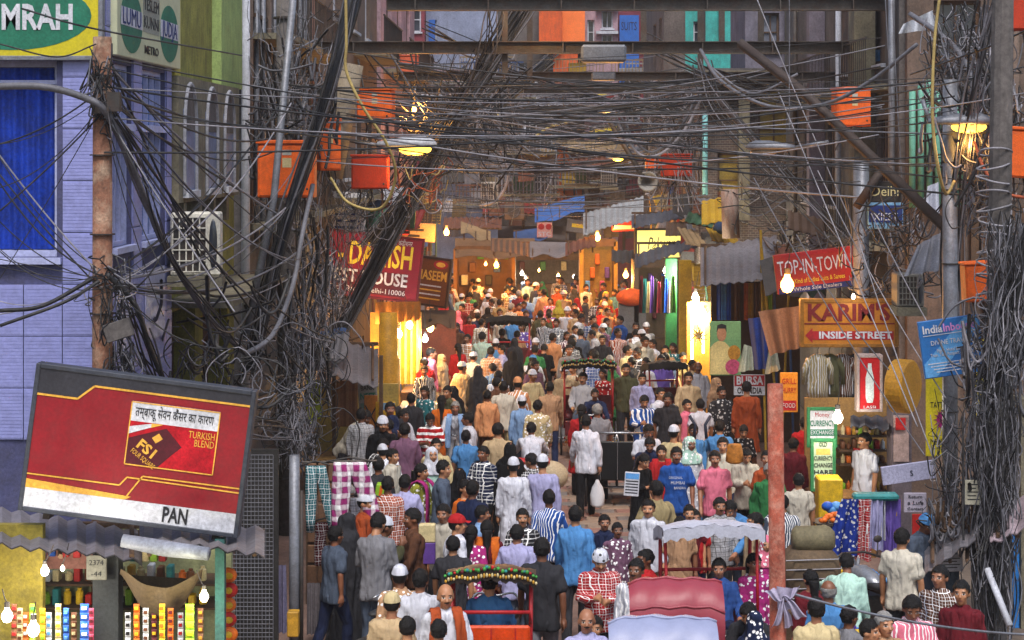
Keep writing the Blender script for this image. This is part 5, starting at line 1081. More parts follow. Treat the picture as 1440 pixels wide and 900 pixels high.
awning('tin_roof', 'torn lilac-grey tin roof beside the cable column', 1300, 1372, 742, 784, 22.5, CORR, out=1.2, tilt=.35); awning('tin_roof', 'pinkish tin roof at the frame edge above blue door', 1392, 1470, 700, 748, 22.5, M('pink_tin', '9a8a92', dirt=.5), out=1.2, tilt=.2)
awning('tin_roof', 'small grey tin roof between exchange stall and red light box', 1196, 1250, 585, 602, 28.6, M('dark_tin', '4a4c55'), out=1.2); awning('awning', 'tan awning flap of the restaurant stall', 585, 640, 436, 458, 41.8, TARP, out=1.6, corr=False)
pole('rolled_tarp', 'rolled grey tarpaulin lying along the kiosk eave', [W(172, 760, 16.8), W(230, 771, 16.8), W(293, 779, 16.7)], [.06, .075, .06], M('tarp_grey', '7f8490', rough=.5, dirt=.3), 12, cat='tarpaulin')
cloth_patch('sling_cloth', 'dirty tan cloth sling sagging inside the kiosk', 'cloth', [W(170, 800, 17.0), W(285, 800, 17.0), W(283, 815, 17.6), W(168, 808, 17.6)], M('sling', '6a5a44', rough=.8, dirt=.5), sag=.35, amp=.02)
cloth_patch('tarp_flap', 'big crumpled brown tarpaulin flap beside the orange sign', 'tarpaulin', [W(1082, 500, 31.5), W(1128, 488, 31.2), W(1126, 430, 31.2), W(1066, 438, 31.6)], M('flap', '6e5648', dirt=.4), folds=5, amp=.10)
cloth_patch('blue_tarp', 'deep blue folded tarpaulin hanging by the big poster', 'tarpaulin', [W(1062, 520, 32.5), W(1080, 518, 32.2), W(1080, 445, 32.2), W(1052, 448, 32.6)], M('tarp_deep_blue', '1c3c8a', rough=.6, dirt=.3), folds=4, amp=.07)
cloth_patch('plastic_bag', 'white plastic sheet hanging under the blue tarpaulin', 'plastic sheet', [W(1076, 527, 31.9), W(1098, 520, 31.8), W(1092, 488, 31.9), W(1082, 490, 31.9)], M('bag_white', 'b8bda8', rough=.5, dirt=.2), folds=4, amp=.06); cloth_patch('white_cloth', 'pale cloth drooping left of the blue tarpaulin'.replace('left of', 'next to'), 'cloth', [W(1037, 524, 33), W(1060, 520, 33), W(1058, 488, 33), W(1046, 484, 33)], MATS['bag_white'], folds=4, amp=.06)
cloth_patch('white_tarp', 'pale plastic sheet tied on the girder beside the lamp pole', 'plastic sheet', [W(1262, 48, 29), W(1318, 40, 29), W(1312, 14, 29), W(1270, 34, 29)], M('plastic_wrap', 'a8acb4'), folds=5, amp=.1); cloth_patch('blue_rag', 'blue rag hung on the girder near the pale sheet', 'rag', [W(1214, 88, 34), W(1255, 84, 34), W(1256, 70, 34), W(1212, 70, 34)], M('rag_blue', '2f5a86', dirt=.3), folds=5, amp=.08)
cloth_patch('grey_sheet', 'crumpled pale sheet over the air conditioner by the lamp pole', 'sheet', [W(1270, 388, 27.5), W(1322, 380, 27.5), W(1326, 325, 28), W(1290, 345, 28)], M('sheet_grey', '7f8088', dirt=.4), folds=5, amp=.12)
cloth_patch('washing', 'pale shirt hung to dry by the green pipes', 'clothing', [W(1300, 300, 30.8), W(1322, 300, 30.8), W(1320, 256, 30.8), W(1304, 262, 30.8)], M('wash_white', 'b8bccb'), folds=3, amp=.06)
# ================================================================== overhead cables
CBLK = M('cable_black', (.018,.018,.02), rough=.55, dirt=.4, dirtcol=(.12,.11,.1), bump=0); CGRY = M('cable_grey', '63636a', rough=.6, dirt=.4, bump=0); CPALE = M('cable_pale', '85838a', rough=.6, dirt=.4, bump=0); CYEL = M('cable_yellow', 'a8935a', rough=.6, dirt=.3, bump=0); CORG = M('cable_orange', '9a4a2a', rough=.6, dirt=.3, bump=0)
def cable(pts, r, mat, label, group=None, n=8, cat='cable', sides=5):
    P = spline(pts, n) if len(pts) > 2 else pts
    return MB().tube(P, r, sides).build('cable', mat, label=label, cat=cat, group=group, smooth=True)
cable([W(-20, 122, 18.2), W(60, 122, 18.2), W(120, 138, 18.3), W(150, 160, 18.4), W(185, 235, 19), W(235, 352, 20), W(290, 440, 21.5), W(338, 490, 23), W(352, 494, 23.4), W(385, 468, 24), W(412, 400, 25), W(425, 330, 25.4), W(440, 260, 26)], [.037]*97, CGRY, 'thickest grey conduit looping below the air conditioner')
cable([W(0, 437, 18.3), W(60, 430, 18.3), W(130, 392, 18.4)], .022, CBLK, 'thick black cable bundle leaving the rusty pole toward the blue window'); cable([W(0, 458, 18.2), W(90, 425, 18.3), W(140, 395, 18.4)], .018, CBLK, 'lower black cable just under the thick bundle at the rusty pole')
cable([W(150, 385, 18.4), W(190, 430, 18.6), W(215, 500, 19), W(250, 560, 19.6), W(330, 600, 21)], .03, CBLK, 'black bundle falling from the rusty pole behind the billboard'); cable([W(150, 130, 18.4), W(300, 172, 22), W(520, 200, 27)], .014, CBLK, 'black cable from the pole top past the arched niches')
cable([W(30, 12, 18), W(140, 42, 18.4), W(340, 78, 24)], .01, CBLK, 'thin dark cable across the yellow board and cream board'); cable([W(0, 62, 18), W(80, 80, 18.2), W(135, 62, 18.5)], .008, CBLK, 'thin wire drooping along the foot of the yellow board')
cable([W(486, -10, 25), W(487, 60, 25), W(487, 100, 25), W(510, 150, 25), W(545, 205, 25.2), W(556, 250, 25.4), W(535, 293, 25.6), W(490, 285, 25.8), W(465, 250, 26)], .022, CYEL, 'tan hose looping down past the orange boxes'); cable([W(1322, -10, 24), W(1314, 60, 24), W(1311, 160, 24), W(1318, 230, 24), W(1330, 272, 24.2), W(1342, 255, 24.4)], .022, CYEL, 'tan hose hanging beside the grey lamp pole')
cable([W(985, 70, 32), W(1010, 110, 31), W(1060, 142, 30), W(1110, 152, 29.5), W(1170, 143, 29), W(1230, 110, 28.5), W(1290, 62, 28)], .032, CGRY, 'thick pale conduit swooping under the long girder'); cable([W(1000, 95, 32), W(1040, 125, 31.5), W(1070, 130, 31.2), W(1122, 104, 31)], .026, CGRY, 'shorter grey conduit loop inside the swooping one')
cable([W(862, 155, 40), W(880, 195, 40), W(905, 220, 40), W(935, 213, 40), W(965, 180, 40), W(985, 140, 40)], .035, CPALE, 'pale looped pipe cable above the megaphone'); cable([W(867, 152, 40.2), W(887, 190, 40.2), W(910, 213, 40.2), W(932, 207, 40.2), W(960, 175, 40.2), W(978, 138, 40.2)], .03, CGRY, 'grey twin of the pale looped pipe cable')
cable([W(700, 205, 52), W(715, 245, 52), W(700, 280, 52), W(675, 290, 52)], .04, CPALE, 'white drooping cable at the far grey house'); cable([W(610, 203, 50), W(690, 200, 50), W(740, 198, 50), W(770, 180, 50), W(800, 172, 50)], .03, CYEL, 'yellow wire sagging across the far end')
cable([W(1280, 20, 27), W(1310, 40, 26.5), W(1345, 70, 26), W(1366, 110, 25.6), W(1368, 150, 25.4)], .045, CGRY, 'fat grey cable arching onto the lamp pole top'); cable([W(1372, 598, 22), W(1395, 560, 21.8)], .02, CPALE, 'short pale cable end at the cable column')
cable([W(1280, 105, 26), W(1380, 70, 24), W(1450, 40, 23)], .014, CBLK, 'dark cable climbing to the red-orange corner box'); cable([W(1370, 200, 24.5), W(1385, 240, 24), W(1410, 270, 24), W(1440, 278, 24)], .022, CORG, 'orange hose curling below the streaked box')
k = 0
SEEN_L = {}
def span(a, b_, sag, r, m, desc):
    zc = (a.z + b_.z)/2 - sag; px = VX + F_PX*(a.x+b_.x)/2/((a.y+b_.y)/2); py = VY - F_PX*(zc-CAM_H)/((a.y+b_.y)/2)
    hue = 'black' if m is CBLK else 'grey' if m is CGRY else 'pale'; thick = 'hair-thin' if r < .0065 else 'thin' if r < .0085 else 'medium' if r < .0115 else 'stout'
    droop = 'taut' if sag < .1 else 'slack' if sag < .3 else 'deeply sagging'
    where = 'level with the topmost girder' if py < 40 else 'along the long girder' if py < 90 else 'under the thin girders' if py < 135 else 'at orange box height' if py < 185 else 'at megaphone height' if py < 250 else 'at signboard height' if py < 400 else 'at billboard height'
    desc = '%s %s %s %s, %s' % (droop, thick, hue, desc, where)
    cable(cable_pts(a, b_, sag, 14, .0), r, m, desc, 'overhead cables')
LBL = 'cable across the street'
GEO_L = [(W(px, py, Y)) for px, py, Y in ((150, 85, 18.6), (152, 150, 18.6), (345, 130, 26), (400, 60, 28), (410, 150, 28), (420, 210, 28), (470, 90, 30), (480, 170, 30), (520, 130, 34), (540, 200, 35), (560, 110, 40), (580, 170, 42), (600, 140, 46))]
GEO_R = [(W(px, py, Y)) for px, py, Y in ((1338, 120, 25), (1338, 165, 25), (1338, 215, 25), (1345, 260, 25), (1440, 120, 25), (1440, 210, 24.5), (1240, 150, 30), (1210, 235, 30), (1240, 90, 31), (1100, 110, 38), (1060, 160, 42), (990, 150, 46), (985, 200, 46), (960, 240, 48))]
for i in range(60):
    a, b_ = rnd.choice(GEO_L), rnd.choice(GEO_R)
    if abs(a.y - b_.y) > 13: continue
    a = a + Vector((0, rnd.uniform(-.3, .3), rnd.uniform(-.5, .5))); b_ = b_ + Vector((0, rnd.uniform(-.3, .3), rnd.uniform(-.5, .5)))
    span(a, b_, rnd.uniform(.02, .45), rnd.choice((.006, .008, .011, .015)), rnd.choice((CBLK, CBLK, CBLK, CGRY, CPALE)), LBL)
LBL2 = 'wire over the far street'
for i in range(44):
    Y = rnd.uniform(40, 62); y0 = rnd.uniform(95, 300); a = W(760-4.4*F_PX/Y, y0, Y); b_ = W(760+3.9*F_PX/Y, y0+rnd.uniform(-25, 25), Y+rnd.uniform(-3, 3)); span(a, b_, rnd.uniform(.05, .4), rnd.choice((.008, .011, .014)), rnd.choice((CBLK, CBLK, CGRY)), LBL2)
LBL3 = 'wire slanting over the market stalls'
for a, b_ in (((1065, 0, 27), (1205, 330, 26)), ((1095, 130, 27), (1290, 600, 23)), ((1060, 250, 28), (1300, 640, 23)), ((1150, 240, 27), (1330, 560, 24)), ((1205, 330, 26), (1330, 690, 23)), ((1110, 0, 28), (1110, 180, 28)), ((1245, 0, 27), (1255, 160, 27)), ((1120, 330, 28), (1250, 520, 26)), ((1225, 300, 27), (1420, 640, 22)), ((1255, 0, 27), (1268, 250, 27))):
    span(W(*a), W(*b_), rnd.uniform(0, .15), .009, rnd.choice((CPALE, CGRY)), LBL3)
LBL4 = 'wire from rusty pole to lavender wall'
for i in range(26):
    a = W(146+rnd.uniform(-8, 8), rnd.choice((135, 150, 385, 395, 405))+rnd.uniform(-12, 12), 18.5); b_ = W(rnd.choice((-20, -20, 230, 330)), rnd.uniform(180, 520), rnd.uniform(18, 19)); span(a, b_, rnd.uniform(0, .25), rnd.choice((.005, .006, .009)), rnd.choice((CBLK, CBLK, CPALE)), LBL4)
LBL5 = 'wire between rusty and wrapped poles'
for i in range(24):
    a = W(148+rnd.uniform(-8, 8), rnd.choice((95, 140, 390, 400))+rnd.uniform(-14, 14), 18.6); b_ = W(rnd.uniform(390, 480), rnd.uniform(120, 560), rnd.uniform(25.5, 28)); span(a, b_, rnd.uniform(.0, .7), rnd.choice((.006, .008, .011, .014)), rnd.choice((CBLK, CBLK, CGRY, CPALE)), LBL5)
def bundle(path, n, spreadr, rr, label, mats=(CBLK, CBLK, CGRY)):
    rg = random.Random(n*7+len(label)); P0 = spline(path, 6)
    for m in set(mats):
        b_ = MB()
        for q in range(max(1, int(n*mats.count(m)/len(mats)))):
            ox, oz, oy, ph = rg.gauss(0, spreadr), rg.gauss(0, spreadr), rg.gauss(0, spreadr*.6), rg.random()*6
            b_.tube([p + Vector((ox + spreadr*.7*math.sin(ph+i*.5), oy, oz + spreadr*.7*math.cos(ph*2+i*.4))) for i, p in enumerate(P0)], rg.uniform(*rr), 4, False)
        b_.build('cable_tangle', m, kind='stuff', label=label, cat='cable tangle', smooth=True)
bundle([W(470, 480, 35.8), W(590, 248, 35.8), W(660, 130, 35.8), W(745, -10, 35.8)], 16, .10, (.012, .022), 'black cables lashed along the diagonal stay pole')
bundle([W(515, 345, 39.8), W(640, 198, 39.8), W(778, 80, 39.8)], 12, .09, (.010, .02), 'black cables lashed along the second stay pole')
bundle([W(350, 525, 25.6), W(400, 320, 25.6), W(470, 100, 25.6), W(502, -12, 25.6)], 9, .05, (.008, .016), 'dark cables taped to the bluish black pole')
bundle([W(150, 150, 18.4), W(190, 240, 19), W(240, 360, 20), W(300, 450, 21.5), W(345, 495, 23)], 7, .05, (.006, .012), 'dark cables following the thick conduit')
bundle([W(180, 440, 18.5), W(230, 545, 19.5), W(300, 590, 21), W(400, 600, 24)], 14, .09, (.006, .013), 'black cable fan dropping behind the billboard')
bundle([W(985, 85, 34), W(1010, 150, 33), W(1100, 250, 32), W(1190, 340, 31)], 8, .07, (.008, .016), 'dark cables slanting down over the tin roofs')
bundle([W(700, -5, 34), W(690, 60, 34.2), W(640, 150, 35), W(560, 260, 35.5)], 10, .12, (.008, .016), 'loose dark cables hanging from the topmost girder')
bundle([W(1395, -5, 24), W(1372, 120, 24.4), W(1345, 300, 25), W(1345, 480, 25)], 16, .07, (.007, .015), 'cables running down the grey lamp pole', (CBLK, CGRY, CPALE))
bundle([W(1440, 330, 22), W(1405, 480, 22), W(1390, 640, 22), W(1388, 900, 21.6)], 40, .11, (.006, .014), 'dark trunk of cables down the cable column', (CBLK, CBLK, CGRY))
for i, (a, b_, sag, lb) in enumerate(((( 560, 92, 37), (1010, 118, 38), 14, 'sagging black bundle just under the tray lamp'), ((545, 150, 38), (985, 135, 40), 22, 'sagging black bundle at little lit lamp height'), ((600, 40, 36), (960, 165, 41), 16, 'black bundle slanting down from the long girder'), ((905, 60, 36), (1240, 150, 32), 26, 'drooping black bundle under the swooping conduit'), ((470, 120, 31), (760, 215, 44), 18, 'black bundle leaving the orange boxes for the far street'), ((985, 200, 44), (640, 235, 50), 16, 'low black bundle above the far awnings'))):
    m_ = ((a[0]+b_[0])/2, (a[1]+b_[1])/2 + sag, (a[2]+b_[2])/2); bundle([W(*a), W((a[0]+m_[0])/2, (a[1]+m_[1])/2 + sag*.3, (a[2]+m_[2])/2), W(*m_), W((b_[0]+m_[0])/2, (b_[1]+m_[1])/2 + sag*.3, (b_[2]+m_[2])/2), W(*b_)], 9, .07, (.008, .018), lb)
# ---- uncountable tangles
def tangle(label, regions, n, rr=(.004, .010), mats=(CBLK, CGRY, CPALE), style='mess', seg=5, share=(.5, .3, .2)):
    rg = random.Random(n + len(label)); B = [MB() for _ in mats]
    for i in range(n):
        px0, py0, px1, py1, Ya, Yb = rg.choice(regions); g = rg.random(); q = 0; acc = share[0]
        while g > acc and q < len(mats)-1: q += 1; acc += share[q]
        pt = lambda: W(rg.uniform(px0, px1), rg.uniform(py0, py1), rg.uniform(Ya, Yb))
        if style == 'mess':
            a = pt(); b_ = a.lerp(pt(), rg.uniform(.3, .9)); P = [a]; dr = rg.uniform(.02, .35)
            jt = .06 if rr[1] < .016 else .015
            for s_ in range(1, 4): P.append(a.lerp(b_, s_/4) + Vector((rg.gauss(0, jt), rg.gauss(0, jt), rg.gauss(0, jt) - dr*(1 if s_ == 2 else .75))))
            P.append(b_)
        elif style == 'fall':
            a = W(rg.uniform(px0, px1), py0 + rg.uniform(0, .35)*(py1-py0), rg.uniform(Ya, Yb)); b_ = W(rg.uniform(px0, px1), py1 - rg.uniform(0, .35)*(py1-py0), rg.uniform(Ya, Yb)); P = [a]
            for s_ in range(1, 5): P.append(a.lerp(b_, s_/5) + Vector((rg.gauss(0, .07), rg.gauss(0, .05), rg.gauss(0, .05))))
            P.append(b_)
        elif style == 'loop':
            a = pt(); R_ = rg.uniform(.12, .4); th = rg.uniform(0, 6); t2 = rg.uniform(2.5, 6); ax = Vector((1, rg.uniform(-.5, .5), 0)).normalized()
            P = [a + ax*math.cos(th+t2*s_/7)*R_ + Vector((0, 0, math.sin(th+t2*s_/7)*R_*rg.uniform(.8, 1.3))) for s_ in range(8)]
        B[q].tube(spline(P, 4 if style != 'loop' else 3), rg.uniform(*rr), 4, False)
    for b_, m in zip(B, mats): b_.build('cable_tangle', m, kind='stuff', label=label, cat='cable tangle', smooth=True)
tangle('mass of tangled cables hanging round the dark wrapped pole', [(385, 290, 480, 620, 26, 29), (345, 0, 470, 330, 27.5, 29.5), (430, 360, 490, 470, 33, 35), (390, 560, 450, 640, 24, 27)], 560, (.004, .009), share=(.36, .30, .34))
tangle('looping cable coils below the orange boxes', [(380, 440, 480, 620, 25, 28), (230, 480, 420, 600, 21, 26), (470, 260, 560, 330, 34, 36)], 110, (.005, .010), style='loop')
tangle('cables falling along the stay poles before the signboard', [(430, 230, 520, 480, 36, 38), (560, 100, 720, 330, 38, 42), (600, 60, 740, 260, 36, 40)], 150, (.004, .009), style='fall', share=(.4, .3, .3))
tangle('stout black cables drooping in bundles before the orange boxes', [(380, 300, 470, 600, 26, 30), (345, 40, 480, 260, 27, 29), (200, 380, 420, 590, 20, 26)], 120, (.012, .026), (CBLK, CGRY, CBLK), 'mess')
tangle('stout dark cables bunched along the stay poles', [(500, 60, 760, 260, 35, 37)], 60, (.012, .024), (CBLK, CBLK, CGRY), 'mess')
tangle('stout dark cables at the lamp pole and cable column', [(1290, 20, 1440, 300, 24, 27), (1350, 440, 1440, 800, 21.4, 23)], 90, (.012, .024), (CBLK, CGRY, CPALE), 'mess')
tangle('orange and pale wires spilling under the wrapped lamp', [(545, 215, 635, 290, 33, 37)], 34, (.006, .014), (CORG, CPALE, CYEL), 'mess')
tangle('knot of wires around the rusty pole', [(120, 355, 195, 470, 18.2, 19), (125, 60, 165, 170, 18.3, 18.7), (150, 470, 190, 540, 18.3, 19)], 130, (.004, .009), style='mess', share=(.65, .2, .15))
tangle('dense wires over the mid street girders', [(560, 90, 980, 210, 42, 56), (870, 100, 1000, 200, 42, 46), (640, 120, 860, 330, 56, 68)], 260, (.006, .013), style='mess', share=(.6, .25, .15))
tangle('pale strands hanging under the box by the megaphone', [(905, 150, 985, 300, 42.5, 45)], 90, (.007, .016), (CPALE, CGRY, CBLK), 'fall')
tangle('cables bunched at the lamp pole top', [(1290, 0, 1440, 180, 25, 28), (1340, 120, 1440, 330, 24.5, 27)], 330, (.005, .013), share=(.4, .35, .25))
tangle('cable loops at the frame edge above the blue board', [(1345, 120, 1440, 300, 24, 26), (1360, 420, 1440, 560, 22, 24)], 50, (.007, .014), style='loop')
tangle('pale cables wound down the cable column', [(1385, 290, 1442, 560, 21.5, 23), (1370, 540, 1425, 900, 21.2, 22.4)], 330, (.004, .009), (CPALE, CGRY, CBLK), 'fall', share=(.22, .36, .42))
tangle('wires straggling around notices and tin roof at the cable column', [(1300, 540, 1440, 790, 21.4, 23.5), (1360, 430, 1440, 640, 21.5, 23)], 300, (.004, .009), style='mess', share=(.45, .3, .25))
tangle('wires over the tin roofs below the brick house', [(1000, 200, 1240, 340, 38, 44), (1180, 260, 1330, 420, 28, 31)], 150, (.007, .015), style='mess', share=(.6, .25, .15))
tangle('rubbish of sticks and wires heaped on the tin roofs', [(1060, 318, 1190, 350, 34, 39), (430, 470, 530, 500, 33, 35), (1300, 700, 1370, 750, 21.6, 22.6), (1240, 300, 1320, 330, 28, 30)], 120, (.008, .02), (WOOD, CGRY, CPALE), 'mess')
col_ = thing('cable_column', 'tall post swallowed by wound cables at the frame edge', 'pole', (WX(1398, 22.6), 22.6, 0)); MB().tube([(WX(1398, 22.6), 22.6, 0), (WX(1412, 22.6), 22.6, 9.)], [.16, .13], 10).build('post', DARKCONC, col_); m_ = MB()
for i in range(34):
    zz = .4 + i*.17; m_.tube([(WX(1398, 22.6) + math.cos(a)*(.2+.02*math.sin(a*3+i)), 22.6 + math.sin(a)*.2, zz + .05*math.sin(a+i*2)) for a in [2*math.pi*q/14 for q in range(15)]], .014, 4)
m_.build('wrap', CPALE, col_, True)
# wire-mesh grating beside the kiosk
gr = thing('wire_grating', 'square wire mesh grating between kiosk and pale poles', 'grating', (WX(345, 20.5), 20.5, 0)); m_ = MB(); x0, x1, z0, z1 = WX(322, 20.5), WX(384, 20.5), .2, WZ(640, 20.5)
for i in range(13): m_.tube([(x0+(x1-x0)*i/12, 20.5, z0), (x0+(x1-x0)*i/12, 20.5, z1)], .005, 4, False)
for i in range(52): m_.tube([(x0, 20.5, z0+(z1-z0)*i/51), (x1, 20.5, z0+(z1-z0)*i/51)], .005, 4, False)
m_.build('wire', CGRY, gr); MB().box(x0, x1, 20.9, 20.95, 0, z1).build('backing', M('dark_void', '2a2826'), gr)
# ================================================================== stalls and goods
COLS = {k: M('goods_'+k, v, rough=.5, var=.35, dirt=.25, scale=8, bump=.15) for k, v in dict(red='b01c1c', orange='d2661a', yellow='d8b020', green='3a8a3a', lime='8ab82a', blue='1c5ac0', sky='5a9ad8', white='cfd2d6', pink='c8486a', purple='5a3a8a', brown='6a4026', cream='c8b88a', teal='2a7f80', black='18181a', maroon='5c1420', gold='b88a2a').items()}
# ---- paan kiosk under the red billboard
ki = thing('kiosk', 'pale green kiosk interior lit by bulbs beneath the red billboard', 'kiosk', (WX(150, 18.6), 18.6, 0)); KG = M('kiosk_green', '8a8f6a', rough=.7, var=.3, dirt=.35)
MB().box(WX(-60, 18.7), WX(325, 18.7), 18.7, 18.8, 0, WZ(745, 18.7)).build('back_wall', KG, ki); MB().box(WX(-60, 16.5), WX(26, 16.5), 17.3, 17.4, 0, WZ(738, 17.3)).build('yellow_panel', M('kiosk_yellow', '8f8030', rough=.7, dirt=.4), ki)
MB().box(WX(32, 17.5), WX(42, 17.5), 17.45, 17.55, 0, WZ(742, 17.5)).build('green_post', M('kiosk_dark_green', '2f6a4a', dirt=.3), ki); MB().box(WX(305, 17.3), WX(318, 17.3), 17.2, 17.3, 0, WZ(755, 17.3)).build('teal_post', M('kiosk_teal', '3a6a66', dirt=.4), ki)
MB().box(WX(132, 17.6), WX(168, 17.6), 17.55, 17.75, 0, WZ(765, 17.6)).build('dark_pillar', M('kiosk_grey', '3c4044', dirt=.4), ki)
for py in (815, 848): MB().box(WX(-60, 18.4), WX(320, 18.4), 18.2, 18.68, WZ(py, 18.4)-.02, WZ(py, 18.4)).build('shelf', WOOD, ki)
MB().box(WX(50, 17.6), WX(122, 17.6), 17.9, 17.93, WZ(800, 17.9), WZ(752, 17.9)).build('display_card', M('card_pink', '9a6a60', dirt=.15), ki)
for i, (px, cl) in enumerate(((57, 'blue'), (71, 'blue'), (90, 'red'), (106, 'red'))):
    m_ = MB(); m_.bbox(WX(px-5, 17.8), WX(px+5, 17.8), 17.84, 17.88, WZ(786-2*i % 3, 17.8), WZ(770, 17.8), .005); m_.bbox(WX(px-4, 17.8), WX(px+4, 17.8), 17.84, 17.88, WZ(768, 17.8), WZ(756, 17.8), .005); m_.build('sachet_card', COLS[cl], label='%s sachet pair pinned on the pink kiosk card, %s' % (cl, ('outermost', 'next to the outermost', 'beside the blue pair', 'last of the row')[i]), cat='sachet', group='sachets on the kiosk card')
s = board('number_tag', 'grey hand-numbered tag on the dark kiosk pillar', 121, 781, 150, 816, 17.4, M('tag_grey', '77776f', dirt=.2), thick=.02, cat='notice'); put(s, '2374', .5, .7, .22, INK, .7); put(s, '-44', .5, .25, .2, INK, .5)
strips = [(20, 'brown', 'red'), (28, 'cream', 'brown'), (36, 'orange', 'white'), (46, 'lime', 'green'), (60, 'yellow', 'lime'), (69, 'white', 'sky'), (82, 'cream', 'yellow'), (93, 'blue', 'sky'), (104, 'brown', 'cream'), (119, 'blue', 'white'), (128, 'pink', 'maroon'), (180, 'white', 'black'), (192, 'orange', 'yellow'), (205, 'white', 'brown'), (217, 'maroon', 'yellow'), (228, 'yellow', 'orange'), (240, 'orange', 'maroon'), (254, 'white', 'red'), (267, 'lime', 'yellow'), (282, 'brown', 'gold')]
HOW = ['at the kiosk edge', 'second in the kiosk', 'beside the big bulb', 'behind the big bulb', 'past the big bulb', 'next to the tall shelf', 'in mid row', 'near the dark pillar', 'thin and dark', 'right at the dark pillar'.replace('right ', ''), 'hugging the pillar', 'after the pillar', 'under the cloth sling', 'below the sling', 'dark one below the sling', 'at the sling middle', 'past the sling middle', 'by the yellowish bulb', 'brightest by the yellowish bulb', 'last before teal post']
for i, (px, a, b_) in enumerate(strips):
    Y = 16.7 + .25*(i % 3); o = thing('packet_strip', '%s and %s hanging strip of packets, %s' % (a, b_, HOW[i]), 'packet strip', W(px, 846 + 6*(i % 3), Y), group='packet strips in the kiosk'); wdt = .028 if i not in (9, 18) else .042
    for q in range(8):
        z1 = -.02-q*.078; tl_ = .012*math.sin(q*2.3+i); rr_ = [[Vector((sx*wdt*k1, tl_*(.5-t)+sy*dp, z1-.074*t)) for sx, sy in ((-1,-1),(0,-1.5),(1,-1),(1,1),(0,1.5),(-1,1))] for t, k1, dp in ((0, .96, .001), (.12, .9, .006), (.5, .86, .011), (.88, .9, .006), (1, .96, .001))]
        pk = MB().loft(rr_).build('packet', COLS[a], o, local=True); MB().bbox(-wdt*.6, wdt*.6, -.022+tl_*.0, -.008, z1-.052, z1-.022, .003).build('print', COLS[b_], pk, local=True)
for i in range(44):
    row = i % 2; px = -20 + (i//2)*14.5 + rnd.uniform(-2, 2); cl = rnd.choice(('lime', 'gold', 'yellow', 'cream', 'orange', 'brown', 'white', 'red', 'teal')); py = (815, 848)[row]; hh = rnd.uniform(.09, .17); Yg = 18.35
    m_ = MB()
    if rnd.random() < .5: m_.lathe([(.03, 0), (.038, .01), (.038, hh*.75), (.02, hh*.86), (.024, hh)], 10, (WX(px, Yg), Yg, WZ(py, 18.4)+.002))
    else: m_.bbox(WX(px-4.5, Yg), WX(px+4.5, Yg), Yg-.06, Yg+.06, WZ(py, 18.4)+.002, WZ(py, 18.4)+hh, .008)
    m_.build('shelf_goods', COLS[cl], ki)
o = thing('snack_chain', 'chain of shiny red snack bags hung by the wire grating', 'snack bags', W(321, 800, 17.6))
for q in range(6):
    m_ = MB(); m_.ball((.01*math.sin(q*2), 0, -.06-q*.14), (.085, .04, .075), 10, 6); m_.build('snack_bag', COLS['red' if q % 2 else 'orange'], o, True, local=True); MB().ball((.01, -.03, -.06-q*.14), (.04, .015, .035), 8, 5).build('logo', COLS['yellow'], o, True, local=True)
for i, (px, cl) in enumerate(((186, 'teal'), (194, 'yellow'), (204, 'cream'), (216, 'lime'), (228, 'red'))): MB().bbox(WX(px-5, 17.9), WX(px+5, 17.9), 17.9, 17.98, WZ(790, 17.9), WZ(765, 17.9), .008).build('carton', COLS[cl], label='%s carton on the upper shelf above the cloth sling' % cl, cat='carton', group='cartons above the sling')
# ---- cabinet and hanging trousers
cb = thing('timber_cabinet', 'brown panelled timber cabinet door below the hanging trousers', 'cabinet', (WX(460, 24.5), 24.5, 0)); x0, x1 = WX(430, 24.5), WX(492, 24.5); MB().box(x0, x1, 24.5, 25.1, 0, WZ(735, 24.5)).build('carcass', WOOD, cb)
for i in range(4):
    for q in range(6): MB().bbox(x0+(x1-x0)*(.04+i*.235), x0+(x1-x0)*(.25+i*.235), 24.47, 24.499, .3+q*.27, .54+q*.27, .012).build('panel', M('cabinet_panel', '6a4c36', dirt=.4), cb)
def trousers(px, py0, py1, wpx, Y, col, pat, label, lean=0., l2=.9):
    o = thing('hanging_trousers', label, 'trousers', W(px, py0, Y), group='trousers hung at the stall'); h_ = (py1-py0)/F_PX*Y; w_ = wpx/F_PX*Y/2; m_ = MB()
    for s_ in (-1, 1):
        rings = []
        for t in (0, .12, .3, .55, .8, 1.):
            cx = s_*w_*(.30 + .52*t) + lean*t; hw = w_*(.40 + .06*math.sin(t*3) - .12*t); rings.append([Vector((cx + math.cos(a)*hw, math.sin(a)*.035*(1+.4*math.sin(t*9+s_)), -h_*t)) for a in [2*math.pi*i/14 for i in range(14)]])
        m_.loft(rings)
    c_ = m_.build('trouser_legs', CL[pat], o, True, local=True); c_.color = (*DYE[col], l2); MB().tube([(-w_, 0, .01), (0, 0, .06), (w_, 0, .01)], .012, 6).build('hanger', IRON, o, local=True)
trousers(510, 700, 785, 50, 23.6, 'white', 'check', 'white checked trousers behind the pink pair', .05, .12); trousers(492, 650, 748, 66, 23.3, 'magenta', 'gingham', 'pink and white checked trousers in front on the rail', .10, .9); trousers(444, 655, 748, 40, 23.4, 'teal', 'check', 'green-grey checked trousers beside the pink pair', .08, .75); trousers(458, 735, 795, 40, 23.8, 'maroon', 'check', 'maroon checked trousers hanging behind the green-grey pair', .06, .8)
MB().tube([W(425, 650, 23.5), W(530, 648, 23.5)], .015, 6).build('hanging_rail', STEEL, label='thin steel rail carrying checked trousers', cat='rail')
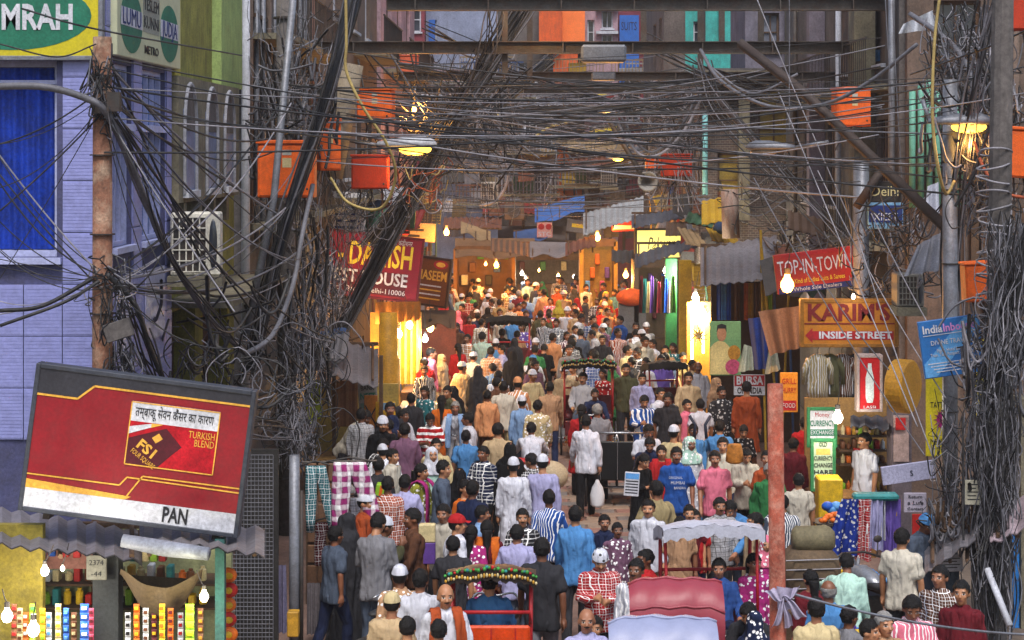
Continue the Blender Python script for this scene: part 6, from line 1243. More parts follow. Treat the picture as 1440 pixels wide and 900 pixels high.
cloth_patch('striped_towel', 'grey striped towel hanging by the cabinet', 'towel', [W(432, 892, 22.5), W(452, 892, 22.5), W(450, 820, 22.5), W(432, 820, 22.5)], M('towel', '6a6468', dirt=.2), folds=6, amp=.04); cloth_patch('lilac_towel', 'pale lilac cloth hanging between the thin poles', 'towel', [W(388, 890, 21.4), W(404, 890, 21.4), W(402, 795, 21.4), W(390, 795, 21.4)], M('towel_lilac', '8a84a0', dirt=.2), folds=4, amp=.04)
MB().bbox(WX(405, 20.8), WX(421, 20.8), 20.7, 20.85, WZ(893, 20.8), WZ(858, 20.8), .01).build('yellow_can', COLS['gold'], label='golden yellow tin at the foot of the galvanised tube', cat='tin')
# ---- booth on the same side: counter, walls, yellow slats
bo = thing('booth', 'yellowish market booth with counter below the tin roof', 'booth', (WX(490, 34), 34, 0)); MB().box(WX(428, 34.6), WX(560, 34.6), 34.6, 34.7, 0, WZ(540, 34.6)).build('back_wall', M('booth_yellow', '9a8440', dirt=.35), bo); MB().box(WX(430, 32.4), WX(500, 32.4), 32.3, 33, 0, WZ(648, 32.4)).build('counter', WOOD, bo); MB().box(WX(430, 32.2), WX(503, 32.2), 32.2, 33.05, WZ(647, 32.4), WZ(643, 32.4)).build('counter_top', M('counter_tan', 'a07a44', dirt=.3), bo)
for px in (440, 470, 536): MB().box(WX(px-2.5, 32.6), WX(px+2.5, 32.6), 32.55, 32.65, 0, WZ(500, 32.6)).build('post', WOOD, bo)
MB().box(WX(432, 32.6), WX(442, 32.6), 32.5, 32.53, WZ(596, 32.6), WZ(512, 32.6)).build('lime_banner', M('lime_banner', 'b8c41e', rough=.5, dirt=.15), bo); MB().box(WX(443, 32.7), WX(452, 32.7), 32.7, 32.73, WZ(590, 32.6), WZ(535, 32.6)).build('lime_banner', MATS['lime_banner'], bo)
MB().box(WX(505, 31.9), WX(556, 31.9), 31.9, 32.3, 0, WZ(612, 31.9)).build('plywood_front', M('plywood', 'b08850', dirt=.3), bo); MB().box(WX(523, 31.88), WX(546, 31.88), 31.86, 31.89, WZ(690, 31.9), WZ(640, 31.9)).build('plywood_door', M('plywood_dark', '9a6f3c', dirt=.3), bo)
# golden lit pillar and stall
go = thing('golden_stall', 'golden lit stall front with pillar under the maroon signboard', 'stall', (WX(575, 39), 39.5, 0)); GLD = M('golden_paint', 'c8962a', rough=.5, dirt=.2); MB().lathe([(.24, 0), (.24, WZ(505, 37.6)), (.2, WZ(503, 37.6)), (.18, WZ(440, 37.6))], 14, (WX(546, 37.6), 37.6, 0)).build('pillar', GLD, go, True)
MB().box(WX(520, 40), WX(592, 40), 40.1, 40.2, 0, WZ(440, 40)).build('back_wall', M('gold_panel', 'a8782a', dirt=.25), go); MB().box(WX(565, 38.8), WX(590, 38.8), 38.6, 40, 0, 1.0).build('counter', WOOD, go)
for i in range(7): MB().tube([(WX(562+i*4.2, 39.6), 39.6, WZ(540, 39.6)), (WX(562+i*4.2, 39.6), 39.6, WZ(450, 39.6))], .035, 7).build('bead_string', COLS['gold' if i % 2 else 'cream'], go)
cloth_patch('gold_valance', 'tattered golden cloth valance over the stall bulbs', 'cloth', [W(528, 456, 38.3), W(592, 450, 38.6), W(592, 424, 38.6), W(528, 425, 38.3)], M('valance', 'a06a2a', dirt=.3), folds=12, amp=.08); MB().box(WX(582, 43), WX(640, 43), 43.5, 43.6, 0, WZ(440, 43)).build('shop_wall', M('shop_red_wall', '7a4030', dirt=.3), label='reddish shop wall below the brown restaurant board', cat='wall')
ta = thing('market_table', 'long table heaped with goods beside the golden stall', 'table', (WX(600, 38), 37, 0)); MB().box(WX(560, 37), WX(628, 37), 36, 38.2, .82, .88).build('top', M('table_grey', '8a8480', dirt=.3), ta)
for dx in (-.4, .5):
    for dy in (-.7, .9): MB().box(WX(595, 37)+dx-.03, WX(595, 37)+dx+.03, 37+dy-.03, 37+dy+.03, 0, .82).build('leg', WOOD, ta)
for i in range(9): MB().bbox(WX(563+i*7, 36.6), WX(568+i*7, 36.6), 36.3+.2*(i % 3), 36.6+.2*(i % 3), .885, .95+.03*(i % 4), .01).build('goods_box', COLS[('white', 'sky', 'brown', 'cream', 'black', 'white', 'orange', 'cream', 'blue')[i]], label='%s small goods box on the long market table, %s along it' % (('white', 'sky blue', 'brown', 'cream', 'black', 'white', 'orange', 'cream', 'blue')[i], 'first second third fourth fifth sixth seventh eighth ninth'.split()[i]), cat='goods box', group='boxes on the market table')
# ---- far warm shops
def shop(label, px0, px1, py0, Y, wall, n=6, dep=1.6):
    o = thing('market_shop', label, 'shop', (WX((px0+px1)/2, Y), Y, 0)); x0, x1 = WX(px0, Y), WX(px1, Y); zt = WZ(py0, Y); MB().box(x0, x1, Y+dep, Y+dep+.1, 0, zt).build('back_wall', wall, o)
    for x in (x0, x1): MB().box(x-.06, x+.06, Y, Y+dep, 0, zt).build('pier', wall, o)
    MB().box(x0, x1, Y, Y+.1, zt-.15, zt+.1).build('lintel', WOOD, o); MB().box(x0+.1, x1-.1, Y+.2, Y+.8, 0, .95).build('counter', WOOD, o)
    for i in range(n): xx = x0+.15+(x1-x0-.3)*i/n; MB().bbox(xx, xx+(x1-x0)/n*.7, Y+dep-.3, Y+dep-.05, 1.4+.45*(i % 3), 1.75+.45*(i % 3), .02).build('stock', COLS[rnd.choice(list(COLS))], o)
    return o
TANW = M('tan_shop', '6e4c28', dirt=.4); shop('tan lit shop under the long brown awning', 640, 722, 350, 63, TANW); shop('dim shop with grey walls behind far white bulbs', 724, 815, 360, 71, DARKCONC, 8); shop('yellow brick shop by the warm bulb', 818, 866, 340, 60, M('yellow_shop', '8a6a24', dirt=.4), 5); shop('shop with hanging clothes under the slanting dark roof', 895, 962, 368, 50, M('dim_shop', '5a4a3a', dirt=.3), 8)
MB().box(WX(936, 46.3), WX(952, 46.3), 46.3, 46.6, 0, WZ(364, 46.3)).build('green_pillar', M('pillar_green', '2f7a48', rough=.5, dirt=.2), label='green painted pillar between the white bulbs', cat='pillar'); MB().box(WX(955, 45.3), WX(972, 45.3), 45.2, 45.5, 0, WZ(366, 45.3)).build('yellow_pillar', M('pillar_yellow', 'b8982a', dirt=.2), label='yellow sign pillar next to the green painted pillar', cat='pillar')
for i in range(10):
    Y = 48 - i*.25; cl = ('maroon', 'teal', 'cream', 'purple', 'black', 'pink', 'brown', 'blue', 'white', 'green')[i]; cloth_patch('hanging_garment', '%s garment hanging in the row below the slanting dark roof' % cl, 'garment', [W(898+i*5, 440, Y), W(906+i*5, 440, Y), W(904+i*5, 388+4*(i % 3), Y), W(900+i*5, 388+4*(i % 3), Y)], COLS[cl], folds=3, amp=.05)
oh = thing('orange_heap', 'heap covered by bright orange cloth under the warm bulb', 'heap', W(888, 412, 50)); MB().ball(W(888, 418, 50), (.42, .4, .24), 14, 8).build('cover', M('heap_orange', 'd8561a', rough=.7, var=.3, scale=9, dirt=.1), oh, True); MB().box(WX(870, 50.2), WX(908, 50.2), 50, 50.6, 0, WZ(425, 50.2)).build('table', M('table_grey2', '6a6a72', dirt=.2), oh)
tb_ = thing('tube_stand', 'stall stand dressed with glowing tubes and tinsel', 'stall', (WX(983, 40.8), 40.8, 0)); MB().box(WX(966, 41), WX(1000, 41), 41, 41.1, 0, WZ(425, 41)).build('panel', M('stand_amber', 'b07a2a', dirt=.2), tb_); 
for i in range(9):
    a = i*.7; MB().tube(spline([W(982, 472, 40.3), W(982, 472, 40.3)+Vector((math.cos(a)*.12, -.03, math.sin(a)*.12)), W(982, 472, 40.3)+Vector((math.cos(a+.3)*.24, 0, math.sin(a+.3)*.24))], 3), [.03, .03, .025, .02, .015, .01, .004], 4).build('tinsel', COLS['gold' if i % 2 else 'cream'], tb_)
# ---- clothes stalls on the sunny side
st = thing('clothes_stall', 'crowded clothes stall with shelves behind poster and tarpaulins', 'stall', (WX(1050, 37), 37, 0)); MB().box(WX(1000, 38.2), WX(1125, 38.2), 38.2, 38.3, 0, WZ(396, 38.2)).build('back_wall', M('stall_brown', '4a3424', dirt=.3), st)
for px, cl in ((1012, 'blue'), (1018, 'sky'), (1024, 'blue'), (1050, 'orange'), (1056, 'gold'), (1076, 'yellow'), (1082, 'lime'), (1066, 'brown'), (1036, 'brown')): cloth_patch('hanging_goods', '%s cloth strip hung under the weathered roof, at %s' % (cl, {1012:'the outer end', 1018:'the next place', 1024:'the third place', 1050:'the middle', 1056:'just past the middle', 1076:'the inner side', 1082:'the inner end', 1066:'the gap', 1036:'the shadow'}[px]), 'cloth', [W(px-4, 450, 37.2), W(px+4, 450, 37.2), W(px+4, 398, 37.2), W(px-4, 398, 37.2)], COLS[cl], folds=3, amp=.04)
for i, (px, cl) in enumerate(((1150, 'khaki'), (1166, 'olive'), (1184, 'brown'), (1198, 'charcoal'))):
    o = thing('display_shirt', '%s shirt on a hanger below the orange direction sign' % DYEWORD.get(cl, cl), 'garment', W(px, 500, 29.1+.05*i)); m_ = MB(); rings = []
    for w_, zz, dp in ((.17, -.72, .05), (.165, -.5, .045), (.16, -.25, .05), (.175, -.08, .05), (.12, -.01, .04), (.05, .03, .03)): rings.append([Vector((math.cos(a)*w_*(1+.05*math.sin(a*6+zz*8)), math.sin(a)*dp, zz)) for a in [2*math.pi*q/18 for q in range(18)]])
    m_.loft(rings)
    for s_ in (-1, 1): m_.tube([(s_*.13, 0, -.05), (s_*.2, -.01, -.2), (s_*.215, 0, -.45)], [.055, .05, .042], 8)
    c_ = m_.build('shirt', CL['plain' if i % 2 else 'stripe'], o, True, local=True); c_.color = (*DYE[cl], .4); MB().tube(spline([(0, 0, .03), (0, 0, .1), (.02, 0, .13)], 4), .006, 5).build('hook', IRON, o, local=True); MB().box(-.008, .008, -.055, -.045, -.6, -.02).build('placket', WINK, o, local=True)
ct = thing('snack_counter', 'lit snack counter with stacked goods behind the currency boards', 'stall', (WX(1205, 28.2), 28.4, 0)); MB().box(WX(1132, 29), WX(1250, 29), 29, 29.1, 0, WZ(560, 29)).build('back_wall', M('counter_amber', '9a7440', dirt=.25), ct); MB().box(WX(1150, 27.3), WX(1232, 27.3), 27.3, 28, 0, WZ(700, 27.3)).build('counter', M('counter_wood', '8a6234', dirt=.3), ct); MB().bbox(WX(1150, 26.9), WX(1184, 26.9), 26.8, 27.2, 0, WZ(672, 26.9), .02).build('yellow_cabinet', COLS['yellow'], ct)
n_ = 0
for row, py in enumerate((612, 632, 652, 690)):
    MB().box(WX(1180, 28.4), WX(1248, 28.4), 28.35, 28.9, WZ(py, 28.4)-.03, WZ(py, 28.4)).build('shelf', WOOD, ct)
    for i in range(8):
        px = 1183+i*8; cl = rnd.choice(('gold', 'orange', 'yellow', 'red', 'cream', 'brown', 'lime', 'white')); hh = rnd.uniform(.10, .17); m_ = MB()
        if (i+row) % 2: m_.bbox(WX(px, 28.4), WX(px+6, 28.4), 28.4, 28.6, WZ(py, 28.4)+.002, WZ(py, 28.4)+hh, .01)
        else: m_.lathe([(.03, 0), (.034, .01), (.034, hh*.7), (.012, hh*.85), (.012, hh)], 10, (WX(px+3, 28.4), 28.45, WZ(py, 28.4)+.002))
        m_.build('jar', COLS[cl], ct, True)
MB().bbox(WX(1200, 28.3), WX(1226, 28.3), 28.2, 28.33, WZ(652, 28.3), WZ(630, 28.3), .01).build('red_crate', COLS['red'], label='bright red crate front on the snack counter shelf', cat='crate')
bw = thing('fruit_bowl', 'wide black bowl heaped with orange snacks before yellow cabinet', 'bowl', W(1178, 738, 25.6)); c = W(1178, 738, 25.6); MB().lathe([(.02, -.12), (.2, -.08), (.33, .03), (.35, .05), (.3, .03)], 20, c).build('bowl', IRON, bw, True)
for i in range(26): a = rnd.random()*6.3; r_ = rnd.random()*.26; MB().ball(c+Vector((math.cos(a)*r_, math.sin(a)*r_, .06+.1*(.28-r_)/.28)), (.05, .04, .035), 7, 5).build('snack', COLS['orange'], bw, True)
MB().box(WX(1160, 25.7), WX(1196, 25.7), 25.4, 25.9, 0, c.z-.13).build('stand', COLS['sky'], bw)
pg = thing('packet_pile', 'pale blue plastic packets piled behind the snack bowl', 'packets', W(1180, 712, 26.2))
for i in range(7): MB().ball(W(1164+i*6, 712+4*(i % 2), 26.2), (.09, .09, .07), 8, 6).build('packet', COLS['sky' if i % 3 else 'blue'], pg, True)
sr = thing('scarf_rack', 'teal clip rack carrying the row of scarves', 'rack', W(1228, 697, 24)); MB().bbox(WX(1198, 24), WX(1262, 24), 23.85, 24.05, WZ(702, 24), WZ(692, 24), .03).build('rail', COLS['teal'], sr)
for i, (px, cl, w_, y1, lab) in enumerate(((1196, ('blue', 'print', .5), 24, 782, 'royal blue printed scarf with red edge on the rack'), (1216, ('red', 'check', .7), 20, 790, 'raspberry red checked scarf on the rack'), (1233, ('lilac', 'plain', .8), 17, 775, 'pale lilac scarf on the rack'), (1241, ('white', 'stripe', .5), 8, 760, 'white striped scarf on the rack'), (1256, ('violet', 'plain', .7), 22, 788, 'muted violet scarf pinned at the rack end'), (1264, ('yellow', 'plain', .7), 8, 728, 'bright yellow cloth behind the violet scarf'))):
    Y = 23.8+.04*i; o = cloth_patch('scarf', lab, 'scarf', [W(px-w_*(1.5 if i == 0 else .75), y1-4, Y), W(px+w_*.5, y1, Y), W(px+w_*.5, 702, Y), W(px-w_*.5, 702, Y)], CL[cl[1]], folds=4, amp=.05, nu=18); o['group'] = 'scarves on the clip rack'; o.children[0].color = (*DYE[cl[0]], cl[2])
    if i == 0: o.children[0].color = (*H('1a3288'), .5)
# parked motor scooters and goods by the scarves
def motorbike(label, loc, rz, col):
    o = thing('motorbike', label, 'motorbike', loc, (0, 0, R(rz)), 'parked motorbikes'); 
    for x in (-.62, .62):
        w_ = MB(); w_.tube([(x+math.cos(t)*.28, 0, .30+math.sin(t)*.28) for t in [2*math.pi*i/20 for i in range(21)]], .05, 7, False); q = w_.build('tyre', CBLK, o, True, local=True); m_ = MB()
        for i in range(8): a = math.pi*i/8; m_.tube([(x+math.cos(a)*.25, 0, .3+math.sin(a)*.25), (x-math.cos(a)*.25, 0, .3-math.sin(a)*.25)], .006, 4)
        m_.build('spoke', GALV, q, local=True)
    rings = [[Vector((x, math.cos(a)*w_, z_+math.sin(a)*h_)) for a in [2*math.pi*i/10 for i in range(10)]] for x, w_, z_, h_ in ((-.25, .05, .8, .05), (-.1, .12, .83, .10), (.15, .14, .86, .12), (.32, .09, .86, .09), (.4, .03, .84, .04))]; MB().loft(rings).build('fuel_tank', col, o, True, local=True)
    rings = [[Vector((x, math.cos(a)*.12, z_+math.sin(a)*.05)) for a in [2*math.pi*i/10 for i in range(10)]] for x, z_ in ((-.8, .86), (-.6, .83), (-.3, .8), (-.15, .8))]; MB().loft(rings).build('seat', M('seat_black', (.02,.02,.022), rough=.45), o, True, local=True)
    MB().bbox(-.15, .2, -.13, .13, .28, .66, .04).build('engine', STEEL, o, local=True); m_ = MB()
    for y in (-.09, .09): m_.tube([(.62, y, .3), (.5, y, .62), (.38, y*.8, 1.0)], .022, 6)
    m_.build('fork', GALV, o, True, local=True); MB().tube([(.3, -.34, 1.02), (.38, -.15, 1.08), (.38, .15, 1.08), (.3, .34, 1.02)], .016, 6).build('handlebar', IRON, o, True, local=True); MB().ball((.48, 0, .92), (.08, .09, .09), 10, 7).build('headlight', GALV, o, True, local=True)
    for y in (-.3, .3): m_ = MB(); m_.tube([(.32, y, 1.04), (.36, y*1.1, 1.2)], .007, 4); m_.ball((.36, y*1.1, 1.23), (.02, .06, .045), 8, 6); m_.build('mirror', IRON, o, True, local=True)
    return o
motorbike('silver motorbike parked under the scarves', (WX(1222, 22.4), 22.4, 0), 110, M('tank_silver', '8a8d94', rough=.3, metal=.4, dirt=.2))
gt = thing('goods_table', 'low table heaped with packets before the green shirted man', 'table', (WX(1235, 19.6), 19.6, 0)); MB().box(WX(1195, 19.6), WX(1275, 19.6), 19.1, 20.1, .78, .84).build('top', COLS['blue'], gt)
for dx in (-.25, .25):
    for dy in (-.4, .4): MB().box(WX(1235, 19.6)+dx-.025, WX(1235, 19.6)+dx+.025, 19.6+dy-.025, 19.6+dy+.025, 0, .78).build('leg', WOOD, gt)
for i in range(30):
    cl = rnd.choice(('purple', 'yellow', 'white', 'blue', 'lime', 'sky', 'black')); px = 1198+(i % 10)*7.5; y = 19.2+.3*(i//10); MB().bbox(WX(px, y), WX(px+6.2, y), y, y+.16, .845, .88+.03*(i % 3), .008).build('packet', COLS[cl], label='%s packet on the low goods table' % cl, cat='packet', group='packets on the low goods table')
s = board('mirror_board', 'pale framed mirror leaning by the tin roof shop', 1283, 770, 1312, 870, 23.6, M('mirror_cream', 'b0a47c', rough=.4, dirt=.2), thick=.06, frame=M('mirror_frame', '8a7a50'))
bd = thing('blue_door', 'bright blue painted door frame at the frame edge', 'door', (WX(1425, 23.5), 23.5, 0)); MB().box(WX(1394, 23.6), WX(1420, 23.6), 23.6, 23.66, 0, WZ(752, 23.6)).build('leaf', M('door_blue_dark', '1f4a7a', dirt=.3), bd); MB().box(WX(1421, 23.4), WX(1432, 23.4), 23.35, 23.5, 0, WZ(740, 23.4)).build('jamb', M('door_blue', '2f7fd0', dirt=.15), bd); MB().box(WX(1433, 23.4), WX(1475, 23.4), 23.3, 23.7, 0, WZ(560, 23.4)).build('pillar', CONC, bd)
pole('grey_drainpipe', 'thick blue-grey drainpipe under the cloth notice', [(WX(1335, 22.4), 22.4, 0), (WX(1335, 22.4), 22.4, WZ(800, 22.4))], .12, M('pipe_bluegrey', '5a6670', dirt=.35), 12); pole('leaning_pipe', 'white pipe leaning at the foot of the cable column', [W(1420, 880, 21), W(1388, 800, 21.4)], .04, WHITEW, 8)
hw = thing('hill_of_bags', 'brown sack bundle tied with cord beside the rusty post', 'sacks', (WX(1140, 21.5), 21.5, 0)); c = W(1142, 800, 21.5); MB().bbox(c.x-.32, c.x+.32, 21.3, 21.9, c.z-.42, c.z+.22, .1).build('sack', M('sack_brown', '5a4a38', rough=.9, var=.4, dirt=.3), hw, True); MB().box(c.x-.4, c.x+.4, 21.2, 22, 0, c.z-.43).build('platform', WOOD, hw); m_ = MB()
for i in range(5): m_.tube([(c.x-.33, 21.29, c.z-.3+i*.11), (c.x+.33, 21.29, c.z-.28+i*.11)], .008, 4)
m_.build('cord', CPALE, hw)
MB().loft([[W(1144, 758, 21.6)+Vector((x_, math.cos(a)*r_*(1+.1*math.sin(a*5+x_*30)), math.sin(a)*r_*(1+.08*math.sin(a*4+x_*22)))) for a in [2*math.pi*q/16 for q in range(16)]] for x_, r_ in ((-.26, .04), (-.25, .11), (-.2, .15), (-.12, .145), (-.03, .165), (.05, .15), (.13, .16), (.2, .14), (.24, .1), (.25, .04))]).build('rolled_bag', M('bag_khaki', '6a624a', dirt=.3), label='khaki bag lying on the brown sack bundle', cat='bag', smooth=True)
s_ = thing('corner_pillar', 'weathered concrete pillar behind the yellow drum', 'pillar', (WX(1284, 27.8), 27.8, 0)); MB().box(WX(1254, 27.6), WX(1282, 27.6), 27.6, 28, 0, WZ(545, 27.6)).build('shaft', M('pillar_mauve', '6a5f66', dirt=.4), s_); MB().box(WX(1258, 27.5), WX(1279, 27.5), 27.55, 27.59, WZ(650, 27.5), WZ(585, 27.5)).build('poster', M('poster_faded', 'a8908c', dirt=.3), s_); MB().box(WX(1260, 27.5), WX(1274, 27.5), 27.52, 27.545, WZ(605, 27.5), WZ(588, 27.5)).build('red_print', COLS['red'], s_)

# baskets and trays of small goods in front of the scarves
for i, (px, Y, cl, what) in enumerate(((1135, 19.2, 'orange', 'oranges'), (1320, 19.8, 'lime', 'limes'), (1300, 18.6, 'white', 'white bangles'), (1255, 18.4, 'red', 'red fruits'), (1335, 18.2, 'gold', 'golden snacks'), (1290, 22.6, 'pink', 'pink sweets'), (1225, 22.9, 'sky', 'sky blue parcels'), (1195, 23.2, 'yellow', 'yellow parcels'))):
    o = thing('goods_basket', 'round basket of %s among the parked motorbikes' % what, 'basket', (WX(px, Y), Y, .55)); MB().lathe([(.02, 0), (.2, 0), (.28, .14), (.30, .15), (.27, .12), (.19, .03)], 18).build('basket', WOOD, o, True, local=True); MB().lathe([(.16, -.55), (.18, -.5), (.1, -.02)], 10).build('stool', M('stool_grey', '5a5650'), o, local=True)
    for q in range(16): a = q*2.4; r_ = .05*math.sqrt(q); MB().ball((math.cos(a)*r_, math.sin(a)*r_, .16 + .1*(1-r_/.2)), (.05, .05, .042), 7, 5).build('item', COLS[cl], o, True, local=True)

# ================================================================== clutter that crowds both sides of the lane
cg = random.Random(5); CLS = set()
WHEREL = [(31, 'above the booth'), (36, 'over the golden stall'), (41, 'by the maroon signboard'), (46, 'past the brown restaurant board'), (52, 'near the orange lane bulb'), (60, 'beside the far brown awning')]
WHERER = [(30, 'over the snack counter'), (34, 'behind the red signboard'), (38, 'above the big poster'), (43, 'by the glowing tubes'), (48, 'under the yellow lit sign'), (54, 'near the orange heap'), (60, 'beside the white edged awning')]
CCOL = dict(rusty=M('clutter_rust', '6a4030', dirt=.5), grey=M('clutter_grey', '6c6c72', dirt=.5), sooty=M('clutter_soot', '383636', dirt=.4), blue=M('clutter_blue', '2c4a78', dirt=.4), brown=M('clutter_brown', '5a4434', dirt=.5), tan=M('clutter_tan', '8a7454', dirt=.4), green=M('clutter_green', '3a6048', dirt=.4), white=M('clutter_white', '94949c', dirt=.5), red=M('clutter_red', '7c2420', dirt=.4), yellow=M('clutter_yellow', 'a8861e', dirt=.35))
HT = ('low', 'chest-high', 'head-high', 'eave-high', 'upper')
def uniq(words, where, z):
    h = HT[min(4, int(max(0, z) / 1.15))]
    for extra in ('', 'small ', 'crooked ', 'worn ', 'battered ', 'narrow ', 'patched ', 'faded ', 'old ', 'bent '):
        l = '%s%s %s %s' % (extra, h, words, where)
        if l not in CLS: CLS.add(l); return l
    return l
for side, WH in ((-1, WHEREL), (1, WHERER)):
    for i in range(70):
        k_, where = cg.choice(WH); Y = k_ + cg.uniform(-2, 2.5); edge = (3.55 if side < 0 else (4.6 if Y < 40 else 3.7)) + cg.uniform(0, .75); X = side * edge
        px = VX + F_PX*X/Y; z = cg.uniform(2.35, 4.9)
        if side > 0 and Y < 34: continue
        if side < 0 and Y < 42.5 and z > 2.6: continue
        cn = cg.choice(list(CCOL)); m = CCOL[cn]; typ = cg.choice(('tin', 'tin', 'tarp', 'board', 'board', 'box', 'bag', 'poles', 'shutter'))
        w_ = cg.uniform(.5, 1.3); hp = 13*30/Y*2
        if typ == 'tin':
            o = thing('tin_sheet', uniq(cn + ' corrugated sheet', where, z), 'tin sheet', (X, Y, z), (R(cg.uniform(10, 32)), R(cg.uniform(-14, 14)), R(cg.uniform(-15, 15)))); n_ = int(w_/.04)
            g_ = MB().grid(lambda u, v: ((u-.5)*w_, (v-.5)*1.1, .018*math.sin(u*n_*1.571)), n_, 4); g_.grid(lambda u, v: ((u-.5)*w_, (v-.5)*1.1, .018*math.sin(u*n_*1.571)-.01), n_, 4); g_.build('sheet', m, o, local=True)
            MB().box(-w_/2, w_/2, -.4, -.36, -.07, -.03).build('batten', WOOD, o, local=True)
        elif typ == 'tarp':
            o = cloth_patch('tarp_scrap', uniq(cn + ' tarpaulin scrap', where, z), 'tarpaulin', [(X-w_/2, Y-.4, z-.35*cg.random()), (X+w_/2, Y-.4, z-.35*cg.random()), (X+w_/2, Y+.5, z+.3), (X-w_/2, Y+.5, z+.25)], m, folds=cg.randint(3, 6), amp=.07, n=(0,0,1), sag=.12)
        elif typ == 'board':
            o = thing('stall_sign', uniq(cn + ' painted board', where, z), 'sign', (X, Y, z), (0, R(cg.gauss(0, 6)), R(cg.gauss(0, 12)))); h_ = cg.uniform(.25, .6); MB().bbox(-w_/2, w_/2, 0, .05, -h_/2, h_/2, .01).build('panel', m, o, local=True)
            ins = cg.choice((WINK, YINK, INK, RINK)); q = MB()
            for l_ in range(2): q.box(-w_*.38, w_*cg.uniform(.1, .4), -.006, -.001, h_*(.12-.32*l_)-.03, h_*(.12-.32*l_)+.04)
            q.build('faded_band', ins, o, local=True)
            MB().tube([(0, .06, h_/2), (0, .3, h_/2+.3)], .012, 5).build('bracket', IRON, o, local=True)
        elif typ == 'box':
            o = thing('wall_box', uniq(cn + ' wall box', where, z), 'box', (X, Y, z)); MB().bbox(-.2, .2, 0, .3, -.26, .26, .02).build('case', m, o, local=True); MB().bbox(-.17, .17, -.02, -.001, -.22, .22, .01).build('door', m, o, local=True); MB().tube([(0, .1, -.26), (.05, .1, -.6)], .02, 6).build('conduit', CGRY, o, local=True)
        elif typ == 'bag':
            o = thing('hanging_bundle', uniq(cn + ' cloth bundle', where, z), 'bundle', (X, Y, z)); s_ = cg.uniform(.8, 1.4); MB().loft([[Vector((math.cos(a)*r_*s_*(1+.25*math.sin(a*3+zz*9)), math.sin(a)*r_*s_, zz*s_)) for a in [2*math.pi*q/12 for q in range(12)]] for r_, zz in ((.05, -.3), (.15, -.26), (.19, -.12), (.15, .02), (.05, .1), (.03, .16))]).build('cloth', m, o, True, local=True); MB().tube([(0, 0, .2), (0, .03, .6)], .008, 4).build('cord', CBLK, o, local=True)
        elif typ == 'poles':
            o = thing('leaning_poles', uniq(cn + ' leaning bamboo poles', where, z), 'poles', (X, Y, 0))
            for q in range(3): MB().tube([(cg.uniform(-.2, .2), cg.uniform(-.2, .2), .02), (cg.uniform(-.4, .4), cg.uniform(-.2, .2), z+cg.uniform(.2, .9))], .025, 6).build('pole', m, o, local=True)
        else:
            o = thing('roller_shutter', uniq(cn + ' slatted blind', where, z), 'blind', (X, Y, z), (0, 0, R(cg.uniform(-10, 10))))
            for q in range(9): MB().box(-w_/2, w_/2, 0, .02, -.4+q*.09, -.4+q*.09+.078).build('slat', m, o, local=True)

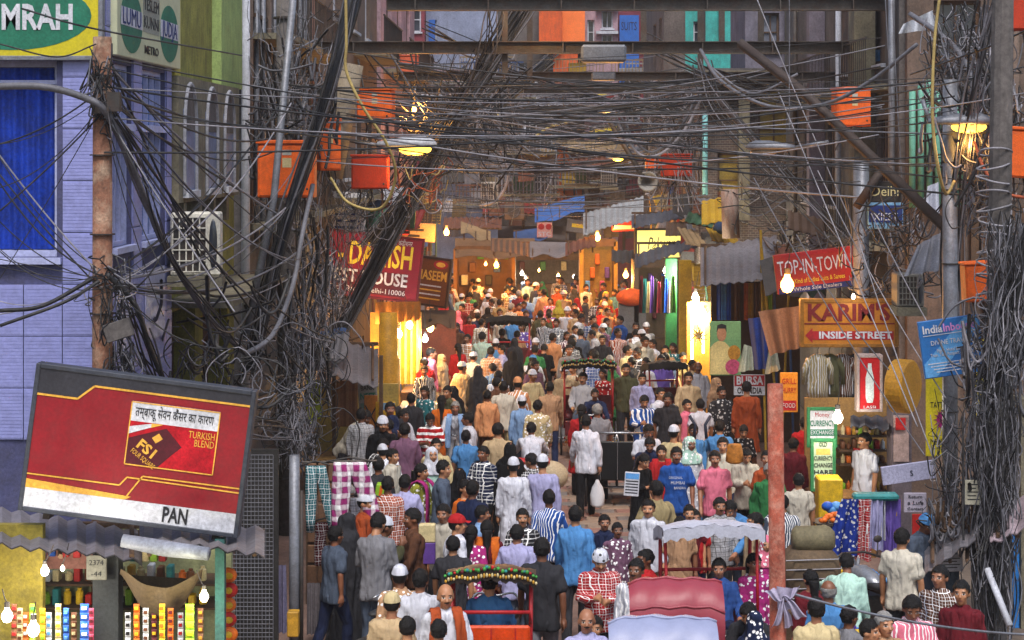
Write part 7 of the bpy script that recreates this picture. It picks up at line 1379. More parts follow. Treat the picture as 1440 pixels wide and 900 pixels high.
# balconies, boxes and washing on the houses that close the lane
for i in range(78):
    px = cg.uniform(600, 915); py = cg.uniform(92, 332); Y = 76.6 - cg.uniform(0, 7) if py > 200 else 76.8 - cg.uniform(0, 1.5); p = W(px, py, Y); cn = cg.choice(('grey', 'sooty', 'brown', 'white', 'white', 'rusty', 'blue', 'tan', 'grey', 'red')); m = CCOL[cn]
    typ = cg.choice(('balcony', 'balcony', 'unit', 'washing', 'washing', 'sheet', 'pipe', 'board')); hz_ = 'high' if py < 160 else 'midway' if py < 240 else 'low'; where = '%s %s' % (hz_, 'on the grey-blue wall' if px < 700 else 'below the orange room' if px < 822 else 'under the pinkish house' if px < 870 else 'by the maroon window house')
    if typ == 'balcony':
        o = thing('balcony', uniq(cn + ' railed balcony', where, 2.5), 'balcony', p); w_ = cg.uniform(.6, 1.3); d_ = 77.9 - Y if px > 597 else .8; d_ = min(d_, 1.4); MB().box(-w_, w_, 0, d_, 0, .1).build('slab', CONC, o, local=True); q = MB(); q.box(-w_, w_, -.03, .03, .78, .84)
        for t in range(int(w_*2/.14)): q.box(-w_+t*.14, -w_+t*.14+.03, -.02, .02, .1, .78)
        q.build('railing', m, o, local=True); MB().bbox(-w_*.5, w_*.2, .1, .4, .12, .12+cg.uniform(.3, .7), .03).build('crate', CCOL[cg.choice(list(CCOL))], o, local=True)
    elif typ == 'unit':
        o = thing('wall_unit', uniq(cn + ' cooler unit', where, 2.5), 'cooler', p); MB().bbox(-.38, .38, 0, .5, -.3, .3, .03).build('case', m, o, local=True); MB().lathe([(.22, -.01), (.24, -.02), (.24, .0)], 14, (0, 0, 0), 'y').build('fan_ring', IRON, o, local=True)
    elif typ == 'washing':
        o = cloth_patch('washing', uniq(cn + ' washing cloth', where, 2.5), 'washing', [p+Vector((-.3, 0, -.75)), p+Vector((.3, 0, -.7)), p+Vector((.3, 0, 0)), p+Vector((-.3, 0, .03))], m, folds=4, amp=.05, nu=10, nv=5)
    elif typ == 'sheet':
        o = thing('tin_sheet', uniq(cn + ' lean-to roof', where, 2.5), 'roof', p, (R(cg.uniform(15, 30)), R(cg.uniform(-8, 8)), 0)); MB().grid(lambda u, v: ((u-.5)*2.2, (v-.5)*1.2, .03*math.sin(u*44*1.571)), 44, 2).build('sheet', m, o, local=True); MB().box(-1.1, 1.1, -.5, -.45, -.1, -.04).build('batten', WOOD, o, local=True)
    elif typ == 'pipe':
        o = thing('drainpipe', uniq(cn + ' drainpipe', where, 2.5), 'pipe', p); MB().tube([(0, 0, -2), (0, 0, 2.2)], .06, 7).build('pipe', m, o, True, local=True); MB().tube([(0, 0, 2.2), (.3, .1, 2.5)], .06, 7).build('elbow', m, o, True, local=True)
    else:
        o = thing('stall_sign', uniq(cn + ' hand-painted board', where, 2.5), 'sign', p, (0, R(cg.gauss(0, 4)), 0)); MB().bbox(-.7, .7, 0, .08, -.25, .25, .02).build('panel', m, o, local=True); MB().box(-.5, .4, -.012, -.001, -.05, .09).build('faded_band', cg.choice((WINK, YINK, RINK)), o, local=True)
for i, (px0, px1, py0, py1, Y, cn) in enumerate(((690, 745, 338, 356, 60, 'brown'), (745, 800, 340, 360, 63, 'grey'), (795, 838, 336, 352, 57, 'rusty'), (648, 690, 318, 334, 56, 'tan'), (860, 905, 352, 368, 53, 'sooty'), (722, 770, 322, 338, 67, 'blue'))):
    awning('awning', '%s patched awning hung across the far lane, %s' % (cn, ('over the amber bulbs', 'above the white bulbs', 'beside the yellow brick shop', 'near the orange lane bulb', 'over the orange heap', 'deepest of all')[i]), px0, px1, py0, py1, Y, CCOL[cn], out=1.3, corr=i % 2 == 0, tilt=cg.uniform(-.3, .3))
# ================================================================== cycle rickshaws, bicycles, hand goods
CHROME = M('chrome', '9a9ca0', rough=.25, metal=.8, dirt=.2); RFRAME = M('rickshaw_red', 'a01c22', rough=.4, dirt=.2); VINYL = M('seat_vinyl', '5a1a20', rough=.4, dirt=.2)
def wheel(o, c, r, nsp=12):
    c = Vector(c); w_ = MB(); w_.tube([c+Vector((0, math.cos(t)*r, math.sin(t)*r)) for t in [2*math.pi*i/28 for i in range(29)]], .022, 6, False); q = w_.build('wheel', CBLK, o, True, local=True)
    m_ = MB(); m_.tube([c+Vector((0, math.cos(t)*(r-.03), math.sin(t)*(r-.03))) for t in [2*math.pi*i/28 for i in range(29)]], .012, 5, False); m_.build('rim', CHROME, q, True, local=True); m_ = MB()
    for i in range(nsp): a = math.pi*i/nsp; m_.tube([c+Vector((.02, math.cos(a)*(r-.03), math.sin(a)*(r-.03))), c-Vector((.02, math.cos(a)*(r-.03), math.sin(a)*(r-.03)))], .0035, 4, False)
    m_.tube([c-Vector((.05, 0, 0)), c+Vector((.05, 0, 0))], .025, 8); m_.build('spoke', CHROME, q, local=True)
def rickshaw(label, X, Y, rot, canopy='hood', cmat=None, pmat=None, fringe=False, frame=None, ztop=1.92, w_=.46, rail=True):
    """cycle rickshaw, front wheel towards -y; w_ is half the seat width"""
    o = thing('cycle_rickshaw', label, 'rickshaw', (X, Y, 0), (0, 0, R(rot)), 'cycle rickshaws'); fr = frame or RFRAME
    for s_ in (-1, 1): wheel(o, (s_*(w_+.07), .30, .34), .32)
    wheel(o, (0, -1.45, .34), .32)
    m_ = MB(); m_.tube([(-w_-.1, .30, .34), (w_+.1, .30, .34)], .022, 8)
    for s_ in (-1, 1): m_.tube(spline([(s_*w_*.8, .6, .5), (s_*w_*.8, .0, .46), (s_*.25, -.5, .42), (s_*.05, -.95, .5)], 5), .02, 7)
    m_.tube([(0, -.95, .5), (0, -.72, .86)], .02, 7); m_.tube([(0, -.95, .45), (0, -1.28, .82), (0, -.75, .78)], .02, 7)
    for s_ in (-1, 1): m_.tube([(s_*.06, -1.45, .34), (s_*.05, -1.32, .78), (0, -1.28, 1.0)], .013, 6)
    m_.build('frame', fr, o, True, local=True)
    MB().tube(spline([(-.28, -1.05, 1.0), (-.2, -1.25, 1.06), (0, -1.3, 1.02), (.2, -1.25, 1.06), (.28, -1.05, 1.0)], 5), .013, 7).build('handlebar', CHROME, o, True, local=True)
    MB().loft([[Vector((math.cos(a)*x, -.72+y+math.sin(a)*.05*(x/.08), .89+.02*math.sin(a*2))) for a in [2*math.pi*i/10 for i in range(10)]] for x, y in ((.03, -.14), (.06, -.05), (.1, .06), (.08, .12))]).build('saddle', CBLK, o, True, local=True)
    MB().bbox(-w_, w_, -.05, .52, .74, .86, .04).build('seat', VINYL, o, local=True); MB().bbox(-w_, w_, -.12, -.06, .45, .74, .015).build('seat_front', pmat or VINYL, o, local=True); MB().bbox(-w_, w_, -.5, -.12, .42, .45, .01).build('footboard', WOOD, o, local=True)
    pn = MB().bbox(-w_, w_, .53, .59, .50, 1.16, .02).build('back_panel', pmat or VINYL, o, local=True)
    for i in (-1, 0, 1): MB().box(i*w_*.62-.006, i*w_*.62+.006, .591, .60, .52, 1.14).build('panel_rib', fr, pn, local=True)
    if rail: m_ = MB(); m_.tube([(-w_, .56, 1.18), (-w_, .58, 1.30), (w_, .58, 1.30), (w_, .56, 1.18)], .02, 7); m_.build('back_rail', fr, o, True, local=True)
    m_ = MB()
    for s_ in (-1, 1):
        m_.tube([(s_*w_, .56, .5), (s_*w_*1.02, .5, ztop-.15)], .022, 7); m_.tube([(s_*w_, -.02, .8), (s_*w_*1.02, .1, ztop-.15)], .018, 7)
    m_.build('post', fr, o, True, local=True)
    cm = cmat or M('canopy_black', '1c1b1c', rough=.5, dirt=.3)
    if canopy == 'flat':
        def fn(u, v): x = (u-.5)*2; return (x*(w_+.06), -.12+.76*v, ztop - .06*x*x - .04*(2*v-1)**2 + .010*math.sin(u*17+v*5) + .012*math.sin(u*41+v*13)*(1-v) + (.17 if abs(rot) > 90 else -.12)*(v-.5))
        m_ = MB().grid(fn, 14, 8); m_.grid(lambda u, v: tuple(a-b for a, b in zip(fn(u, v), (0, 0, .03))), 14, 8)
        cn = m_.build('canopy', cm, o, True, local=True); m_ = MB()
        for v in (0, 1): m_.grid(lambda u, t, v=v: (fn(u, v)[0], fn(u, v)[1]+(-.012 if v == 0 else .012), fn(u, v)[2]-.13*t*(1+.12*math.sin(u*60))), 30, 2)
        for u in (0, 1): m_.grid(lambda v, t, u=u: (fn(u, v)[0]+(.012 if u else -.012), fn(u, v)[1], fn(u, v)[2]-.13*t*(1+.12*math.sin(v*60))), 24, 2)
        m_.build('valance', cm, cn, True, local=True)
        if fringe:
            for i in range(34):
                u = i/33; y = .66 if rot else -.36; p = fn(u, 1 if abs(rot) > 90 else 0); sg = 1 if abs(rot) > 90 else -1
                q_ = rnd.uniform(.5, .9); MB().ball((p[0]+rnd.uniform(-.008, .008), p[1]+sg*.03, p[2]+rnd.uniform(-.014, .01)), (.026*q_, .02, .026*q_), 7, 5).build('fringe_flower', COLS[('green', 'green', 'red', 'green', 'teal', 'green', 'maroon')[i % 7]], cn, True, local=True)
                MB().ball((p[0], p[1]+sg*.03, p[2]-.06-rnd.uniform(0, .02)), (.014, .012, .03*q_), 6, 4).build('tassel', COLS['gold' if i % 2 else 'cream'], cn, True, local=True)
    elif canopy == 'hood':
        def fn(u, v):
            x = (u-.5)*2; t = v*2.6 - .55; y = .12 + .62*math.cos(t-.35); zz = 1.22 + (ztop-1.22)*math.sin(max(t, -.4)+.12)
            return (x*(w_+.08)*(1-.05*x*x), y + .05*math.sin(u*9+v*6)*.3, zz - .05*x**4 + .010*math.sin(u*23+v*9))
        m_ = MB().grid(fn, 18, 16); m_.grid(lambda u, v: (fn(u, v)[0]*.97, fn(u, v)[1]*.96, fn(u, v)[2]-.025), 18, 16); m_.build('hood', cm, o, True, local=True); m_ = MB()
        for v in (.12, .45, .75): m_.tube([Vector(fn(u/12, v))+Vector((0, 0, .006)) for u in range(13)], .014, 6)
        m_.build('hood_rib', cm, o, True, local=True)
    return o
ZT = 1.92
rickshaw('rickshaw with orange back panel and flower fringed canopy', WX(691, 19.0), 19.5, 180, 'flat', M('canopy_dark', '2a211c', rough=.5, dirt=.3), M('panel_orange', 'c8400e', rough=.4, dirt=.3), True, ztop=1.72, w_=.40)
rickshaw('rickshaw with faded pink hood seen from behind', WX(946, 18.3), 18.4, 180, 'hood', M('hood_pink', '86323e', rough=.45, var=.1, dirt=.22, dirtcol=H('7a4a50'), bump=.25, bscale=9, spec=.4), M('panel_blue', '1c2a5a', dirt=.2), w_=.40, ztop=1.86)
rickshaw('rickshaw with pale blue-grey hood cut by the frame bottom', WX(927, 16.9), 16.9, 180, 'hood', M('hood_bluegrey', '868ca8', rough=.45, var=.1, dirt=.22, dirtcol=H('60647a'), bump=.25, bscale=9, spec=.4), M('panel_blue', '1c2a5a', dirt=.2), w_=.43, ztop=1.86)
rickshaw('rickshaw with white draped canopy over denim shirted passenger', WX(1002, 20.3), 20.3, 4, 'flat', M('canopy_white', 'acaebc', rough=.7, var=.12, dirt=.35, bump=.35, bscale=9), VINYL, w_=.5)
rickshaw('red posted rickshaw with dark fringed canopy in mid street', WX(828, 36.4), 36.4, 0, 'flat', M('canopy_black', '1c1b1c'), None, True, w_=.47)
rickshaw('far rickshaw with worn dark canopy below the lit awning', WX(716, 46.5), 46.5, 180, 'flat', M('canopy_black', '1c1b1c'), M('panel_maroon', '4a1418', dirt=.2), w_=.5)
rickshaw('rickshaw with black painted back and chrome rail behind the white shirted man', WX(868, 31.6), 31.6, 178, 'none', None, M('panel_black', '16181a', rough=.35, dirt=.15), frame=CHROME, ztop=1.3)
rickshaw('rickshaw with flat black canopy near the tube-lit stalls', WX(936, 38), 37.6, 10, 'flat', M('canopy_black', '1c1b1c'), None, w_=.34, ztop=1.75)
def bicycle(label, X, Y, rot):
    o = thing('bicycle', label, 'bicycle', (X, Y, 0), (0, 0, R(rot)), 'bicycles'); wheel(o, (0, .52, .34), .32); wheel(o, (0, -.52, .34), .32); m_ = MB()
    for a, b_ in (((0, .52, .34), (0, .15, .84)), ((0, .52, .34), (0, .05, .33)), ((0, .05, .33), (0, .18, .9)), ((0, .05, .33), (0, -.36, .82)), ((0, .16, .82), (0, -.36, .86)), ((0, -.34, .95), (0, -.52, .34))): m_.tube([a, b_], .015, 6)
    m_.build('frame', IRON, o, True, local=True); MB().tube(spline([(-.28, -.12, .98), (-.2, -.33, 1.03), (0, -.38, .98), (.2, -.33, 1.03), (.28, -.12, .98)], 4), .012, 6).build('handlebar', CHROME, o, True, local=True); MB().ball((0, .2, .92), (.07, .14, .035), 10, 6).build('saddle', CBLK, o, True, local=True); MB().box(-.07, .07, .3, .72, .66, .68).build('carrier', IRON, o, local=True); return o
bicycle('black bicycle held by the grey shirted man', WX(548, 20.9), 20.6, 150); bicycle('bicycle loaded with cream sacks ridden away by the white shirted man', WX(747, 30.6), 30.6, 180); bicycle('bicycle with front box ridden by the older man in blue shawl', WX(641, 33.2), 33.2, 0)
sk = thing('cream_sacks', 'pair of bulging cream sacks slung over the bicycle carrier', 'sacks', (WX(747, 29.9), 29.9, .7)); m_ = MB()
for s_ in (-1, 1): MB().ball((WX(747, 29.9)+s_*.33, 29.9, .78), (.27, .22, .24), 14, 9).build('sack', M('sack_cream', 'a8987c', rough=.9, var=.3, dirt=.25), sk, True)
MB().bbox(WX(747, 29.9)-.3, WX(747, 29.9)+.3, 29.75, 30.05, .98, 1.05, .02).build('strap_board', COLS['red'], sk)
# things carried
cb_ = thing('carrier_bag', 'white plastic carrier bag held by the man in white shirt', 'bag', W(840, 692, 30.2)); c = W(840, 692, 30.2); MB().loft([[c+Vector((math.cos(a)*w2, math.sin(a)*.07, z2)) for a in [2*math.pi*i/14 for i in range(14)]] for w2, z2 in ((.07, -.24), (.115, -.2), (.12, -.05), (.09, .08), (.04, .16), (.025, .2))]).build('bag_body', M('bag_plastic', 'd0d2d8', rough=.35, var=.1, dirt=.05), cb_, True)
nb = board('newspaper', 'folded white newspaper clutched by the woman in black', 878, 664, 899, 698, 26.5, WINK, roll=4, thick=.02, cat='newspaper'); patch(nb, .05, .72, .95, .95, COLS['sky'], .003); [patch(nb, .08, .6-i*.12, .92, .65-i*.12, INK, .003, 'printed_line') for i in range(5)]
bk = board('book_parcel', 'parcel of coloured books carried on a shoulder', 527, 682, 541, 708, 25.6, COLS['lime'], roll=10, thick=.2, cat='parcel'); patch(bk, .4, .02, .7, .98, COLS['orange'], .004)
MB().loft([[W(1033, 636, 26.6)+Vector((math.cos(a)*w2, math.sin(a)*.06, z2)) for a in [2*math.pi*i/14 for i in range(14)]] for w2, z2 in ((.08, -.16), (.13, -.13), (.12, 0), (.1, .1), (.09, .12))]).build('patterned_bag', M('bag_gold', 'b0702a', rough=.6, var=.6, scale=14, dirt=.1), label='gold patterned bag held by woman in dark clothes', cat='bag', smooth=True)
gb = thing('shopping_bag', 'purple and cream shopping bag beside the woman in lime', 'bag', W(600, 770, 22.3)); c = W(601, 768, 22.4); MB().bbox(c.x-.1, c.x+.1, 22.3, 22.42, c.z-.2, c.z+.06, .01).build('lower', COLS['purple'], gb); MB().bbox(c.x-.1, c.x+.1, 22.3, 22.42, c.z+.062, c.z+.28, .01).build('upper', COLS['cream'], gb)
bp = thing('backpack', 'dark backpack straps worn over the white shirt', 'backpack', W(986, 602, 29.9)); c = W(984, 598, 29.75)
m_ = MB()
for s_ in (-1, 1): m_.tube([c+Vector((s_*.17, -.05, .16)), c+Vector((s_*.08, -.09, .02)), c+Vector((s_*.1, -.09, -.2))], .025, 6)
m_.build('strap', M('strap_navy', '20283c'), bp, True)
# ================================================================== the crowd
P_ = person
# --- close to the camera
P_(562, 812, 180, 'tan', 'print', 'grey', 'stroll', 'shirt', 'cap', label='man in white skullcap and patterned vest walking away by the bicycle')
P_(551, 850, 180, 'beige', 'plain', 'lightgrey', 'stand', 'kurta', 'cap', headcol=DYE['cream'], label='man in cream skullcap and beige tunic, back turned, at frame bottom')
P_(590, 818, 170, 'white', 'plain', 'charcoal', 'walk', 'shirt', 'hair', label='bare-headed man in white shirt beside the two skullcaps')
P_(573, 884, 180, 'tan', 'plain', 'charcoal', 'stand', 'tshirt', 'hair', label='black-haired head of tan shirted person cut by frame bottom'); P_(617, 888, 180, 'lightgrey', 'plain', 'charcoal', 'stand', 'shirt', 'hair', label='second black-haired head at frame bottom before the orange rickshaw')
P_(626, 838, 12, 'white', 'plain', 'charcoal', 'stroll', 'shirt', 'bald', scarf='rust', label='balding older man in white with rust scarf beside orange rickshaw')
P_(528, 735, 165, 'grey', 'plain', 'slate', 'hold', 'shirt', 'hair', Y=21.4, scale=1.08, label='tall man in grey shirt holding bicycle behind hanging trousers')
P_(545, 683, 180, 'rust', 'check', 'charcoal', 'stand', 'shirt', 'hair', label='back of brown checked shirt next to hanging trousers'); P_(569, 680, 175, 'lilac', 'plain', 'black', 'stroll', 'shirt', 'hair', label='back of pale lilac shirt with black trousers near brown checks')
P_(590, 664, 70, 'lime', 'print', 'yellow', 'stroll', 'kameez', 'long', scarf='magenta', label='woman in lime tunic and pink shawl stepping sideways'); P_(620, 660, 80, 'slate', 'plain', 'charcoal', 'walk', 'shirt', 'hair', label='young man in slate blue shirt walking sideways')
P_(607, 640, 20, 'mint', 'plain', 'white', 'stroll', 'kameez', 'scarf', headcol=('white', 'plain'), label='woman in pale headscarf facing us near slate shirt'); P_(613, 627, 10, 'cream', 'plain', 'beige', 'stroll', 'shirt', 'hair', label='man in cream shirt facing us behind pale headscarf')
P_(640, 738, 100, 'white', 'plain', 'charcoal', 'stroll', 'shirt', 'red_cap', label='young man in red cap and white shirt turned sideways'); P_(637, 768, 180, 'charcoal', 'plain', 'charcoal', 'stroll', 'tshirt', 'hair', label='back of dark grey tee beside flower fringed canopy')
P_(662, 752, 170, 'magenta', 'print', 'mauve', 'stroll', 'kameez', 'long', label='woman in magenta printed tunic, back turned, above fringed canopy'); P_(685, 745, 180, 'maroon', 'plain', 'maroon', 'stroll', 'kameez', 'long', scarf='orange', label='woman with orange shawl down her back')
P_(727, 752, 180, 'lilac', 'plain', 'slate', 'stroll', 'shirt', 'hair', label='back of lilac-blue shirt just above the fringed canopy'); P_(762, 735, 180, 'charcoal', 'plain', 'grey', 'walk', 'tshirt', 'hair', Y=20.2, scale=1.07, label='big man in black tee and grey jeans walking away')
P_(772, 702, 180, 'blue', 'stripe', 'charcoal', 'stroll', 'shirt', 'hair', label='back of blue and white striped shirt'); P_(809, 726, 175, 'skyblue', 'plain', 'charcoal', 'stroll', 'shirt', 'hair', label='back of bright blue shirt near the bare paving')
P_(843, 762, 5, 'red', 'check', 'charcoal', 'hold', 'shirt', 'printcap', Y=20.3, label='man in red checked shirt and patterned cap facing us'); P_(838, 805, -5, 'olive', 'bigcheck', 'charcoal', 'pedal', 'shirt', 'hair', Y=18.1, z=0., mous=True, label='rickshaw puller in dark green checked shirt'); P_(825, 873, 0, 'lilac', 'plain', 'lightgrey', 'stand', 'shirt', 'bald', label='bald man in white-lilac shirt at frame bottom')
P_(895, 762, -25, 'white', 'stripe', 'lightgrey', 'stand', 'kurta', 'hair', Y=19.6, mous=True, label='moustached man in white tunic looking aside behind pink hood'); P_(908, 742, -60, 'red', 'plain', 'khaki', 'stand', 'tshirt', 'hair', Y=20.6, scale=.93, label='youth in plain red shirt in profile'); P_(912, 715, -10, 'white', 'plain', 'khaki', 'stroll', 'shirt', 'hair', mous=True, label='moustached man in white shirt facing us near woman in black')
P_(868, 746, 10, 'mauve', 'print', 'brown', 'stand', 'shirt', 'hair', scale=.82, label='boy in printed mauve shirt facing us'); P_(850, 735, 5, 'navy', 'plain', 'brown', 'stand', 'shirt', 'hair', scale=.84, label='boy in navy shirt behind patterned cap')
P_(956, 738, 0, 'tan', 'plain', 'brown', 'stand', 'tshirt', 'hair', scale=.85, label='boy in tan tee above the white canopy'); P_(977, 728, 8, 'red', 'plain', 'navy', 'stand', 'tshirt', 'hair', scale=.86, label='boy in crimson tee above the white canopy'); P_(969, 722, 0, 'maroon', 'plain', 'navy', 'stand', 'tshirt', 'hair', scale=.9, label='half hidden boy in maroon between the other two boys')
P_(1012, 712, 8, 'lightgrey', 'check', 'charcoal', 'stand', 'shirt', 'hair', light2=.08, label='man in grey checked shirt behind white canopy'); P_(1062, 735, -70, 'beige', 'plain', 'brown', 'stand', 'shirt', 'hair', label='man in beige shirt in profile near rusty post'); P_(1046, 690, -30, 'skyblue', 'plain', 'slate', 'stoop', 'shirt', 'hair', Y=24.2, label='man in sky blue shirt leaning over')
P_(1048, 640, 5, 'offwhite', 'plain', 'black', 'hold', 'shirt', 'hair', label='man in off-white shirt looking down at his hands'); P_(1005, 645, 0, 'pink', 'plain', 'slate', 'stroll', 'tshirt', 'hair', label='youth in pink jersey facing us')
bt = P_(951, 640, 0, 'blue', 'plain', 'denim', 'stroll', 'tshirt', 'hair', scale=1.02, label='young man in royal blue lettered tee and jeans'); jj = J('stroll')['chest']
for i, (t, w2, sz) in enumerate((('ORIGINAL', .2, .05), ('MUMBAI', .2, .06), ('BANDRA', .17, .05))): text(bt, t, (-.02+.03*i, jj.y-.158+.012*i, jj.z-.0-.075*i), sz, WINK, width=w2)
P_(930, 636, 0, 'red', 'plain', 'red', 'stroll', 'kameez', 'long', scarf='red', label='woman in red with red shawl facing us'); P_(901, 648, 40, 'black', 'plain', 'black', 'hold', 'kameez', 'long', label='woman in black tunic carrying newspaper'); P_(975, 606, 0, 'skyblue', 'plain', 'skyblue', 'stand', 'kameez', 'long', label='woman in sky blue tunic facing us'); P_(970, 640, 20, 'white', 'print', 'white', 'stand', 'kameez', 'scarf', headcol=('mint', 'print'), Y=28.3, scale=.97, label='woman in pale printed headscarf behind the blue tee')
P_(824, 594, 180, 'white', 'plain', 'black', 'walk', 'shirt', 'hair', scale=1.03, label='man in loose white shirt and black trousers walking away on bare paving'); P_(840, 578, 185, 'grey', 'plain', 'charcoal', 'stroll', 'tshirt', 'grey', label='grey-haired man in grey shirt beside chrome railed rickshaw')
P_(681, 638, -35, 'navy', 'bigcheck', 'black', 'stroll', 'shirt', 'hair', label='man in navy and white checks looking over shoulder'); P_(655, 615, 178, 'skyblue', 'plain', 'charcoal', 'stroll', 'tshirt', 'hair', label='back of sky blue short-sleeved shirt with dark trousers')
P_(722, 656, 180, 'white', 'plain', 'white', 'stand', 'kurta', 'cap', label='man in long white tunic and skullcap, back turned'); P_(763, 652, 180, 'lilac', 'plain', 'white', 'stroll', 'kurta', 'cap', label='man in long lilac tunic and skullcap, back turned'); P_(717, 633, 10, 'black', 'plain', 'black', 'stand', 'burqa', 'none', label='woman in black veil behind the white tunic')
P_(747, 590, 180, 'white', 'plain', 'charcoal', 'pedal', 'shirt', 'hair', Y=30.4, label='cyclist in white shirt riding away with sacks'); P_(569, 606, 180, 'mauve', 'plain', 'charcoal', 'stroll', 'shirt', 'hair', label='back of mauve shirt by the booth'); P_(605, 590, 0, 'red', 'hstripe', 'black', 'hold', 'tshirt', 'hair', label='man in red and white banded tee facing us'); P_(660, 590, -100, 'white', 'plain', 'slate', 'stroll', 'shirt', 'hair', label='man in white shirt with strap in profile'); P_(700, 606, 180, 'beige', 'plain', 'brown', 'stroll', 'shirt', 'hair', label='back of beige shirt behind navy checks')
P_(685, 557, 180, 'peach', 'plain', 'brown', 'stroll', 'shirt', 'hair', label='back of peach shirt, hands low'); P_(728, 540, 180, 'peach', 'widestripe', 'brown', 'stroll', 'shirt', 'cap', headcol=DYE['peach'], label='man in orange striped shirt and peach cap, back turned'); P_(734, 566, 180, 'lightblue', 'plain', 'slate', 'stroll', 'shirt', 'cap', label='man in light blue shirt and white cap, back turned'); P_(756, 572, 178, 'cream', 'print', 'khaki', 'stroll', 'shirt', 'hair', label='back of cream patterned shirt'); P_(773, 546, 182, 'tan', 'plain', 'navy', 'walk', 'shirt', 'hair', label='back of tan shirt with navy trousers')
P_(641, 527, 0, 'white', 'plain', 'lightgrey', 'pedal', 'shirt', 'grey', Y=33.0, scarf='lightblue', label='older cyclist in white with blue shawl facing us'); P_(672, 522, 0, 'charcoal', 'plain', 'black', 'stand', 'burqa', 'none', label='woman in charcoal veil facing us'); P_(621, 565, 185, 'orange', 'plain', 'black', 'stroll', 'kameez', 'long', label='woman in orange top with black hair, back turned')
P_(678, 474, 180, 'mint', 'check', 'khaki', 'stroll', 'shirt', 'hair', light2=.3, label='back of pale green checked shirt'); P_(697, 484, 180, 'skyblue', 'plain', 'slate', 'stroll', 'kurta', 'cap', label='man in sky blue tunic and white cap, back turned'); P_(634, 478, 20, 'black', 'plain', 'black', 'stand', 'kameez', 'scarf', headcol=('grey', 'plain'), label='person in black with grey head wrap'); P_(622, 505, 60, 'offwhite', 'plain', 'offwhite', 'stand', 'kameez', 'scarf', headcol=('offwhite', 'plain'), label='woman in off-white veil by the market table'); P_(606, 497, 100, 'pink', 'plain', 'mauve', 'stand', 'shirt', 'hair', label='person in pink shirt by the market table')
P_(798, 438, 0, 'white', 'plain', 'white', 'walk', 'kurta', 'cap', scale=1.06, label='man in white tunic and cap striding towards us'); P_(797, 474, 180, 'black', 'plain', 'black', 'stand', 'burqa', 'none', label='woman in black cloak with back turned, mid street'); P_(772, 440, 178, 'violet', 'hstripe', 'charcoal', 'walk', 'tshirt', 'hair', label='back of violet banded tee'); P_(708, 545, 178, 'offwhite', 'plain', 'khaki', 'stroll', 'shirt', 'hair', label='back of off-white shirt beside peach cap'); P_(745, 497, 170, 'white', 'plain', 'grey', 'stoop', 'shirt', 'cap', headcol=DYE['skyblue'], Y=41, label='stooping man in white with blue cap'); P_(722, 500, 175, 'black', 'plain', 'black', 'stand', 'burqa', 'none', label='woman in black veil before the far rickshaw'); P_(748, 515, 190, 'black', 'plain', 'black', 'stand', 'burqa', 'none', label='woman in black veil beside stooping man')
P_(880, 520, 0, 'olive', 'plain', 'charcoal', 'stroll', 'shirt', 'hair', mous=True, label='man in olive grey shirt facing us'); P_(903, 533, 0, 'lilac', 'plain', 'brown', 'stroll', 'shirt', 'hair', label='man in pale lilac shirt facing us past olive shirt'); P_(905, 564, 5, 'blue', 'widestripe', 'khaki', 'hold', 'shirt', 'hair', label='youth in blue and white sports jacket looking down'); P_(938, 562, 0, 'charcoal', 'plain', 'maroon', 'stroll', 'tshirt', 'hair', label='man in dark tee with red trim facing us'); P_(965, 570, 30, 'pink', 'plain', 'slate', 'stroll', 'shirt', 'hair', label='man in pale pink shirt turned aside'); P_(985, 570, 180, 'white', 'plain', 'slate', 'stroll', 'tshirt', 'hair', label='back of white tee with dark backpack straps'); P_(1014, 552, 20, 'charcoal', 'print', 'black', 'stroll', 'shirt', 'hair', light2=.5, label='man in black patterned shirt near the shop board'); P_(1045, 606, 0, 'black', 'print', 'black', 'hold', 'kameez', 'long', light2=.3, label='woman in dark print holding patterned bag')
P_(968, 532, 0, 'beige', 'plain', 'brown', 'stroll', 'shirt', 'hair', mous=True, label='man in beige shirt facing us under glowing tube'); P_(981, 517, 10, 'white', 'plain', 'grey', 'stroll', 'shirt', 'bald', label='balding man in white shirt under glowing tube'); P_(1008, 540, 40, 'tan', 'plain', 'red', 'stand', 'kameez', 'scarf', headcol=('tan', 'plain'), label='woman in tan headscarf below the big poster'); P_(910, 511, -60, 'white', 'plain', 'charcoal', 'stroll', 'shirt', 'hair', label='man in white shirt in profile by flat black canopy'); P_(930, 507, 0, 'violet', 'plain', 'navy', 'stroll', 'tshirt', 'hair', label='youth in violet tee near flat black canopy'); P_(893, 464, 175, 'white', 'plain', 'charcoal', 'stoop', 'shirt', 'hair', Y=46, label='stooping back in white shirt below orange heap'); P_(1050, 546, 180, 'rust', 'plain', 'brown', 'stand', 'kurta', 'hair', scale=1.05, label='tall back in rust brown tunic by the shop board')
P_(1123, 652, 180, 'offwhite', 'plain', 'charcoal', 'stand', 'tshirt', 'hair', Y=25.6, label='man in off-white shirt and belt standing at the counter'); P_(1131, 570, 180, 'red', 'plain', 'brown', 'stand', 'tshirt', 'hair', Y=31, label='small back in red tee by the amber menu board'); P_(1116, 600, 150, 'maroon', 'plain', 'black', 'stand', 'shirt', 'hair', Y=28.8, label='person in maroon leaning at the exchange stall'); P_(1216, 660, -60, 'white', 'plain', 'grey', 'stand', 'tshirt', 'hair', Y=27.9, label='shopkeeper in white behind the snack counter')
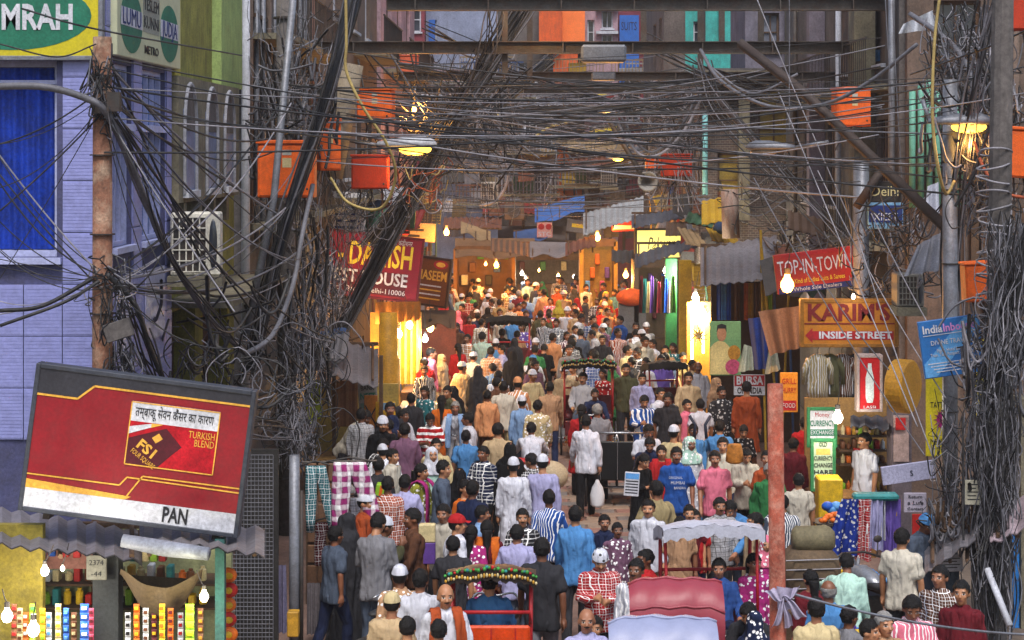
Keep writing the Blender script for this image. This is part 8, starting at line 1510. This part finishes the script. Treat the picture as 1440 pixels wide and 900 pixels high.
P_(1190, 786, 165, 'mint', 'plain', 'slate', 'reach', 'shirt', 'hair', Y=20.4, label='man in pale green shirt reaching over goods'); P_(1148, 858, 180, 'cream', 'plain', 'charcoal', 'stand', 'shirt', 'hair', label='back of cream shirt at frame bottom'); P_(1165, 832, 185, 'skyblue', 'plain', 'charcoal', 'stand', 'shirt', 'bald', label='balding man in blue shirt, back turned, by pale green shirt'); P_(1194, 868, 130, 'grey', 'plain', 'charcoal', 'stand', 'shirt', 'hair', label='man in grey turned away at frame bottom'); P_(1280, 853, 0, 'pink', 'stripe', 'charcoal', 'hold', 'shirt', 'hair', label='man in pink striped shirt looking down'); P_(1222, 888, 60, 'navy', 'plain', 'navy', 'stand', 'shirt', 'hair', label='dark head in profile below the goods table')
P_(1065, 832, -20, 'charcoal', 'plain', 'charcoal', 'stoop', 'shirt', 'hair', Y=18.8, label='man in dark shirt bent down near rusty post'); P_(1078, 766, 0, 'magenta', 'print', 'magenta', 'stand', 'kameez', 'scarf', headcol=('pink', 'print'), label='woman in pink printed headscarf behind rusty post'); P_(1062, 876, 170, 'navy', 'print', 'navy', 'stand', 'kameez', 'scarf', headcol=('navy', 'print'), light2=.9, label='woman in blue and white printed headscarf at frame bottom'); P_(1060, 792, 20, 'magenta', 'print', 'mauve', 'stand', 'kameez', 'long', scale=.9, label='woman in magenta print beside white canopy'); P_(1140, 815, 200, 'maroon', 'plain', 'black', 'stand', 'kameez', 'long', label='long-haired woman in maroon by the brown sacks')
P_(486, 608, 60, 'offwhite', 'plain', 'charcoal', 'stoop', 'shirt', 'hair', Y=31.6, label='man in off-white shirt stooping over the booth counter'); P_(508, 605, 175, 'lightgrey', 'check', 'charcoal', 'stand', 'shirt', 'hair', light2=.1, Y=31.0, label='back of grey checked shirt at the booth'); P_(550, 642, 60, 'offwhite', 'plain', 'slate', 'stroll', 'shirt', 'hair', label='man in off-white shirt in profile by mauve shirt'); P_(532, 655, 200, 'charcoal', 'plain', 'black', 'stand', 'shirt', 'hair', label='person in black shirt beneath the cross board')
P_(1297, 752, 30, 'slate', 'plain', 'charcoal', 'hold', 'shirt', 'cap', headcol=DYE['skyblue'], Y=22.3, label='man in blue cap standing by the small red board'); P_(1322, 850, -40, 'brown', 'check', 'charcoal', 'stand', 'shirt', 'hair', Y=19.2, label='man in brown checks beside the blue-grey drainpipe'); P_(1268, 795, 150, 'offwhite', 'plain', 'charcoal', 'stand', 'tshirt', 'hair', Y=21.2, label='back of off-white tee by the parked motorbike'); P_(1100, 700, 170, 'slate', 'stripe', 'charcoal', 'stand', 'shirt', 'hair', Y=23.6, label='back of slate striped shirt just past the rusty post'); P_(1243, 878, 20, 'tan', 'plain', 'brown', 'stand', 'shirt', 'grey', label='grey-haired man in tan at frame bottom below goods table'); P_(1352, 880, -20, 'maroon', 'plain', 'charcoal', 'stand', 'shirt', 'hair', Y=18.4, label='man in maroon shirt near the leaning white pipe')
# seated riders
P_(684, 800, 180, 'skyblue', 'plain', 'navy', 'sit', 'shirt', 'hair', Y=19.35, z=.36, X=WX(688, 19.3), label='passenger in blue shirt seated in the orange rickshaw'); P_(1012, 760, 4, 'denim', 'plain', 'navy', 'sit', 'shirt', 'hair', Y=20.35, z=.36, label='passenger in denim shirt beneath the white canopy'); P_(838, 530, 0, 'navy', 'plain', 'black', 'pedal', 'shirt', 'hair', X=WX(836, 35.5), Y=35.5, label='rickshaw puller in navy before the red posts'); P_(816, 535, 0, 'lightgrey', 'plain', 'slate', 'sit', 'shirt', 'hair', X=WX(820, 36.5), Y=36.5, z=.36, label='passenger in pale grey under the dark fringed canopy'); P_(705, 470, 180, 'black', 'plain', 'black', 'sit', 'shirt', 'hair', X=WX(706, 46.3), Y=46.3, z=.36, label='dark passenger in the far rickshaw'); P_(728, 470, 180, 'tan', 'plain', 'black', 'sit', 'shirt', 'hair', X=WX(727, 46.3), Y=46.3, z=.36, label='tan shirted passenger in the far rickshaw'); P_(818, 578, 175, 'red', 'plain', 'black', 'stand', 'kameez', 'long', label='woman in red by the rickshaw wheel')
# --- everyone farther up the street
BLOCK = [(WX(691, 18.6), 18.4, 1.2), (WX(946, 18.3), 18, 1.2), (WX(925, 16.6), 16.2, 1.2), (WX(1002, 20.3), 20.1, 1.2), (WX(548, 20.9), 20.6, .8), (WX(828, 36.4), 36.4, 1.0), (WX(716, 46.5), 46.3, 1.0), (WX(868, 31.6), 31.6, 1.1), (WX(936, 38), 37.6, 1.0), (WX(595, 37), 37, 1.3), (WX(641, 33.2), 33.2, .8), (WX(888, 50), 50, .7), (WX(747, 30.4), 30.4, .9)]
def zone(x, y):
    side = 'by the golden stall' if x < -1.9 and y < 47 else 'near the restaurant board' if x < -1.6 else 'by the tube-lit stalls' if x > 1.9 and y < 45 else 'below the yellow lit sign' if x > 1.6 and y < 56 else None
    if y < 37: return 'close by the cabinet' if x < -1.7 and y < 27 else 'by the booth' if x < -1.7 else 'near the white canopy' if x > 1.2 and y < 27 else 'near the shop board' if x > 1.2 else 'among walkers before the red posts' if y > 30 else 'in the near crowd'
    if y > 61: return 'under the far bulbs'
    if y > 54: return 'beyond the far rickshaw' if x < .4 else 'past the orange heap'
    return side or ('behind the red posted rickshaw' if y < 45 else 'beside the far rickshaw' if x < 0 else 'among the far crowd')
USED = {p['o'].get('label') for p in PEOPLE}
GAR = dict(shirt='shirt', tshirt='tee', kurta='long tunic', kameez='tunic', burqa='cloak'); PATW = dict(plain='', check='checked ', bigcheck='checked ', stripe='striped ', widestripe='striped ', hstripe='banded ', print='printed ', bigprint='printed ')
spots = []; rg = random.Random(21)
HEADS = [(p['x']/p['y'], p['y']) for p in PEOPLE]
for i in range(9000):                      # gaps among the nearer walkers
    y = rg.uniform(19.5, 37); x = rg.uniform(-2.6, 3.3)
    if y < 24 and x > 2.2: continue
    px = VX + F_PX*x/y; hy = VY + F_PX*(CAM_H-1.7)/y
    if 768 < px < 892 and 22.2 < y < 35: continue
    bad = any((x-p['x'])**2 + (y-p['y'])**2 < .52**2 for p in PEOPLE) or any((x-a)**2 + (y-b_)**2 < .55**2 for a, b_ in spots)
    if bad: continue
    for p in PEOPLE:                       # nobody may stand in front of somebody whom the photo shows
        ppx = VX + F_PX*p['x']/p['y']; phy = VY + F_PX*(CAM_H-1.65)/p['y']
        if p['y'] > y and abs(ppx-px) < F_PX*.30/y and hy - F_PX*.02/y < phy + F_PX*.42/p['y']: bad = True; break
    if bad: continue
    spots.append((x, y))
print('near fill', len(spots))
rg.shuffle(spots); spots = spots[:56]
yy = 37.0
while yy < 68:
    x = -3.3 + rg.random()*.5; lim = 3.4 if yy < 46 else 3.1
    while x < lim:
        spots.append((x + rg.uniform(-.16, .16), yy + rg.uniform(-.3, .3))); x += rg.uniform(.55, .95)
    yy += .95 if yy < 52 else 1.35
near = [(p['x'], p['y']) for p in PEOPLE]; n_fill = 0
for x, y in spots:
    if any((x-a)**2 + (y-b_)**2 < (.5 if y < 37 else .62)**2 for a, b_ in near) or any(abs(x-a) < r_ and abs(y-b_) < r_*1.25 for a, b_, r_ in BLOCK): continue
    if n_fill >= 205: break
    for tries in range(60):
        g = rg.random(); back = rg.random() < (.68 if x < 0 else .28)
        rot = (180 if back else 0) + rg.gauss(0, 38); pose = rg.choice(('stroll', 'walk', 'stroll', 'glance', 'phone', 'hold' if y < 50 else 'walk'))
        top = rg.choice(('white', 'white', 'offwhite', 'cream', 'beige', 'blue', 'denim', 'green', 'lilac', 'lightblue', 'skyblue', 'peach', 'tan', 'grey', 'lightgrey', 'mint', 'charcoal', 'charcoal', 'black', 'slate', 'navy', 'mauve', 'brown', 'maroon', 'slate', 'olive', 'navy', 'khaki', 'rust', 'brown', 'white', 'offwhite', 'red', 'grey', 'charcoal'))
        pat = rg.choice(('plain',)*9 + ('check', 'stripe', 'bigcheck')); bot = rg.choice(('charcoal', 'slate', 'brown', 'khaki', 'black', 'grey', 'navy')); wear, head = 'shirt', 'hair'
        if g < .07: wear, head, top, pat, bot = 'kurta', 'cap', rg.choice(('white', 'offwhite', 'cream', 'lightblue', 'beige')), 'plain', 'white'
        elif g < .13: wear, head, top, pat, pose = 'burqa', 'none', rg.choice(('black', 'charcoal', 'navy')), 'plain', 'stand'
        elif g < .23: wear, head, top, pat = 'kameez', rg.choice(('long', 'scarf')), rg.choice(('magenta', 'red', 'orange', 'teal', 'green', 'yellow', 'violet', 'pink', 'maroon', 'lime')), rg.choice(('plain', 'print')); bot = rg.choice((top, 'white')); pose = rg.choice(('stroll', 'stand'))
        elif g < .50: wear = 'tshirt'
        elif g < .54: head = 'cap'
        elif g < .57: head = 'grey'
        vw = abs((rot + 180) % 360 - 180); view = 'back turned' if vw > 120 else 'facing us' if vw < 45 else 'half turned'
        hd = dict(cap=' and cap', grey=', grey hair', scarf=' and headscarf', long=', long hair').get(head, '')
        lab = 'person in %s %s%s%s, %s%s, %s' % (DYEWORD.get(top, top), PATW[pat], GAR[wear], hd, (DYEWORD.get(bot, bot) + ' trousers, ') if wear in ('shirt', 'tshirt') else '', view, zone(x, y))
        if lab not in USED and len(lab.replace(',', '').split()) <= 16: break
    USED.add(lab); person(0, 0, rot, top, pat, bot, pose, wear, head, Y=y, X=x, label=lab); near.append((x, y)); n_fill += 1
print('people', len(PEOPLE), 'fill', n_fill)
# lettering is stretched to the width it has in the photograph and turned into mesh
bpy.context.view_layer.update()
for o, wd in FITS:
    d = o.dimensions.x
    if d > 1e-4: o.scale.x = wd / d * o.scale.x
fonts = [o for o in SC.objects if o.type == 'FONT']
dg = bpy.context.evaluated_depsgraph_get(); made = [(o, bpy.data.meshes.new_from_object(o.evaluated_get(dg), depsgraph=dg)) for o in fonts]
for o, me in made:
    n = link('lettering', me, o.parent); n.matrix_basis = o.matrix_basis.copy(); bpy.data.objects.remove(o)
# ---- smoky evening air of the street: one closed box round camera and houses
hz = MB().box(-165, 165, -25, 305, -1.3, 17.5).build('haze', None, kind='stuff', label='thin smoky evening air filling the whole street', cat='haze')
m = bpy.data.materials.new('haze_air'); m.use_nodes = True; nt = m.node_tree; nt.nodes.clear()
out = nd(nt, 'ShaderNodeOutputMaterial'); pv = nd(nt, 'ShaderNodeVolumePrincipled'); pv.inputs['Color'].default_value = (.82, .8, .84, 1); pv.inputs['Density'].default_value = .0009; pv.inputs['Anisotropy'].default_value = .35
nt.links.new(pv.outputs[0], out.inputs['Volume']); hz.data.materials.append(m)
